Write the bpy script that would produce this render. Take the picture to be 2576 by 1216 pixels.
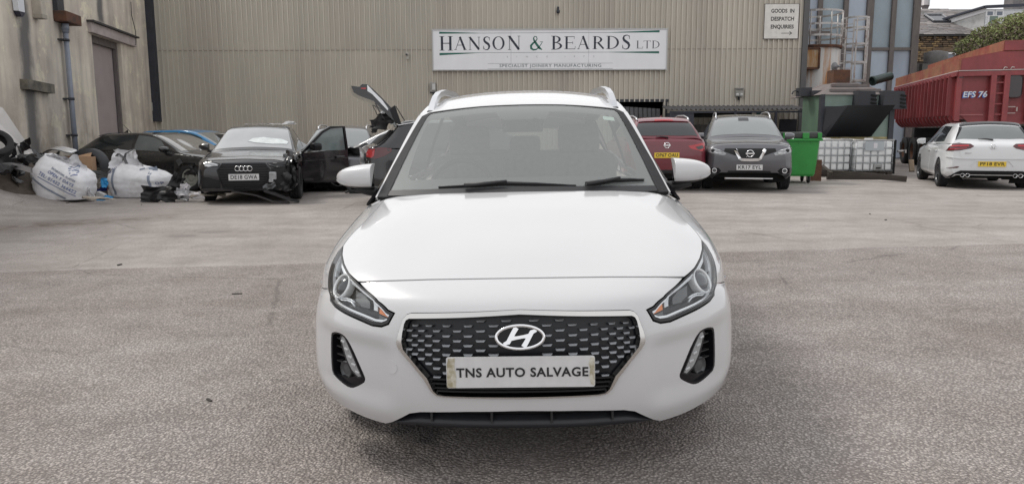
import bpy, bmesh, math, random
import numpy as np
from mathutils import Vector, Matrix, noise
from mathutils.bvhtree import BVHTree
from mathutils.geometry import delaunay_2d_cdt
random.seed(7)
R = math.radians
SC = bpy.context.scene
COL = SC.collection
for o in list(bpy.data.objects):
    bpy.data.objects.remove(o)

# ---------------------------------------------------------------- camera
CAM_H, PITCH, FPX, ROLL = 1.27, R(8.32), 1900.0, 0.0035      # FPX: focal length for a picture 2576 wide
cd = bpy.data.cameras.new('camera')
cd.sensor_width = 36.0
cd.lens = FPX / 2576 * 36
cd.clip_start, cd.clip_end = 0.05, 1500
cam = bpy.data.objects.new('camera', cd)
COL.objects.link(cam)
cam.matrix_world = Matrix.Translation((0, 0, CAM_H)) @ Matrix.Rotation(R(90) - PITCH, 4, 'X') @ Matrix.Rotation(-ROLL, 4, 'Z')
SC.camera = cam

# ---------------------------------------------------------------- daylight: bright, thinly overcast
SUN_EL, SUN_AZ = R(52), R(-58)                                # azimuth from +Y (ahead), negative = left
w = bpy.data.worlds.new('World')
SC.world = w
w.use_nodes = True
nt = w.node_tree
nt.nodes.clear()
out = nt.nodes.new('ShaderNodeOutputWorld')
bg = nt.nodes.new('ShaderNodeBackground')
bg.inputs['Strength'].default_value = 0.115
sky = nt.nodes.new('ShaderNodeTexSky')
sky.sky_type = 'NISHITA'
sky.sun_disc = False
sky.sun_elevation = SUN_EL
sky.sun_rotation = SUN_AZ
sky.altitude = 200
sky.air_density = 1.0
sky.dust_density = 4.0
hs = nt.nodes.new('ShaderNodeHueSaturation')                  # thin cloud takes the blue out of the sky
hs.inputs['Saturation'].default_value = 0.16
hs.inputs['Value'].default_value = 1.0
mixc = nt.nodes.new('ShaderNodeMixRGB')                       # cloud layer, even over the whole dome, softly broken
mixc.inputs[0].default_value = 0.85
geo = nt.nodes.new('ShaderNodeTexCoord')
ns = nt.nodes.new('ShaderNodeTexNoise')
ns.inputs['Scale'].default_value = 1.6
ns.inputs['Detail'].default_value = 6
ramp = nt.nodes.new('ShaderNodeValToRGB')
ramp.color_ramp.elements[0].position = 0.3
ramp.color_ramp.elements[0].color = (5.9, 5.98, 6.2, 1)
ramp.color_ramp.elements[1].position = 0.72
ramp.color_ramp.elements[1].color = (7.6, 7.6, 7.65, 1)
nt.links.new(geo.outputs['Generated'], ns.inputs['Vector'])
nt.links.new(ns.outputs['Fac'], ramp.inputs['Fac'])
nt.links.new(sky.outputs['Color'], hs.inputs['Color'])
nt.links.new(hs.outputs['Color'], mixc.inputs[1])
nt.links.new(ramp.outputs['Color'], mixc.inputs[2])
nt.links.new(mixc.outputs['Color'], bg.inputs['Color'])
nt.links.new(bg.outputs['Background'], out.inputs['Surface'])
sl = bpy.data.lights.new('sun', 'SUN')
sl.energy = 1.2
sl.angle = R(14)
sl.color = (1.0, 0.95, 0.88)
sun = bpy.data.objects.new('sun', sl)
COL.objects.link(sun)
sd = Vector((math.sin(SUN_AZ) * math.cos(SUN_EL), math.cos(SUN_AZ) * math.cos(SUN_EL), math.sin(SUN_EL)))
sun.rotation_euler = sd.to_track_quat('Z', 'Y').to_euler()
sun.location = sd * 60
SC.view_settings.view_transform = 'Standard'
SC.view_settings.look = 'None'
SC.view_settings.exposure = 0.5
SC.view_settings.gamma = 1.0
SC.view_settings.use_curve_mapping = False
SC.render.engine = 'CYCLES'
SC.cycles.max_bounces = 10
SC.cycles.transparent_max_bounces = 16
SC.cycles.use_denoising = True
# ---------------------------------------------------------------- places: a picture point at a given distance ahead
def ray(px, py):
    a, b = px - 1288.0, py - 608.0
    c, s = math.cos(ROLL), math.sin(ROLL)
    u, v = a * c - b * s, a * s + b * c
    x, up = u / FPX, -v / FPX
    return Vector((x, math.cos(PITCH) + up * math.sin(PITCH), -math.sin(PITCH) + up * math.cos(PITCH)))
def at(px, py, Y):
    r = ray(px, py)
    return r * (Y / r.y) + Vector((0, 0, CAM_H))
def ground_at(px, py, z=0.0):
    r = ray(px, py)
    return r * ((z - CAM_H) / r.z) + Vector((0, 0, CAM_H))
def sstep(a, b, x):
    t = min(1, max(0, (x - a) / (b - a)))
    return t * t * (3 - 2 * t)
WX0 = at(384, 200, 27.0).x
def wall_x(y):                                               # face of the old rendered building, running ahead on the left
    return WX0 + (27.0 - y) * 0.16
def gz(x, y):                                                # the lie of the yard
    z = 0.013 * max(-8, min(8, x)) * (1 - sstep(7.5, 12.5, y))
    z -= .04 * sstep(14.0, 17.0, y) * (1 - sstep(-6.2, -3.6, x))
    d = x - wall_x(y)
    z += 0.60 * (1 - sstep(.2, 2.6, d)) * sstep(10.0, 13.0, y) * (1 - sstep(15.0, 17.5, y))
    return z

# ---------------------------------------------------------------- materials
MATS = {}
def mat(name, col, rough=0.6, metal=0.0, coat=0.0, spec=0.5, var=0.0, vscale=3.0, bump=0.0, bscale=60.0, col2=None, c2scale=2.0, c2pos=(0.45, 0.65),
        stretch=(1, 1, 1), alpha=1.0, trans=0.0, ior=1.45, emit=None, rvar=0.0):
    if name in MATS:
        return MATS[name]
    m = bpy.data.materials.new(name)
    m.use_nodes = True
    n, l = m.node_tree.nodes, m.node_tree.links
    b = n['Principled BSDF']
    b.inputs['Roughness'].default_value = rough
    b.inputs['Metallic'].default_value = metal
    b.inputs['Coat Weight'].default_value = coat
    b.inputs['Coat Roughness'].default_value = 0.04
    b.inputs['Specular IOR Level'].default_value = spec
    b.inputs['Alpha'].default_value = alpha
    b.inputs['Transmission Weight'].default_value = trans
    b.inputs['IOR'].default_value = ior
    c4 = (*col, 1)
    b.inputs['Base Color'].default_value = c4
    if emit:
        b.inputs['Emission Color'].default_value = (*emit[0], 1)
        b.inputs['Emission Strength'].default_value = emit[1]
    tc = n.new('ShaderNodeTexCoord')
    mp = n.new('ShaderNodeMapping')
    mp.inputs['Scale'].default_value = stretch
    l.new(tc.outputs['Object'], mp.inputs['Vector'])
    cur = None
    if col2 is not None:
        t = n.new('ShaderNodeTexNoise'); t.inputs['Scale'].default_value = c2scale; t.inputs['Detail'].default_value = 8; t.inputs['Roughness'].default_value = 0.65
        l.new(mp.outputs['Vector'], t.inputs['Vector'])
        rp = n.new('ShaderNodeValToRGB')
        rp.color_ramp.elements[0].position, rp.color_ramp.elements[1].position = c2pos
        rp.color_ramp.elements[0].color, rp.color_ramp.elements[1].color = c4, (*col2, 1)
        l.new(t.outputs['Fac'], rp.inputs['Fac'])
        cur = rp.outputs['Color']
    if var > 0:
        t = n.new('ShaderNodeTexNoise'); t.inputs['Scale'].default_value = vscale; t.inputs['Detail'].default_value = 6; t.inputs['Roughness'].default_value = 0.6
        l.new(mp.outputs['Vector'], t.inputs['Vector'])
        mr = n.new('ShaderNodeMapRange')
        mr.inputs['From Min'].default_value, mr.inputs['From Max'].default_value = 0.3, 0.7
        mr.inputs['To Min'].default_value, mr.inputs['To Max'].default_value = 1 - var, 1 + var
        l.new(t.outputs['Fac'], mr.inputs['Value'])
        mx = n.new('ShaderNodeVectorMath'); mx.operation = 'SCALE'
        if cur is None:
            mx.inputs[0].default_value = col
        else:
            l.new(cur, mx.inputs[0])
        l.new(mr.outputs['Result'], mx.inputs['Scale'])
        cur = mx.outputs['Vector']
        if rvar:
            m2 = n.new('ShaderNodeMapRange')
            m2.inputs['From Min'].default_value, m2.inputs['From Max'].default_value = 0.3, 0.7
            m2.inputs['To Min'].default_value, m2.inputs['To Max'].default_value = rough + rvar, max(0.02, rough - rvar)
            l.new(t.outputs['Fac'], m2.inputs['Value'])
            l.new(m2.outputs['Result'], b.inputs['Roughness'])
    if cur is not None:
        l.new(cur, b.inputs['Base Color'])
    if bump > 0:
        t = n.new('ShaderNodeTexNoise'); t.inputs['Scale'].default_value = bscale; t.inputs['Detail'].default_value = 5
        l.new(mp.outputs['Vector'], t.inputs['Vector'])
        bp = n.new('ShaderNodeBump'); bp.inputs['Strength'].default_value = bump; bp.inputs['Distance'].default_value = 0.02
        l.new(t.outputs['Fac'], bp.inputs['Height'])
        l.new(bp.outputs['Normal'], b.inputs['Normal'])
    MATS[name] = m
    return m
def clear_glass(name, tint, refl_rough=0.01, mix=0.0):
    """thin window glass: mostly transparent with real Fresnel reflection; mix adds an even grey film, painted haze of reflected sky over dust"""
    if name in MATS:
        return MATS[name]
    m = bpy.data.materials.new(name); m.use_nodes = True
    n, l = m.node_tree.nodes, m.node_tree.links
    n.clear()
    o = n.new('ShaderNodeOutputMaterial'); tr = n.new('ShaderNodeBsdfTransparent'); gl = n.new('ShaderNodeBsdfGlossy')
    tr.inputs['Color'].default_value = (*tint, 1); gl.inputs['Roughness'].default_value = refl_rough
    fr = n.new('ShaderNodeFresnel'); fr.inputs['IOR'].default_value = 1.62
    mx = n.new('ShaderNodeMixShader')
    ge = n.new('ShaderNodeNewGeometry'); iv = n.new('ShaderNodeMath'); iv.operation = 'SUBTRACT'; iv.inputs[0].default_value = 1.0; l.new(ge.outputs['Backfacing'], iv.inputs[1])
    fm = n.new('ShaderNodeMath'); fm.operation = 'MULTIPLY'; l.new(fr.outputs['Fac'], fm.inputs[0]); l.new(iv.outputs[0], fm.inputs[1])
    l.new(fm.outputs[0], mx.inputs[0]); l.new(tr.outputs['BSDF'], mx.inputs[1]); l.new(gl.outputs['BSDF'], mx.inputs[2])
    last = mx
    if mix > 0:
        df = n.new('ShaderNodeBsdfDiffuse'); df.inputs['Color'].default_value = (0.55, 0.57, 0.56, 1)
        m2 = n.new('ShaderNodeMixShader'); m2.inputs[0].default_value = mix
        l.new(mx.outputs['Shader'], m2.inputs[1]); l.new(df.outputs['BSDF'], m2.inputs[2]); last = m2
    l.new(last.outputs['Shader'], o.inputs['Surface'])
    MATS[name] = m
    return m

# ---------------------------------------------------------------- objects
def tag(o, label=None, cat=None, group=None, kind=None):
    if label: o['label'] = label
    if cat: o['category'] = cat
    if group: o['group'] = group
    if kind: o['kind'] = kind
    return o
def thing(name, label, cat, loc=(0, 0, 0), rotz=0.0, group=None, rot=None):
    o = bpy.data.objects.new(name, None)
    COL.objects.link(o)
    o.empty_display_size = 0.2
    o.location = loc
    o.rotation_euler = rot if rot else (0, 0, rotz)
    return tag(o, label, cat, group)
def link_mesh(name, me, parent=None, loc=None, rot=None, scale=None):
    o = bpy.data.objects.new(name, me)
    COL.objects.link(o)
    if parent is not None: o.parent = parent
    if loc is not None: o.location = loc
    if rot is not None: o.rotation_euler = rot
    if scale is not None: o.scale = scale
    return o
class MB:
    """collects faces, then links them as one mesh object"""
    def __init__(s): s.v, s.f, s.sm = [], [], []
    def add(s, vs, fs, smooth=False):
        b = len(s.v)
        s.v += [tuple(p) for p in vs]
        s.f += [tuple(i + b for i in f) for f in fs]
        s.sm += [smooth] * len(fs)
        return s
    def quad(s, a, b, c, d): return s.add([a, b, c, d], [(0, 1, 2, 3)])
    def box(s, c, sz, rz=0.0, m=None):
        x, y, z = sz[0] / 2, sz[1] / 2, sz[2] / 2
        P = [Vector((i * x, j * y, k * z)) for k in (-1, 1) for j in (-1, 1) for i in (-1, 1)]
        if m is None: m = Matrix.Rotation(rz, 3, 'Z')
        P = [m @ p + Vector(c) for p in P]
        return s.add(P, [(0, 2, 3, 1), (4, 5, 7, 6), (0, 1, 5, 4), (2, 6, 7, 3), (0, 4, 6, 2), (1, 3, 7, 5)])
    def bbox(s, c, sz, bev=0.01, m=None):
        """box with chamfered edges"""
        bm = bmesh.new(); bmesh.ops.create_cube(bm, size=1)
        bmesh.ops.scale(bm, vec=sz, verts=bm.verts)
        bmesh.ops.bevel(bm, geom=bm.edges[:], offset=min(bev, 0.45 * min(sz)), segments=2, profile=0.6, affect='EDGES')
        bm.verts.index_update()
        vs = [(m @ v.co if m is not None else v.co) + Vector(c) for v in bm.verts]
        s.add(vs, [[v.index for v in f.verts] for f in bm.faces])
        bm.free(); return s
    def tube(s, a, b, r, r2=None, n=8, cap=True, smooth=True):
        a, b = Vector(a), Vector(b); r2 = r if r2 is None else r2
        d = (b - a); q = d.to_track_quat('Z', 'Y')
        vs = []
        for p, rr in ((a, r), (b, r2)):
            vs += [p + q @ Vector((rr * math.cos(2 * math.pi * i / n), rr * math.sin(2 * math.pi * i / n), 0)) for i in range(n)]
        s.add(vs, [(i, (i + 1) % n, n + (i + 1) % n, n + i) for i in range(n)], smooth)
        if cap: s.add(vs[:n][::-1], [tuple(range(n))]); s.add(vs[n:], [tuple(range(n))])
        return s
    def path(s, pts, r, n=8, closed=False, smooth=True, sq=None):
        """tube (or flat bar: sq=(a,b)) along a polyline"""
        pts = [Vector(p) for p in pts]; N = len(pts); rings = []
        up = Vector((0, 0, 1))
        for i, p in enumerate(pts):
            if closed: t = pts[(i + 1) % N] - pts[i - 1]
            else: t = pts[min(N - 1, i + 1)] - pts[max(0, i - 1)]
            t.normalize()
            x = t.cross(up)
            if x.length < 1e-3: x = t.cross(Vector((0, 1, 0)))
            x.normalize(); y = x.cross(t)
            rr = r[i] if isinstance(r, (list, tuple)) else r
            if sq: rings.append([p + x * a * sq[0] + y * b * sq[1] for a, b in ((-.5, -.5), (.5, -.5), (.5, .5), (-.5, .5))])
            else: rings.append([p + (x * math.cos(2 * math.pi * k / n) + y * math.sin(2 * math.pi * k / n)) * rr for k in range(n)])
        m = len(rings[0]); vs = [q for g in rings for q in g]; fs = []
        for i in range(N if closed else N - 1):
            j = (i + 1) % N
            fs += [(i * m + k, i * m + (k + 1) % m, j * m + (k + 1) % m, j * m + k) for k in range(m)]
        s.add(vs, fs, smooth and not sq)
        if not closed: s.add(rings[0][::-1], [tuple(range(m))]); s.add(rings[-1], [tuple(range(m))])
        return s
    def lathe(s, prof, n=24, axis='Z', c=(0, 0, 0), smooth=True, closed=False):
        """prof: (radius, height) list"""
        vs = []
        for i in range(n):
            a = 2 * math.pi * i / n
            for r, h in prof:
                p = (r * math.cos(a), r * math.sin(a), h)
                if axis == 'X': p = (h, r * math.cos(a), r * math.sin(a))
                if axis == 'Y': p = (r * math.cos(a), h, r * math.sin(a))
                vs.append(Vector(p) + Vector(c))
        m = len(prof); fs = []
        for i in range(n):
            j = (i + 1) % n
            for k in range(m if closed else m - 1):
                k2 = (k + 1) % m
                fs.append((i * m + k, j * m + k, j * m + k2, i * m + k2))
        return s.add(vs, fs, smooth)
    def prism(s, poly, d, o=(0, 0, 0), ax='XZ', smooth=False):
        """2D outline pushed d along the third axis"""
        def P(a, b, t):
            if ax == 'XZ': q = (a, t, b)
            elif ax == 'YZ': q = (t, a, b)
            else: q = (a, b, t)
            return Vector(q) + Vector(o)
        n = len(poly)
        s.add([P(a, b, 0) for a, b in poly], [tuple(range(n))])
        s.add([P(a, b, d) for a, b in poly], [tuple(range(n))[::-1]])
        s.add([P(a, b, 0) for a, b in poly] + [P(a, b, d) for a, b in poly], [(i, i + n, (i + 1) % n + n, (i + 1) % n) for i in range(n)], smooth)
        return s
    def grid(s, P, smooth=True, closed_u=False):
        """P: rows of points"""
        nv, nu = len(P), len(P[0]); fs = []
        for j in range(nv - 1):
            for i in range(nu if closed_u else nu - 1):
                i2 = (i + 1) % nu
                fs.append((j * nu + i, j * nu + i2, (j + 1) * nu + i2, (j + 1) * nu + i))
        return s.add([p for r in P for p in r], fs, smooth)
    def mesh(s, name, mats):
        me = bpy.data.meshes.new(name)
        me.from_pydata(s.v, [], s.f)
        for m in (mats if isinstance(mats, (list, tuple)) else [mats]): me.materials.append(m)
        me.polygons.foreach_set('use_smooth', s.sm)
        bm = bmesh.new(); bm.from_mesh(me)
        bmesh.ops.remove_doubles(bm, verts=bm.verts, dist=1e-6)
        bmesh.ops.recalc_face_normals(bm, faces=bm.faces)
        bm.to_mesh(me); bm.free()
        me.update()
        return me
    def build(s, name, m, parent=None, loc=None, rot=None):
        return link_mesh(name, s.mesh(name, m), parent, loc, rot)
def raw_mesh(name, vs, fs, m, smooth=True):
    me = bpy.data.meshes.new(name); me.from_pydata([tuple(v) for v in vs], [], [tuple(f) for f in fs])
    me.materials.append(m)
    if smooth is True or smooth is False: me.polygons.foreach_set('use_smooth', [smooth] * len(fs))
    else: me.polygons.foreach_set('use_smooth', smooth)
    me.update(); return me
def copy_tree(o, parent=None):
    c = o.copy(); COL.objects.link(c)
    if parent is not None: c.parent = parent
    for ch in list(o.children): copy_tree(ch, c)
    return c
def text_mesh(txt, size, m, depth=0.002, bold=0.0, spacing=1.0, align='CENTER', shear=0.0):
    cu = bpy.data.curves.new('lettering', 'FONT'); cu.body = txt; cu.size = size; cu.extrude = depth; cu.offset = bold
    cu.space_character = spacing; cu.align_x = align; cu.align_y = 'CENTER'; cu.resolution_u = 3; cu.shear = shear
    o = bpy.data.objects.new('lettering', cu); COL.objects.link(o)
    me = bpy.data.meshes.new_from_object(o.evaluated_get(bpy.context.evaluated_depsgraph_get()))
    bpy.data.objects.remove(o); bpy.data.curves.remove(cu)
    me.materials.clear(); me.materials.append(m); me.name = 'lettering'
    return me

# ---------------------------------------------------------------- smooth surfaces through a net of points
def natural_op(k):
    n = len(k); h = np.diff(k); A = np.zeros((n, n)); B = np.zeros((n, n)); A[0, 0] = A[-1, -1] = 1
    for i in range(1, n - 1):
        A[i, i - 1] = h[i - 1]; A[i, i] = 2 * (h[i - 1] + h[i]); A[i, i + 1] = h[i]
        B[i, i - 1] = 6 / h[i - 1]; B[i, i] = -6 / h[i - 1] - 6 / h[i]; B[i, i + 1] = 6 / h[i]
    return np.linalg.solve(A, B)
def sp_weights(k, M, t):
    t = np.clip(np.atleast_1d(np.asarray(t, float)), k[0], k[-1])
    i = np.clip(np.searchsorted(k, t, side='right') - 1, 0, len(k) - 2)
    h = k[i + 1] - k[i]; a = (k[i + 1] - t) / h; b = 1 - a
    W = np.zeros((len(t), len(k))); r = np.arange(len(t))
    W[r, i] += a; W[r, i + 1] += b
    W += ((a ** 3 - a) * h * h / 6)[:, None] * M[i] + ((b ** 3 - b) * h * h / 6)[:, None] * M[i + 1]
    return W
class Net:
    def __init__(s, ku, kv, C, soft=1.0):
        s.ku, s.kv, s.C = np.array(ku, float), np.array(kv, float), np.array(C, float)
        s.Mu, s.Mv = natural_op(s.ku) * soft, natural_op(s.kv) * soft
    def ev(s, u, v):
        return np.einsum('ni,ijk,nj->nk', sp_weights(s.kv, s.Mv, v), s.C, sp_weights(s.ku, s.Mu, u))
    def nrm(s, u, v):
        e = 2e-3
        u, v = np.atleast_1d(u), np.atleast_1d(v)
        cu, cv = np.clip(u, s.ku[0] + e, s.ku[-1] - e), np.clip(v, s.kv[0] + e, s.kv[-1] - e)
        n = np.cross(s.ev(cu + e, cv) - s.ev(cu - e, cv), s.ev(cu, cv + e) - s.ev(cu, cv - e))
        return n / (np.linalg.norm(n, axis=1, keepdims=True) + 1e-12)
def mirror_net(ku, rows):
    ku, A = np.array(ku, float), np.array(rows, float)
    L = A[:, :0:-1].copy(); L[..., 0] *= -1
    return np.concatenate([-ku[:0:-1], ku]), np.concatenate([L, A], 1)
def inside(P, poly):
    x, y = P[:, 0], P[:, 1]; c = np.zeros(len(P), bool); n = len(poly)
    for i in range(n):
        x1, y1 = poly[i]; x2, y2 = poly[i - 1]
        with np.errstate(divide='ignore', invalid='ignore'):
            c ^= ((y1 > y) != (y2 > y)) & (x < (x2 - x1) * (y - y1) / (y2 - y1 + 1e-15) + x1)
    return c
def densify(poly, step, closed=True):
    out = []; n = len(poly)
    for i in range(n if closed else n - 1):
        a, b = np.array(poly[i], float), np.array(poly[(i + 1) % n], float)
        k = max(1, int(math.ceil(np.linalg.norm(b - a) / step)))
        out += [tuple(a + (b - a) * j / k) for j in range(k)]
    if not closed: out.append(tuple(poly[-1]))
    return out
def smooth_poly(poly, it=2, keep=()):
    """round an outline by corner cutting; keep = indices left sharp"""
    P = [(np.array(p, float), i in keep) for i, p in enumerate(poly)]
    for _ in range(it):
        Q = []; n = len(P)
        for i in range(n):
            (a, sa), (b, sb) = P[i], P[(i + 1) % n]
            if sa: Q.append((a, True))
            Q.append((a * .75 + b * .25, False) if not sa else (a * .6 + b * .4, False))
            Q.append((a * .25 + b * .75, False) if not sb else (a * .4 + b * .6, False))
        P = Q
    return [tuple(p) for p, _ in P]
def tri2d(poly, holes, step, su=1.0, sv=1.0):
    S = np.array([su, sv])
    rings = [densify([tuple(np.array(p) * S) for p in r], step) for r in [poly] + list(holes)]
    V, E = [], []
    for r in rings:
        b = len(V); V += r; E += [(b + i, b + (i + 1) % len(r)) for i in range(len(r))]
    A = np.array(rings[0]); lo, hi = A.min(0), A.max(0)
    gx, gy = np.arange(lo[0], hi[0], step), np.arange(lo[1], hi[1], step * 0.87)
    G = np.array([(x + (step / 2 if j % 2 else 0), y) for j, y in enumerate(gy) for x in gx]) if len(gx) and len(gy) else np.zeros((0, 2))
    if len(G):
        ok = inside(G, rings[0])
        for h in rings[1:]: ok &= ~inside(G, h)
        G = G[ok]
        if len(G):
            D = np.full(len(G), 1e9)
            for r in rings:
                Q = np.array(r); Q2 = np.roll(Q, -1, 0)
                for a, b in zip(Q, Q2):
                    d = b - a; t = np.clip(((G - a) @ d) / (d @ d + 1e-15), 0, 1)
                    D = np.minimum(D, np.linalg.norm(G - a - t[:, None] * d, axis=1))
            G = G[D > step * 0.45]
    allv = [Vector(p) for p in V] + [Vector(p) for p in G]
    vs, es, fs, ov, oe, of = delaunay_2d_cdt(allv, E, [], 1, 1e-6)
    vs = np.array([(v.x, v.y) for v in vs]); keep = []
    if len(fs):
        c = np.array([vs[list(f)].mean(0) for f in fs])
        ok = inside(c, rings[0])
        for h in rings[1:]: ok &= ~inside(c, h)
        keep = [tuple(f) for f, k in zip(fs, ok) if k]
    return vs / S, keep
def panel(name, poly, mapf, m, parent=None, holes=(), step=0.03, su=1.0, sv=1.0, lift=0.0, thick=0.006, out=None):
    """trimmed sheet on a surface: mapf(uv array) -> (points, unit normals); edges turned in by thick so that gaps and rims have depth"""
    uv, F = tri2d(poly, holes, step, su, sv)
    P, N = mapf(uv)
    if out is not None:
        flip = np.sign((N @ np.array(out, float)).sum())
        N = N * (flip if flip else 1)
    P = P + N * lift
    vs = [tuple(p) for p in P]; sm = []
    fs = []
    for f in F:
        a, b, c = P[f[0]], P[f[1]], P[f[2]]
        if np.cross(b - a, c - a) @ (N[f[0]] + N[f[1]] + N[f[2]]) < 0: f = f[::-1]
        fs.append(f); sm.append(True)
    if thick:
        cnt = {}
        for f in fs:
            for i in range(3): cnt[(f[i], f[(i + 1) % 3])] = 1
        for (a, b) in list(cnt):
            if (b, a) not in cnt:
                k = len(vs)
                vs += [tuple(P[a]), tuple(P[b]), tuple(P[b] - N[b] * thick), tuple(P[a] - N[a] * thick)]
                fs.append((k + 1, k, k + 3, k + 2)); sm.append(False)
    me = raw_mesh(name, vs, fs, m, sm)
    return link_mesh(name, me, parent)
def net_map(net, out=(0, -1, 0.3)):
    o = np.array(out, float)
    def f(uv):
        P, N = net.ev(uv[:, 0], uv[:, 1]), net.nrm(uv[:, 0], uv[:, 1])
        if (N @ o).sum() < 0: N = -N
        return P, N
    return f
def cast_map(bvh, axis, sign, far=8.0):
    """outline given in the plane across an axis, laid on a body by casting along that axis. axis 1: (x,z) along y; axis 0: (y,z) along x; axis 2: (x,y) along z"""
    d = [0, 0, 0]; d[axis] = sign; d = Vector(d)
    def f(uv):
        P, N = [], []
        for a, b in uv:
            o = {0: (0, a, b), 1: (a, 0, b), 2: (a, b, 0)}[axis]; o = Vector(o); o[axis] = -sign * far
            h = bvh.ray_cast(o, d)
            if h[0] is None:
                k = bvh.find_nearest(Vector({0: (0.5 * -sign, a, b), 1: (a, 0, b), 2: (a, b, 1)}[axis])); P.append(tuple(k[0])); N.append(tuple(-d))
            else:
                n = h[1] if h[1].dot(d) < 0 else -h[1]
                P.append(tuple(h[0])); N.append(tuple(n))
        return np.array(P), np.array(N)
    return f
def plane_map(o, ex, ey, n):
    o, ex, ey, n = (np.array(v, float) for v in (o, ex, ey, n))
    return lambda uv: (o + uv[:, :1] * ex + uv[:, 1:] * ey, np.repeat(n[None], len(uv), 0))
def ell(cx, cy, rx, ry, n=20, a0=0.0):
    return [(cx + rx * math.cos(a0 + 2 * math.pi * i / n), cy + ry * math.sin(a0 + 2 * math.pi * i / n)) for i in range(n)]
def rrect(x0, y0, x1, y1, r, n=4):
    o = []
    for cx, cy, a in ((x1 - r, y1 - r, 0), (x0 + r, y1 - r, 90), (x0 + r, y0 + r, 180), (x1 - r, y0 + r, 270)):
        o += [(cx + r * math.cos(R(a + 90 * k / n)), cy + r * math.sin(R(a + 90 * k / n))) for k in range(n + 1)]
    return o
# ================================================================ the ground
def asphalt(name, dark, light, stone, bump, dirt, dirt2, scale2, soil=False, blobs=()):
    m = bpy.data.materials.new(name); m.use_nodes = True
    n, l = m.node_tree.nodes, m.node_tree.links; b = n['Principled BSDF']
    b.inputs['Roughness'].default_value = 0.88; b.inputs['Specular IOR Level'].default_value = 0.3
    tc = n.new('ShaderNodeTexCoord'); P = tc.outputs['Object']
    v = n.new('ShaderNodeTexVoronoi'); v.inputs['Scale'].default_value = stone; v.inputs['Randomness'].default_value = 1.0; l.new(P, v.inputs['Vector'])
    sep = n.new('ShaderNodeSeparateColor'); l.new(v.outputs['Color'], sep.inputs[0])
    r = n.new('ShaderNodeValToRGB'); e = r.color_ramp.elements
    e[0].position, e[1].position = 0.0, 1.0; e[0].color, e[1].color = (*dark, 1), (*light, 1)
    k = r.color_ramp.elements.new(0.55); k.color = (*[a * .55 + c * .45 for a, c in zip(dark, light)], 1)
    k = r.color_ramp.elements.new(0.85); k.color = (*[a * .35 + c * .65 for a, c in zip(dark, light)], 1)
    l.new(sep.outputs[0], r.inputs['Fac'])
    # binder between the stones
    ed = n.new('ShaderNodeMapRange'); ed.inputs['From Min'].default_value, ed.inputs['From Max'].default_value = 0.35, 0.62
    l.new(v.outputs['Distance'], ed.inputs['Value'])
    mx = n.new('ShaderNodeMixRGB'); mx.inputs[2].default_value = (*[c * .8 for c in dark], 1); l.new(ed.outputs['Result'], mx.inputs[0]); l.new(r.outputs['Color'], mx.inputs[1])
    # large stains
    t = n.new('ShaderNodeTexNoise'); t.inputs['Scale'].default_value = scale2; t.inputs['Detail'].default_value = 9; t.inputs['Roughness'].default_value = .62; l.new(P, t.inputs['Vector'])
    r2 = n.new('ShaderNodeValToRGB'); e = r2.color_ramp.elements; e[0].position, e[1].position = .30, .70; e[0].color, e[1].color = (*dirt, 1), (*dirt2, 1); l.new(t.outputs['Fac'], r2.inputs['Fac'])
    m2 = n.new('ShaderNodeMixRGB'); m2.blend_type = 'MULTIPLY'; m2.inputs[0].default_value = 1.0; l.new(mx.outputs['Color'], m2.inputs[1]); l.new(r2.outputs['Color'], m2.inputs[2])
    # long tyre and weather streaks
    mp = n.new('ShaderNodeMapping'); mp.inputs['Scale'].default_value = (.35, 1.6, 1); mp.inputs['Rotation'].default_value = (0, 0, .25); l.new(P, mp.inputs['Vector'])
    t3 = n.new('ShaderNodeTexNoise'); t3.inputs['Scale'].default_value = 1.1; t3.inputs['Detail'].default_value = 7; l.new(mp.outputs['Vector'], t3.inputs['Vector'])
    r3 = n.new('ShaderNodeValToRGB'); e = r3.color_ramp.elements; e[0].position, e[1].position = .34, .60; e[0].color, e[1].color = (.88, .87, .865, 1), (1.03, 1.03, 1.03, 1); l.new(t3.outputs['Fac'], r3.inputs['Fac'])
    m3 = n.new('ShaderNodeMixRGB'); m3.blend_type = 'MULTIPLY'; m3.inputs[0].default_value = 1.0; l.new(m2.outputs['Color'], m3.inputs[1]); l.new(r3.outputs['Color'], m3.inputs[2])
    # fine grit
    t4 = n.new('ShaderNodeTexNoise'); t4.inputs['Scale'].default_value = 160; t4.inputs['Detail'].default_value = 3; l.new(P, t4.inputs['Vector'])
    mr = n.new('ShaderNodeMapRange'); mr.inputs['To Min'].default_value, mr.inputs['To Max'].default_value = .82, 1.18; l.new(t4.outputs['Fac'], mr.inputs['Value'])
    sc = n.new('ShaderNodeVectorMath'); sc.operation = 'SCALE'; l.new(m3.outputs['Color'], sc.inputs[0]); l.new(mr.outputs['Result'], sc.inputs['Scale'])
    # worn pale patches and hairline cracks
    t5 = n.new('ShaderNodeTexNoise'); t5.inputs['Scale'].default_value = 2.3; t5.inputs['Detail'].default_value = 10; t5.inputs['Roughness'].default_value = .75; l.new(P, t5.inputs['Vector'])
    r5 = n.new('ShaderNodeValToRGB'); e = r5.color_ramp.elements; e[0].position, e[1].position = .36, .64; e[0].color, e[1].color = (.86, .85, .84, 1), (1.10, 1.10, 1.10, 1); l.new(t5.outputs['Fac'], r5.inputs['Fac'])
    m5 = n.new('ShaderNodeMixRGB'); m5.blend_type = 'MULTIPLY'; m5.inputs[0].default_value = 1.0; l.new(sc.outputs['Vector'], m5.inputs[1]); l.new(r5.outputs['Color'], m5.inputs[2])
    wp = n.new('ShaderNodeMixRGB'); wp.inputs[0].default_value = .12; l.new(P, wp.inputs[1]); l.new(t5.outputs['Color'], wp.inputs[2])
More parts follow.
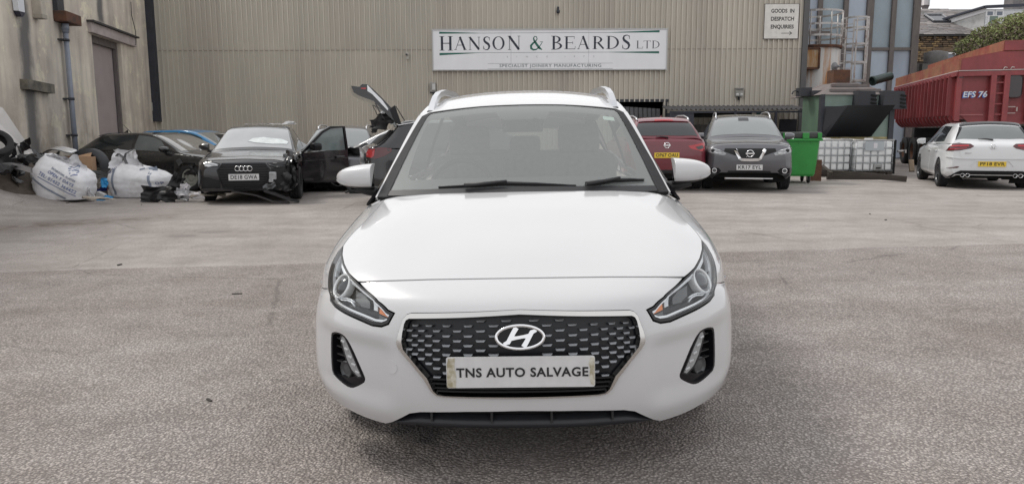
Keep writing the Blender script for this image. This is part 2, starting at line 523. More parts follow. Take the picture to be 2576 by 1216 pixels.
    vc = n.new('ShaderNodeTexVoronoi'); vc.feature = 'DISTANCE_TO_EDGE'; vc.inputs['Scale'].default_value = .42; l.new(wp.outputs['Color'], vc.inputs['Vector'])
    rc = n.new('ShaderNodeMapRange'); rc.inputs['From Min'].default_value, rc.inputs['From Max'].default_value = .002, .007; l.new(vc.outputs['Distance'], rc.inputs['Value'])
    gt_ = n.new('ShaderNodeMapRange'); gt_.inputs['From Min'].default_value, gt_.inputs['From Max'].default_value = .46, .52; l.new(t.outputs['Fac'], gt_.inputs['Value'])
    mxk = n.new('ShaderNodeMath'); mxk.operation = 'MAXIMUM'; l.new(rc.outputs['Result'], mxk.inputs[0]); l.new(gt_.outputs['Result'], mxk.inputs[1])
    mk = n.new('ShaderNodeMapRange'); mk.inputs['To Min'].default_value = .74; l.new(mxk.outputs[0], mk.inputs['Value'])
    s6 = n.new('ShaderNodeVectorMath'); s6.operation = 'SCALE'; l.new(m5.outputs['Color'], s6.inputs[0]); l.new(mk.outputs['Result'], s6.inputs['Scale'])
    fin = s6.outputs['Vector']
    if soil:                                                  # earth washed across the left of the yard from the rubbish
        sx = n.new('ShaderNodeSeparateXYZ'); l.new(wp.outputs['Color'], sx.inputs[0])
        for (x0, y0, k, wd, xa, xb) in SOIL:
            a1 = n.new('ShaderNodeMath'); a1.operation = 'MULTIPLY_ADD'; l.new(sx.outputs['X'], a1.inputs[0]); a1.inputs[1].default_value = -k; a1.inputs[2].default_value = k * x0 - y0
            a2 = n.new('ShaderNodeMath'); a2.operation = 'ADD'; l.new(a1.outputs[0], a2.inputs[0]); l.new(sx.outputs['Y'], a2.inputs[1])
            a3 = n.new('ShaderNodeMath'); a3.operation = 'ABSOLUTE'; l.new(a2.outputs[0], a3.inputs[0])
            a4 = n.new('ShaderNodeMapRange'); a4.interpolation_type = 'SMOOTHSTEP'; a4.inputs['From Min'].default_value, a4.inputs['From Max'].default_value = wd, 0; l.new(a3.outputs[0], a4.inputs['Value'])
            a5 = n.new('ShaderNodeMapRange'); a5.interpolation_type = 'SMOOTHSTEP'; a5.inputs['From Min'].default_value, a5.inputs['From Max'].default_value = xb, xa; l.new(sx.outputs['X'], a5.inputs['Value'])
            a6 = n.new('ShaderNodeMath'); a6.operation = 'MULTIPLY'; l.new(a4.outputs['Result'], a6.inputs[0]); l.new(a5.outputs['Result'], a6.inputs[1])
            a7 = n.new('ShaderNodeMapRange'); a7.inputs['From Min'].default_value, a7.inputs['From Max'].default_value = .42, .58; l.new(t5.outputs['Fac'], a7.inputs['Value'])
            a8 = n.new('ShaderNodeMath'); a8.operation = 'MULTIPLY'; l.new(a6.outputs[0], a8.inputs[0]); l.new(a7.outputs['Result'], a8.inputs[1])
            mm = n.new('ShaderNodeMixRGB'); mm.inputs[2].default_value = (.155, .125, .105, 1); l.new(a8.outputs[0], mm.inputs[0]); l.new(fin, mm.inputs[1]); fin = mm.outputs['Color']
    for (cx, cy, rx, ry, col) in blobs:                        # damp and oily marks with ragged edges
        mv = n.new('ShaderNodeVectorMath'); mv.operation = 'SUBTRACT'; l.new(wp.outputs['Color'], mv.inputs[0]); mv.inputs[1].default_value = (cx + .06, cy + .06, .06)
        ms = n.new('ShaderNodeVectorMath'); ms.operation = 'MULTIPLY'; l.new(mv.outputs['Vector'], ms.inputs[0]); ms.inputs[1].default_value = (1 / rx, 1 / ry, 0)
        ml = n.new('ShaderNodeVectorMath'); ml.operation = 'LENGTH'; l.new(ms.outputs['Vector'], ml.inputs[0])
        ad = n.new('ShaderNodeMath'); ad.operation = 'MULTIPLY_ADD'; l.new(t5.outputs['Fac'], ad.inputs[0]); ad.inputs[1].default_value = -2.2; l.new(ml.outputs['Value'], ad.inputs[2])
        mr8 = n.new('ShaderNodeMapRange'); mr8.interpolation_type = 'SMOOTHSTEP'; mr8.inputs['From Min'].default_value, mr8.inputs['From Max'].default_value = .25, -.35; mr8.inputs['To Max'].default_value = .8; l.new(ad.outputs[0], mr8.inputs['Value'])
        mm = n.new('ShaderNodeMixRGB'); mm.inputs[2].default_value = (*col, 1); l.new(mr8.outputs['Result'], mm.inputs[0]); l.new(fin, mm.inputs[1]); fin = mm.outputs['Color']
    l.new(fin, b.inputs['Base Color'])
    bp = n.new('ShaderNodeBump'); bp.inputs['Strength'].default_value = bump; bp.inputs['Distance'].default_value = 0.012; bp.invert = True
    l.new(v.outputs['Distance'], bp.inputs['Height'])
    b2 = n.new('ShaderNodeBump'); b2.inputs['Strength'].default_value = bump * .5; b2.inputs['Distance'].default_value = .01; l.new(t4.outputs['Fac'], b2.inputs['Height']); l.new(bp.outputs['Normal'], b2.inputs['Normal'])
    l.new(b2.outputs['Normal'], b.inputs['Normal'])
    return m
_a, _b, _c = ground_at(0, 598), ground_at(420, 572), ground_at(120, 512)
_f, _g = ground_at(462, 620), ground_at(545, 610)
SOIL = [(_a.x, _a.y, (_b.y - _a.y) / (_b.x - _a.x), .75, -5.5, -2.6), (_c.x, _c.y, .25, .9, -6.0, -3.8)]
yard_mat = asphalt('yard_asphalt', (.36, .335, .32), (.43, .402, .387), 70, .25, (.80, .775, .75), (1.10, 1.09, 1.08), .55, True, [(_f.x, _f.y, .16, .10, (.19, .17, .16)), (_g.x, _g.y, .16, .08, (.20, .18, .17))])
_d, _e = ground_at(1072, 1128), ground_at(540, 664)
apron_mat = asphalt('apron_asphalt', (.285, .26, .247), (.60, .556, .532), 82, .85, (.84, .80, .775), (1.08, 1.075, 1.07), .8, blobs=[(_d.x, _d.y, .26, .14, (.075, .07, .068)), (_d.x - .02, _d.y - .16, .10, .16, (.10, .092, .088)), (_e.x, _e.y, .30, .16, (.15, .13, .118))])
xs = [-180, -90, -50, -30, -22, -17] + list(np.arange(-14, 14.01, .35)) + [17, 22, 30, 50, 90, 180]
ys_ = [-30, -10, -2] + list(np.arange(0, 28.01, .35)) + [30, 40, 60, 100, 200, 400]
b = MB(); b.grid([[(x, y, gz(x, y)) for x in xs] for y in ys_]); o = b.build('yard', yard_mat); tag(o, kind='structure')
# coarse chippings surface nearer the camera, ending in a ragged line across the yard
P0, P1 = ground_at(0, 655), ground_at(2576, 617)
def edge_y(x):
    t = (x - P0.x) / (P1.x - P0.x)
    return P0.y + (P1.y - P0.y) * t + .035 * noise.noise(Vector((x * .9, 3.1, 0))) + .018 * noise.noise(Vector((x * 4, 7.7, 0))) - .25 * sstep(-3.6, -2.0, x) * (1 - sstep(-1.2, .2, x)) * 0
xs2 = list(np.arange(-13, 13.01, .12)); rows = []
for k in range(26):
    t = k / 25
    rows.append([(x, -4 + (edge_y(x) + 4) * t, gz(x, -4 + (edge_y(x) + 4) * t) + (.006 if k < 25 else -.01)) for x in xs2])
b = MB(); b.grid(rows); o = b.build('apron', apron_mat); tag(o, kind='structure')
# ================================================================ materials of the place
cladding = mat('cladding', (0.54, 0.502, 0.432), rough=0.55, var=0.07, vscale=.7, col2=(.465, .435, .38), c2scale=.5, c2pos=(.40, .85), stretch=(1.6, 1, .22))
clad_b = mat('cladding_paler', (0.565, 0.525, 0.452), rough=0.55, var=0.07, vscale=.7, col2=(.50, .465, .405), c2scale=.6, c2pos=(.40, .85), stretch=(1.6, 1, .22))
clad_c = mat('cladding_duller', (0.515, 0.475, 0.41), rough=0.55, var=0.08, vscale=.8, col2=(.44, .405, .355), c2scale=.5, c2pos=(.42, .82), stretch=(1.8, 1, .18))
dark_steel = mat('dark_steel', (0.035, 0.037, 0.045), rough=0.5, var=0.2, vscale=3)
rust_dark = mat('rusty_steel', (0.12, 0.055, 0.032), rough=0.85, col2=(.05, .035, .03), c2scale=5, var=.2, vscale=20)
grey_paint = mat('grey_paint', (0.22, 0.22, 0.225), rough=0.6, var=0.15, vscale=6)
galv = mat('galvanised', (0.42, 0.41, 0.40), rough=0.45, metal=0.5, col2=(.20, .12, .09), c2scale=4, c2pos=(.52, .72), var=.12)
sign_white = mat('sign_white', (0.80, 0.80, 0.82), rough=0.4, var=0.035, vscale=2.2, stretch=(1, 1, .4))
sign_edge = mat('sign_edge', (0.50, 0.50, 0.50), rough=0.5)
ink_navy = mat('ink_navy', (0.03, 0.035, 0.055), rough=0.5)
ink_green = mat('ink_green', (0.02, 0.13, 0.095), rough=0.5)
ink_slate = mat('ink_slate', (0.10, 0.14, 0.15), rough=0.5)
ink_black = mat('ink_black', (0.035, 0.035, 0.035), rough=0.5)
old_board = mat('old_board', (0.70, 0.68, 0.64), rough=0.6, var=0.10, vscale=3, col2=(.42, .38, .33), c2scale=2.5, c2pos=(.55, .85))
frame_brown = mat('frame_brown', (0.135, 0.118, 0.112), rough=0.75, var=0.2, vscale=4, stretch=(3, 3, .5))
def pane_mat(name, c):
    return mat(name, c, rough=0.3, var=0.13, vscale=.8, stretch=(1, 1, .5), spec=.6, rvar=.08)
pane_a, pane_b, pane_c = pane_mat('pane_pale', (.40, .46, .53)), pane_mat('pane_blue', (.25, .31, .345)), pane_mat('pane_grey', (.31, .355, .42))
dark_room = mat('dark_room', (0.012, 0.012, 0.012), rough=0.95)
stone_mats = [mat('stone_%s' % n, c, rough=.9, var=.25, vscale=4, bump=.5, bscale=18) for n, c in (('buff', (.23, .165, .10)), ('brown', (.15, .105, .070)), ('dark', (.085, .066, .052)), ('gold', (.29, .20, .105)))]
mortar = mat('mortar', (.055, .047, .04), rough=.95, var=.2, vscale=6)
slate_mats = [mat('slate_%s' % n, c, rough=.75, var=.2, vscale=3) for n, c in (('grey', (.20, .185, .185)), ('dark', (.15, .14, .14)), ('pale', (.27, .25, .24)), ('brown', (.19, .165, .155)))]
lamp_body = mat('lamp_housing', (.30, .29, .27), rough=.5, var=.15, vscale=12)

# ================================================================ warehouse of ribbed sheets
WY = 27.0
xL, xR = wall_x(27.0) + .02, at(2021, 60, WY).x
wh = thing('warehouse', 'ribbed beige metal clad warehouse across the back of the yard', 'building', (0, WY, 0))
JZ = at(1900, 119, WY).z
door_x0, door_x1, door_z = at(1545, 255, WY).x, at(1674, 255, WY).x, at(1620, 256, WY).z
PITCH_R, NR = 0.177, 7
def rib_strip(b, x, z0, z1, y):
    w, t = PITCH_R, .075
    xs = [x, x + .020, x + .028, x + .066, x + .074, x + w]
    ds = [0, 0, t, t, 0, 0]
    for i in range(5):
        b.quad((xs[i], y - ds[i], z0), (xs[i + 1], y - ds[i + 1], z0), (xs[i + 1], y - ds[i + 1], z1), (xs[i], y - ds[i], z1))
n_sheets = int((xR - xL) / (PITCH_R * NR)) + 1
for i in range(n_sheets):
    for row in (0, 1):
        b = MB()
        for k in range(NR):
            x = xL + (i * NR + k) * PITCH_R
            if x + PITCH_R > xR + .05: break
            if row: rib_strip(b, x, JZ - .05, 6.9, -.006)
            else:
                z0 = door_z if door_x0 < x + PITCH_R / 2 < door_x1 else 0.0
                rib_strip(b, x, z0, JZ, .0)
        if b.v: b.build('cladding_sheet', (cladding, clad_b, cladding, clad_c, clad_b, clad_c, cladding)[(i * 3 + row * 2) % 7], wh)
b = MB()
zr2 = at(1000, 257, WY).z
for k in range(int((xR - xL) / PITCH_R)):
    x = xL + (k + .32) * PITCH_R
    for z, step in ((JZ - .02, 2), (zr2, 2)):
        if k % step == 0 and not (z < 2.3 and door_x0 < x < door_x1): b.lathe([(0, -.052), (.016, -.05), (.02, -.03)], 6, 'Y', (x, 0, z))
o = b.build('fixing_screw', mat('screw', (.10, .06, .045), rough=.8), wh); o['kind'] = 'stuff'
b = MB(); b.box((xL + (xR - xL) / 2, -.009, JZ - .052), (xR - xL, .006, .008)); b.build('lap_line', rust_dark, wh)
b = MB(); b.box((xR + .07, -.02, 3.45), (.19, .14, 6.9)); b.box((xR + .10, 4.0, 3.45), (.06, 8, 6.9)); b.build('corner_flashing', mat('flashing_grey', (.10, .098, .098), rough=.55, var=.1), wh)
b = MB(); b.box(((xL + xR) / 2, 4.0, 6.93), (xR - xL + .2, 8.1, .05)); b.build('roof', grey_paint, wh)
b = MB(); b.box(((door_x0 + door_x1) / 2, .02, door_z + .04), (door_x1 - door_x0 + .2, .14, .09)); b.box((door_x1 + .0, .02, door_z / 2), (.10, .14, door_z)); b.box((door_x0, .02, door_z / 2), (.1, .14, door_z)); b.build('door_frame', dark_steel, wh)
b = MB(); b.box(((door_x0 + door_x1) / 2, 3.0, 1.3), (door_x1 - door_x0 + 3, .1, 3.0)); b.box(((door_x0 + door_x1) / 2, 1.6, 2.75), (4.5, 3, .05)); b.box((door_x0 - 1, 1.6, 1.3), (.05, 3, 2.8)); b.box((door_x1 + 1, 1.6, 1.3), (.05, 3, 2.8)); b.build('dark_inside', dark_room, wh)
# ribbed grey panels standing in the doorway
t = thing('ribbed_panel', 'dark grey ribbed panel standing in the open doorway behind the red car', 'panel', (at(1620, 300, 26.9).x, 26.88, 0))
b = MB()
for k in range(9):
    x = -.72 + k * .155
    b.add([(x, 0, 0), (x + .02, -.03, 0), (x + .13, -.03, 0), (x + .15, 0, 0), (x - .10, .10, 2.12 - .01 * k), (x - .08, .07, 2.12 - .01 * k), (x + .03, .07, 2.12 - .01 * k), (x + .05, .10, 2.12 - .01 * k)], [(0, 1, 5, 4), (1, 2, 6, 5), (2, 3, 7, 6), (4, 5, 6, 7)])
b.build('panel_sheet', mat('panel_grey', (.085, .085, .09), rough=.6, var=.2, vscale=5), t)

# ---------------------------------------------------------------- big sign
p0, p1 = at(1088, 75, WY - .12), at(1676, 174.5, WY - .12)
sw, sh = p1.x - p0.x, p0.z - p1.z
sg = thing('shop_sign', 'long white sign board reading HANSON & BEARDS LTD on the ribbed wall', 'sign', (p0.x, WY - .13, p1.z))
b = MB()
for a, c in ((0, .334), (.334, .666), (.666, 1)):
    b2 = MB(); b2.box((sw * (a + c) / 2, 0, sh / 2), (sw * (c - a) - .006, .02, sh)); b2.build('board', sign_white, sg)
for c, s_ in (((sw / 2, -.01, sh), (sw + .05, .05, .035)), ((sw / 2, -.01, 0), (sw + .05, .05, .035)), ((0, -.01, sh / 2), (.035, .05, sh - .04)), ((sw, -.01, sh / 2), (.035, .05, sh - .04))):
    b2 = MB(); b2.box(c, s_); b2.build('frame', sign_edge, sg)
b2 = MB(); b2.box((sw / 2, .06, sh / 2), (sw - .3, .09, sh - .2)); b2.build('batten', dark_steel, sg)
KX = sw / (2443 - 75.0)
def SX(x): return (x - 75) * KX
def SZ(y): return sh - (y - 72) * KX
class Glyph:
    """serif capitals drawn as thick and thin strokes on a cap height of 1"""
    def __init__(s): s.b = MB()
    def poly(s, pts):
        s.b.add([(x, 0, z) for x, z in pts], [tuple(range(len(pts)))])
    def bar(s, a, c, w1, w2=None):
        w2 = w1 if w2 is None else w2
        a, c = np.array(a, float), np.array(c, float); t = (c - a) / np.linalg.norm(c - a); n = np.array([-t[1], t[0]])
        s.poly([tuple(a - n * w1 / 2), tuple(c - n * w2 / 2), tuple(c + n * w2 / 2), tuple(a + n * w1 / 2)])
    def rib(s, pts, ws):
        L, Rr = [], []
        for i, p in enumerate(pts):
            a, c = np.array(pts[max(0, i - 1)], float), np.array(pts[min(len(pts) - 1, i + 1)], float); t = (c - a) / (np.linalg.norm(c - a) + 1e-9); n = np.array([-t[1], t[0]]); p = np.array(p, float)
            L.append(tuple(p + n * ws[i] / 2)); Rr.append(tuple(p - n * ws[i] / 2))
        s.b.add([(x, 0, z) for x, z in L + Rr], [(i, i + 1, len(L) + i + 1, len(L) + i) for i in range(len(L) - 1)])
    def serif(s, x, z, w): s.poly([(x - w / 2, z), (x + w / 2, z), (x + w / 2, z + .03), (x - w / 2, z + .03)])
def arcpts(cx, cz, rx, rz, a0, a1, n=18): return [(cx + rx * math.cos(R(a0 + (a1 - a0) * i / n)), cz + rz * math.sin(R(a0 + (a1 - a0) * i / n))) for i in range(n + 1)]
def thick(a0, a1, thin, fat, n=18): return [thin + (fat - thin) * abs(math.cos(R(a0 + (a1 - a0) * i / n))) ** 1.3 for i in range(n + 1)]
def glyph(ch, w, fat=.15, thin=.035):
    g = Glyph(); h = 1.0
    if ch == 'H':
        for x in (.17 * w, .83 * w): g.poly([(x - fat / 2, 0), (x + fat / 2, 0), (x + fat / 2, 1), (x - fat / 2, 1)]); g.serif(x, 0, fat * 2.1); g.serif(x, .97, fat * 2.1)
        g.poly([(.17 * w, .48), (.83 * w, .48), (.83 * w, .48 + thin * 1.3), (.17 * w, .48 + thin * 1.3)])
    elif ch == 'A':
        g.bar((.12 * w, .0), (.50 * w, 1.0), thin); g.bar((.46 * w, 1.0), (.85 * w, 0), fat * .95); g.bar((.25 * w, .36), (.70 * w, .36), thin); g.serif(.12 * w, 0, .2 * w); g.serif(.86 * w, 0, .27 * w)
    elif ch == 'N':
        g.bar((.14 * w, 0), (.14 * w, 1), thin); g.bar((.86 * w, 0), (.86 * w, 1), thin); g.bar((.12 * w, .98), (.86 * w, .02), fat); g.serif(.14 * w, 0, .22 * w); g.serif(.1 * w, .97, .2 * w); g.serif(.86 * w, .97, .22 * w)
    elif ch == 'O':
        n = 32; A = arcpts(.5 * w, .5, .48 * w, .52, 0, 360, n); B = arcpts(.5 * w, .5, .48 * w - fat, .52 - thin, 0, 360, n)
        g.b.add([(x, 0, z) for x, z in A + B], [(i, i + 1, n + 2 + i, n + 1 + i) for i in range(n)])
    elif ch == 'S':
        P = [(.84, .80), (.80, .93), (.64, 1.0), (.46, 1.0), (.27, .93), (.20, .78), (.28, .64), (.50, .53), (.72, .42), (.82, .27), (.74, .08), (.54, -.01), (.34, 0), (.18, .08), (.13, .24)]
        W = [.03, .04, .045, .06, .10, .14, .16, .17, .17, .15, .10, .06, .045, .04, .03]
        g.rib([(x * w, z) for x, z in P], [q * fat / .15 for q in W]); g.bar((.84 * w, .72), (.84 * w, .98), .03); g.bar((.13 * w, .02), (.13 * w, .3), .03)
    elif ch in 'BRDELT':
        x = .2 * w if ch != 'T' else .5 * w
        g.poly([(x - fat / 2, 0), (x + fat / 2, 0), (x + fat / 2, 1), (x - fat / 2, 1)]); g.serif(x, 0, fat * 2.2)
        if ch in 'BRDEL': g.serif(x - .02, .97, fat * 2.0)
        def bowl(z0, z1, rx):
            n = 18; cz, rz = (z0 + z1) / 2, (z1 - z0) / 2; cx = x + .1 * w
            A = arcpts(cx, cz, rx, rz, -90, 90, n); B = arcpts(cx, cz, rx - fat, rz - thin, -90, 90, n)
            g.b.add([(a, 0, z) for a, z in A + B], [(i, i + 1, n + 2 + i, n + 1 + i) for i in range(n)])
            for zz in (z0, z1 - thin): g.poly([(x, zz), (cx, zz), (cx, zz + thin), (x, zz + thin)])
        if ch == 'B': bowl(.50, 1.0, .50 * w); bowl(0, .53, .62 * w)
        if ch == 'R': bowl(.47, 1.0, .50 * w); g.bar((.46 * w, .50), (.92 * w, .02), fat * .85, fat * .8)
        if ch == 'D': bowl(0, 1.0, .70 * w)
        if ch == 'E':
            for z, xe in ((0, .92), (.485, .72), (.965, .86)): g.poly([(x, z), (xe * w, z), (xe * w, z + thin), (x, z + thin)])
            g.bar((.92 * w, 0), (.95 * w, .22), .03); g.bar((.86 * w, 1), (.86 * w, .80), .03); g.bar((.72 * w, .40), (.72 * w, .6), .03)
        if ch == 'L': g.poly([(x, 0), (.92 * w, 0), (.92 * w, thin), (x, thin)]); g.bar((.91 * w, 0), (.95 * w, .26), .04)
        if ch == 'T': g.poly([(.05 * w, .965), (.95 * w, .965), (.95 * w, 1), (.05 * w, 1)]); g.bar((.06 * w, .8), (.06 * w, 1), .04); g.bar((.94 * w, .8), (.94 * w, 1), .04)
    elif ch == '&':
        P = [(.98, .56), (.88, .40), (.72, .18), (.52, .02), (.30, -.01), (.12, .10), (.10, .30), (.26, .48), (.46, .62), (.58, .80), (.52, .97), (.38, .99), (.30, .86), (.36, .66), (.54, .40), (.76, .12), (.96, .0)]
        W = [.03, .05, .06, .09, .12, .17, .17, .13, .08, .06, .06, .06, .09, .14, .17, .17, .06]
        g.rib([(x * w, z) for x, z in P], W); g.bar((.80 * w, .58), (1.04 * w, .58), .035)
    return g.b
LET = [('H', 147, 275, 137, 277), ('A', 290, 420, 143, 271), ('N', 435, 560, 145, 271), ('S', 578, 662, 145, 270), ('O', 676, 804, 143, 270), ('N', 832, 965, 136, 272), ('&', 1055, 1185, 140, 272), ('B', 1275, 1392, 137, 272), ('E', 1405, 1522, 143, 268), ('A', 1532, 1662, 140, 268),
       ('R', 1690, 1812, 142, 268), ('D', 1828, 1957, 140, 268), ('S', 1982, 2078, 133, 268), ('L', 2133, 2203, 187, 263), ('T', 2203, 2282, 187, 263), ('D', 2288, 2367, 187, 263)]
for ch, x0, x1, y0, y1 in LET:
    hgt = (y1 - y0) * KX; wd = (x1 - x0) / float(y1 - y0)
    small = ch in 'LT' or x0 > 2100
    o = link_mesh('letter', glyph(ch, wd, .13 if small else .165, .04).mesh('letter', ink_green if ch == '&' else ink_navy), sg)
    o.location = (SX(x0), -.014, SZ(y1)); o.scale = (hgt, 1, hgt)
for top, yb in ((True, 100), (False, 306)):                    # thin rules swelling to green wedges at both ends
    yl = (93, 113) if top else (301, 325); yr = (85, 106) if top else (291, 313); ym = 107 if top else 299
    for q, m in (([(142, yl[0]), (142, yl[1]), (560, ym + 2), (560, ym - 1)], ink_green), ([(560, ym - 1), (560, ym + 2), (1850, ym + 1), (1850, ym - 2)], ink_slate), ([(1850, ym - 2), (1850, ym + 1), (2365, yr[1]), (2365, yr[0])], ink_green)):
        b2 = MB(); b2.add([(SX(x), -.013, SZ(y)) for x, y in q], [(0, 1, 2, 3)]); b2.build('rule', m, sg)
o = link_mesh('lettering', text_mesh('SPECIALIST JOINERY MANUFACTURING', .15, ink_slate, .001, 0.0, 1.15), sg, (SX(1266), -.013, SZ(431)), (R(90), 0, 0))
o.scale.x = (1782 - 750) * KX / max(.1, o.dimensions.x)
faint = mat('ink_faded', (.36, .37, .38), rough=.5)
for ch, x in zip('SINCE1972', (829, 925, 1027, 1128, 1232, 1413, 1508, 1604, 1704)):
    link_mesh('lettering', text_mesh(ch, .08, faint, .001), sg, (SX(x), -.013, SZ(341)), (R(90), 0, 0)).scale.x = 1.3
for y, x0, x1 in ((407, 628, 1900), (460, 628, 1900)):
    b2 = MB(); b2.box((SX((x0 + x1) / 2), -.012, SZ(y)), ((x1 - x0) * KX, .004, .006)); b2.build('rule', ink_slate, sg)
# ---------------------------------------------------------------- goods sign
q0, q1 = at(1925, 11, WY - .1), at(2006, 97, WY - .1)
gs = thing('direction_sign', 'weathered white board reading GOODS IN DESPATCH ENQUIRIES with an arrow', 'sign', ((q0.x + q1.x) / 2, WY - .10, (q0.z + q1.z) / 2))
gw, gh = q1.x - q0.x, q0.z - q1.z
b = MB(); b.bbox((0, 0, 0), (gw, .025, gh), .006); b.build('board', old_board, gs)
b = MB()
for c, s_ in (((0, .004, gh / 2), (gw + .05, .03, .03)), ((0, .004, -gh / 2), (gw + .05, .03, .03)), ((-gw / 2, .004, 0), (.03, .03, gh)), ((gw / 2, .004, 0), (.03, .03, gh))): b.box(c, s_)
b.build('board_edge', frame_brown, gs)
b = MB(); b.box((0, .05, 0), (gw * .8, .07, .06)); b.box((0, .05, gh * .3), (gw * .8, .07, .06)); b.build('batten', dark_steel, gs)
for txt, z in (('GOODS  IN', .30), ('DESPATCH', .07), ('ENQUIRIES', -.16)):
    o = link_mesh('lettering', text_mesh(txt, .18, ink_black, .001, .005), gs, (.03, -.014, z * gh), (R(90), 0, 0)); o.scale.x = .68 * gw / o.dimensions.x
b = MB(); b.box((.17 * gw, -.014, -.345 * gh), (.32 * gw, .004, .016))
for s_ in (1, -1): b.box((.285 * gw, -.014, -.345 * gh + s_ * .027), (.11, .004, .016), m=Matrix.Rotation(R(38) * s_, 3, 'Y'))
b.build('arrow', ink_black, gs)
# ---------------------------------------------------------------- lamps and cameras on the wall
def floodlight(px, py, label, name='floodlight'):
    p = at(px, py, WY - .12); f = thing(name, label, 'light', (p.x, WY - .1, p.z), group='lamps on the ribbed wall')
    b = MB(); b.bbox((0, .02, .02), (.20, .12, .32), .02); b.build('housing', lamp_body, f)
    b = MB(); b.bbox((.03, -.055, .03), (.12, .05, .22), .015); b.build('lens', mat('prism_lens', (.5, .5, .48), rough=.15, coat=.6), f)
    b = MB(); b.box((0, .05, -.16), (.21, .10, .035)); b.tube((0, .02, -.18), (0, .04, -.26), .025); b.build('bracket', dark_steel, f)
floodlight(1089, 221, 'grey wall lamp on the ribbed wall just left of the white roof')
f = thing('floodlight', 'square double bulkhead lamp above the corrugated lean-to roof', 'light', (at(1859, 235, WY - .1).x, WY - .1, at(1859, 235, WY - .1).z), group='lamps on the ribbed wall')
b = MB(); b.bbox((0, 0, .02), (.28, .14, .27), .03); b.box((0, -.02, .17), (.28, .2, .03)); b.build('housing', lamp_body, f)
for x in (-.07, .07):
    b = MB(); b.lathe([(.06 * math.cos(t), -.09 - .04 * math.sin(t)) for t in [i * math.pi / 10 for i in range(6)]], 14, 'Y', (x, .02, -.05)); b.build('lens', mat('prism_lens', (.5, .5, .48)), f)
b = MB(); b.tube((0, 0, -.12), (.0, .02, -.22), .03); b.build('bracket', dark_steel, f)
p = at(1025, 140, WY - .1); f = thing('security_camera', 'small pale security sensor on the ribbed wall left of the long sign', 'camera', (p.x, WY - .08, p.z))
b = MB(); b.bbox((.0, .0, -.06), (.10, .07, .13), .015); b.build('base', mat('cream_plastic', (.45, .43, .39), rough=.5), f)
b = MB(); b.bbox((-.01, -.04, .05), (.10, .12, .10), .03); b.build('head', mat('cream_plastic', (.45, .43, .39)), f); b = MB(); b.bbox((-.02, -.095, .035), (.07, .02, .05), .01); b.build('lens', dark_steel, f)
p = at(1404, 26, WY - .1); f = thing('security_camera', 'dark dome camera high on the ribbed wall above the long sign', 'camera', (p.x, WY - .08, p.z))
b = MB(); b.bbox((0, .0, .06), (.07, .10, .12), .015); b.build('base', dark_steel, f); b = MB(); b.lathe([(.0, -.09), (.045, -.07), (.06, -.03), (.06, .02), (.045, .03)], 14, 'Z', (0, -.04, -.03)); b.build('head', dark_steel, f)

# ---------------------------------------------------------------- lean-to with a corrugated roof
c0, c1 = at(1684, 272, 25.5), at(2032, 272, 25.5)
lt = thing('lean_to', 'low dark lean-to shelter with corrugated roof against the ribbed wall', 'shelter', (c0.x, 25.5, 0))
cw = c1.x - c0.x; zf, zb = at(1850, 276, 25.5).z, at(1850, 268.5, 26.98).z
n = int(cw / .155); rows = []
for yy, z in ((-.06, zf - .005), (.6, zf + (zb - zf) * .45), (1.26, zb)):
    r_ = []
    for k in range(n * 6 + 1):
        x = cw * k / (n * 6); ph = k % 6; d = (.0, .02, .055, .055, .02, .0)[ph]
        r_.append((x, yy, z + d))
    rows.append(r_)
b = MB(); b.grid(rows, False); b.grid([[(x, y, z - .02) for x, y, z in r_] for r_ in rows], False)
for r_ in (rows[0],): b.grid([[(x, y, z) for x, y, z in r_], [(x, y, z - .022) for x, y, z in r_]], False)
b.build('roof', mat('fibre_cement_dark', (.13, .125, .125), rough=.85, var=.2, vscale=6), lt)
post = mat('dark_post', (.04, .042, .055), rough=.6, var=.15)
for x in (.05, 2.2, cw - 1.05 * 1, cw - .06):
    b = MB(); b.box((x, 0, (zf - .03) / 2), (.07 if x < cw - .5 else .06, .07, zf - .03)); b.build('post', post, lt)
b = MB(); b.box((cw / 2, .0, zf - .07), (cw - .02, .06, .06)); b.build('beam', post, lt)
b = MB(); b.box((1.75, .5, zf - .16), (2.3, .05, .17)); b.build('fascia_board', dark_room, lt)
b = MB(); b.box((.45, .4, zf / 2 - .03), (.75, .8, zf - .12)); b.build('side_panel', post, lt)
for k in range(10):
    b = MB(); b.box((1.02 + k * .205, 1.1, .75), (.19, .03, 1.46)); b.build('back_board', mat('weathered_boards', (.11, .10, .095), rough=.8, var=.25, vscale=3, stretch=(4, 1, .6)), lt)
for z in (.35, .8, 1.25):
    b = MB(); b.box((cw - .35, .5, z), (.5, .5, .03)); b.build('shelf', dark_steel, lt)
b = MB(); b.box((cw - .35, .78, .85), (.6, .03, 1.6)); b.build('back_sheet', dark_steel, lt)
b = MB(); b.bbox((cw - 1.28, .95, .95), (.34, .16, .5), .02); b.build('meter_box', grey_paint, lt)
for x in (-.06, .09):
    b = MB(); b.box((cw - 1.28 + x, .865, 1.08), (.06, .01, .05)); b.build('meter_dial', ink_black, lt)
b = MB(); b.box((cw - 1.55, .2, zf - .17), (.17, .02, .17)); b.build('notice', mat('notice_green', (.03, .10, .08), rough=.5), lt)

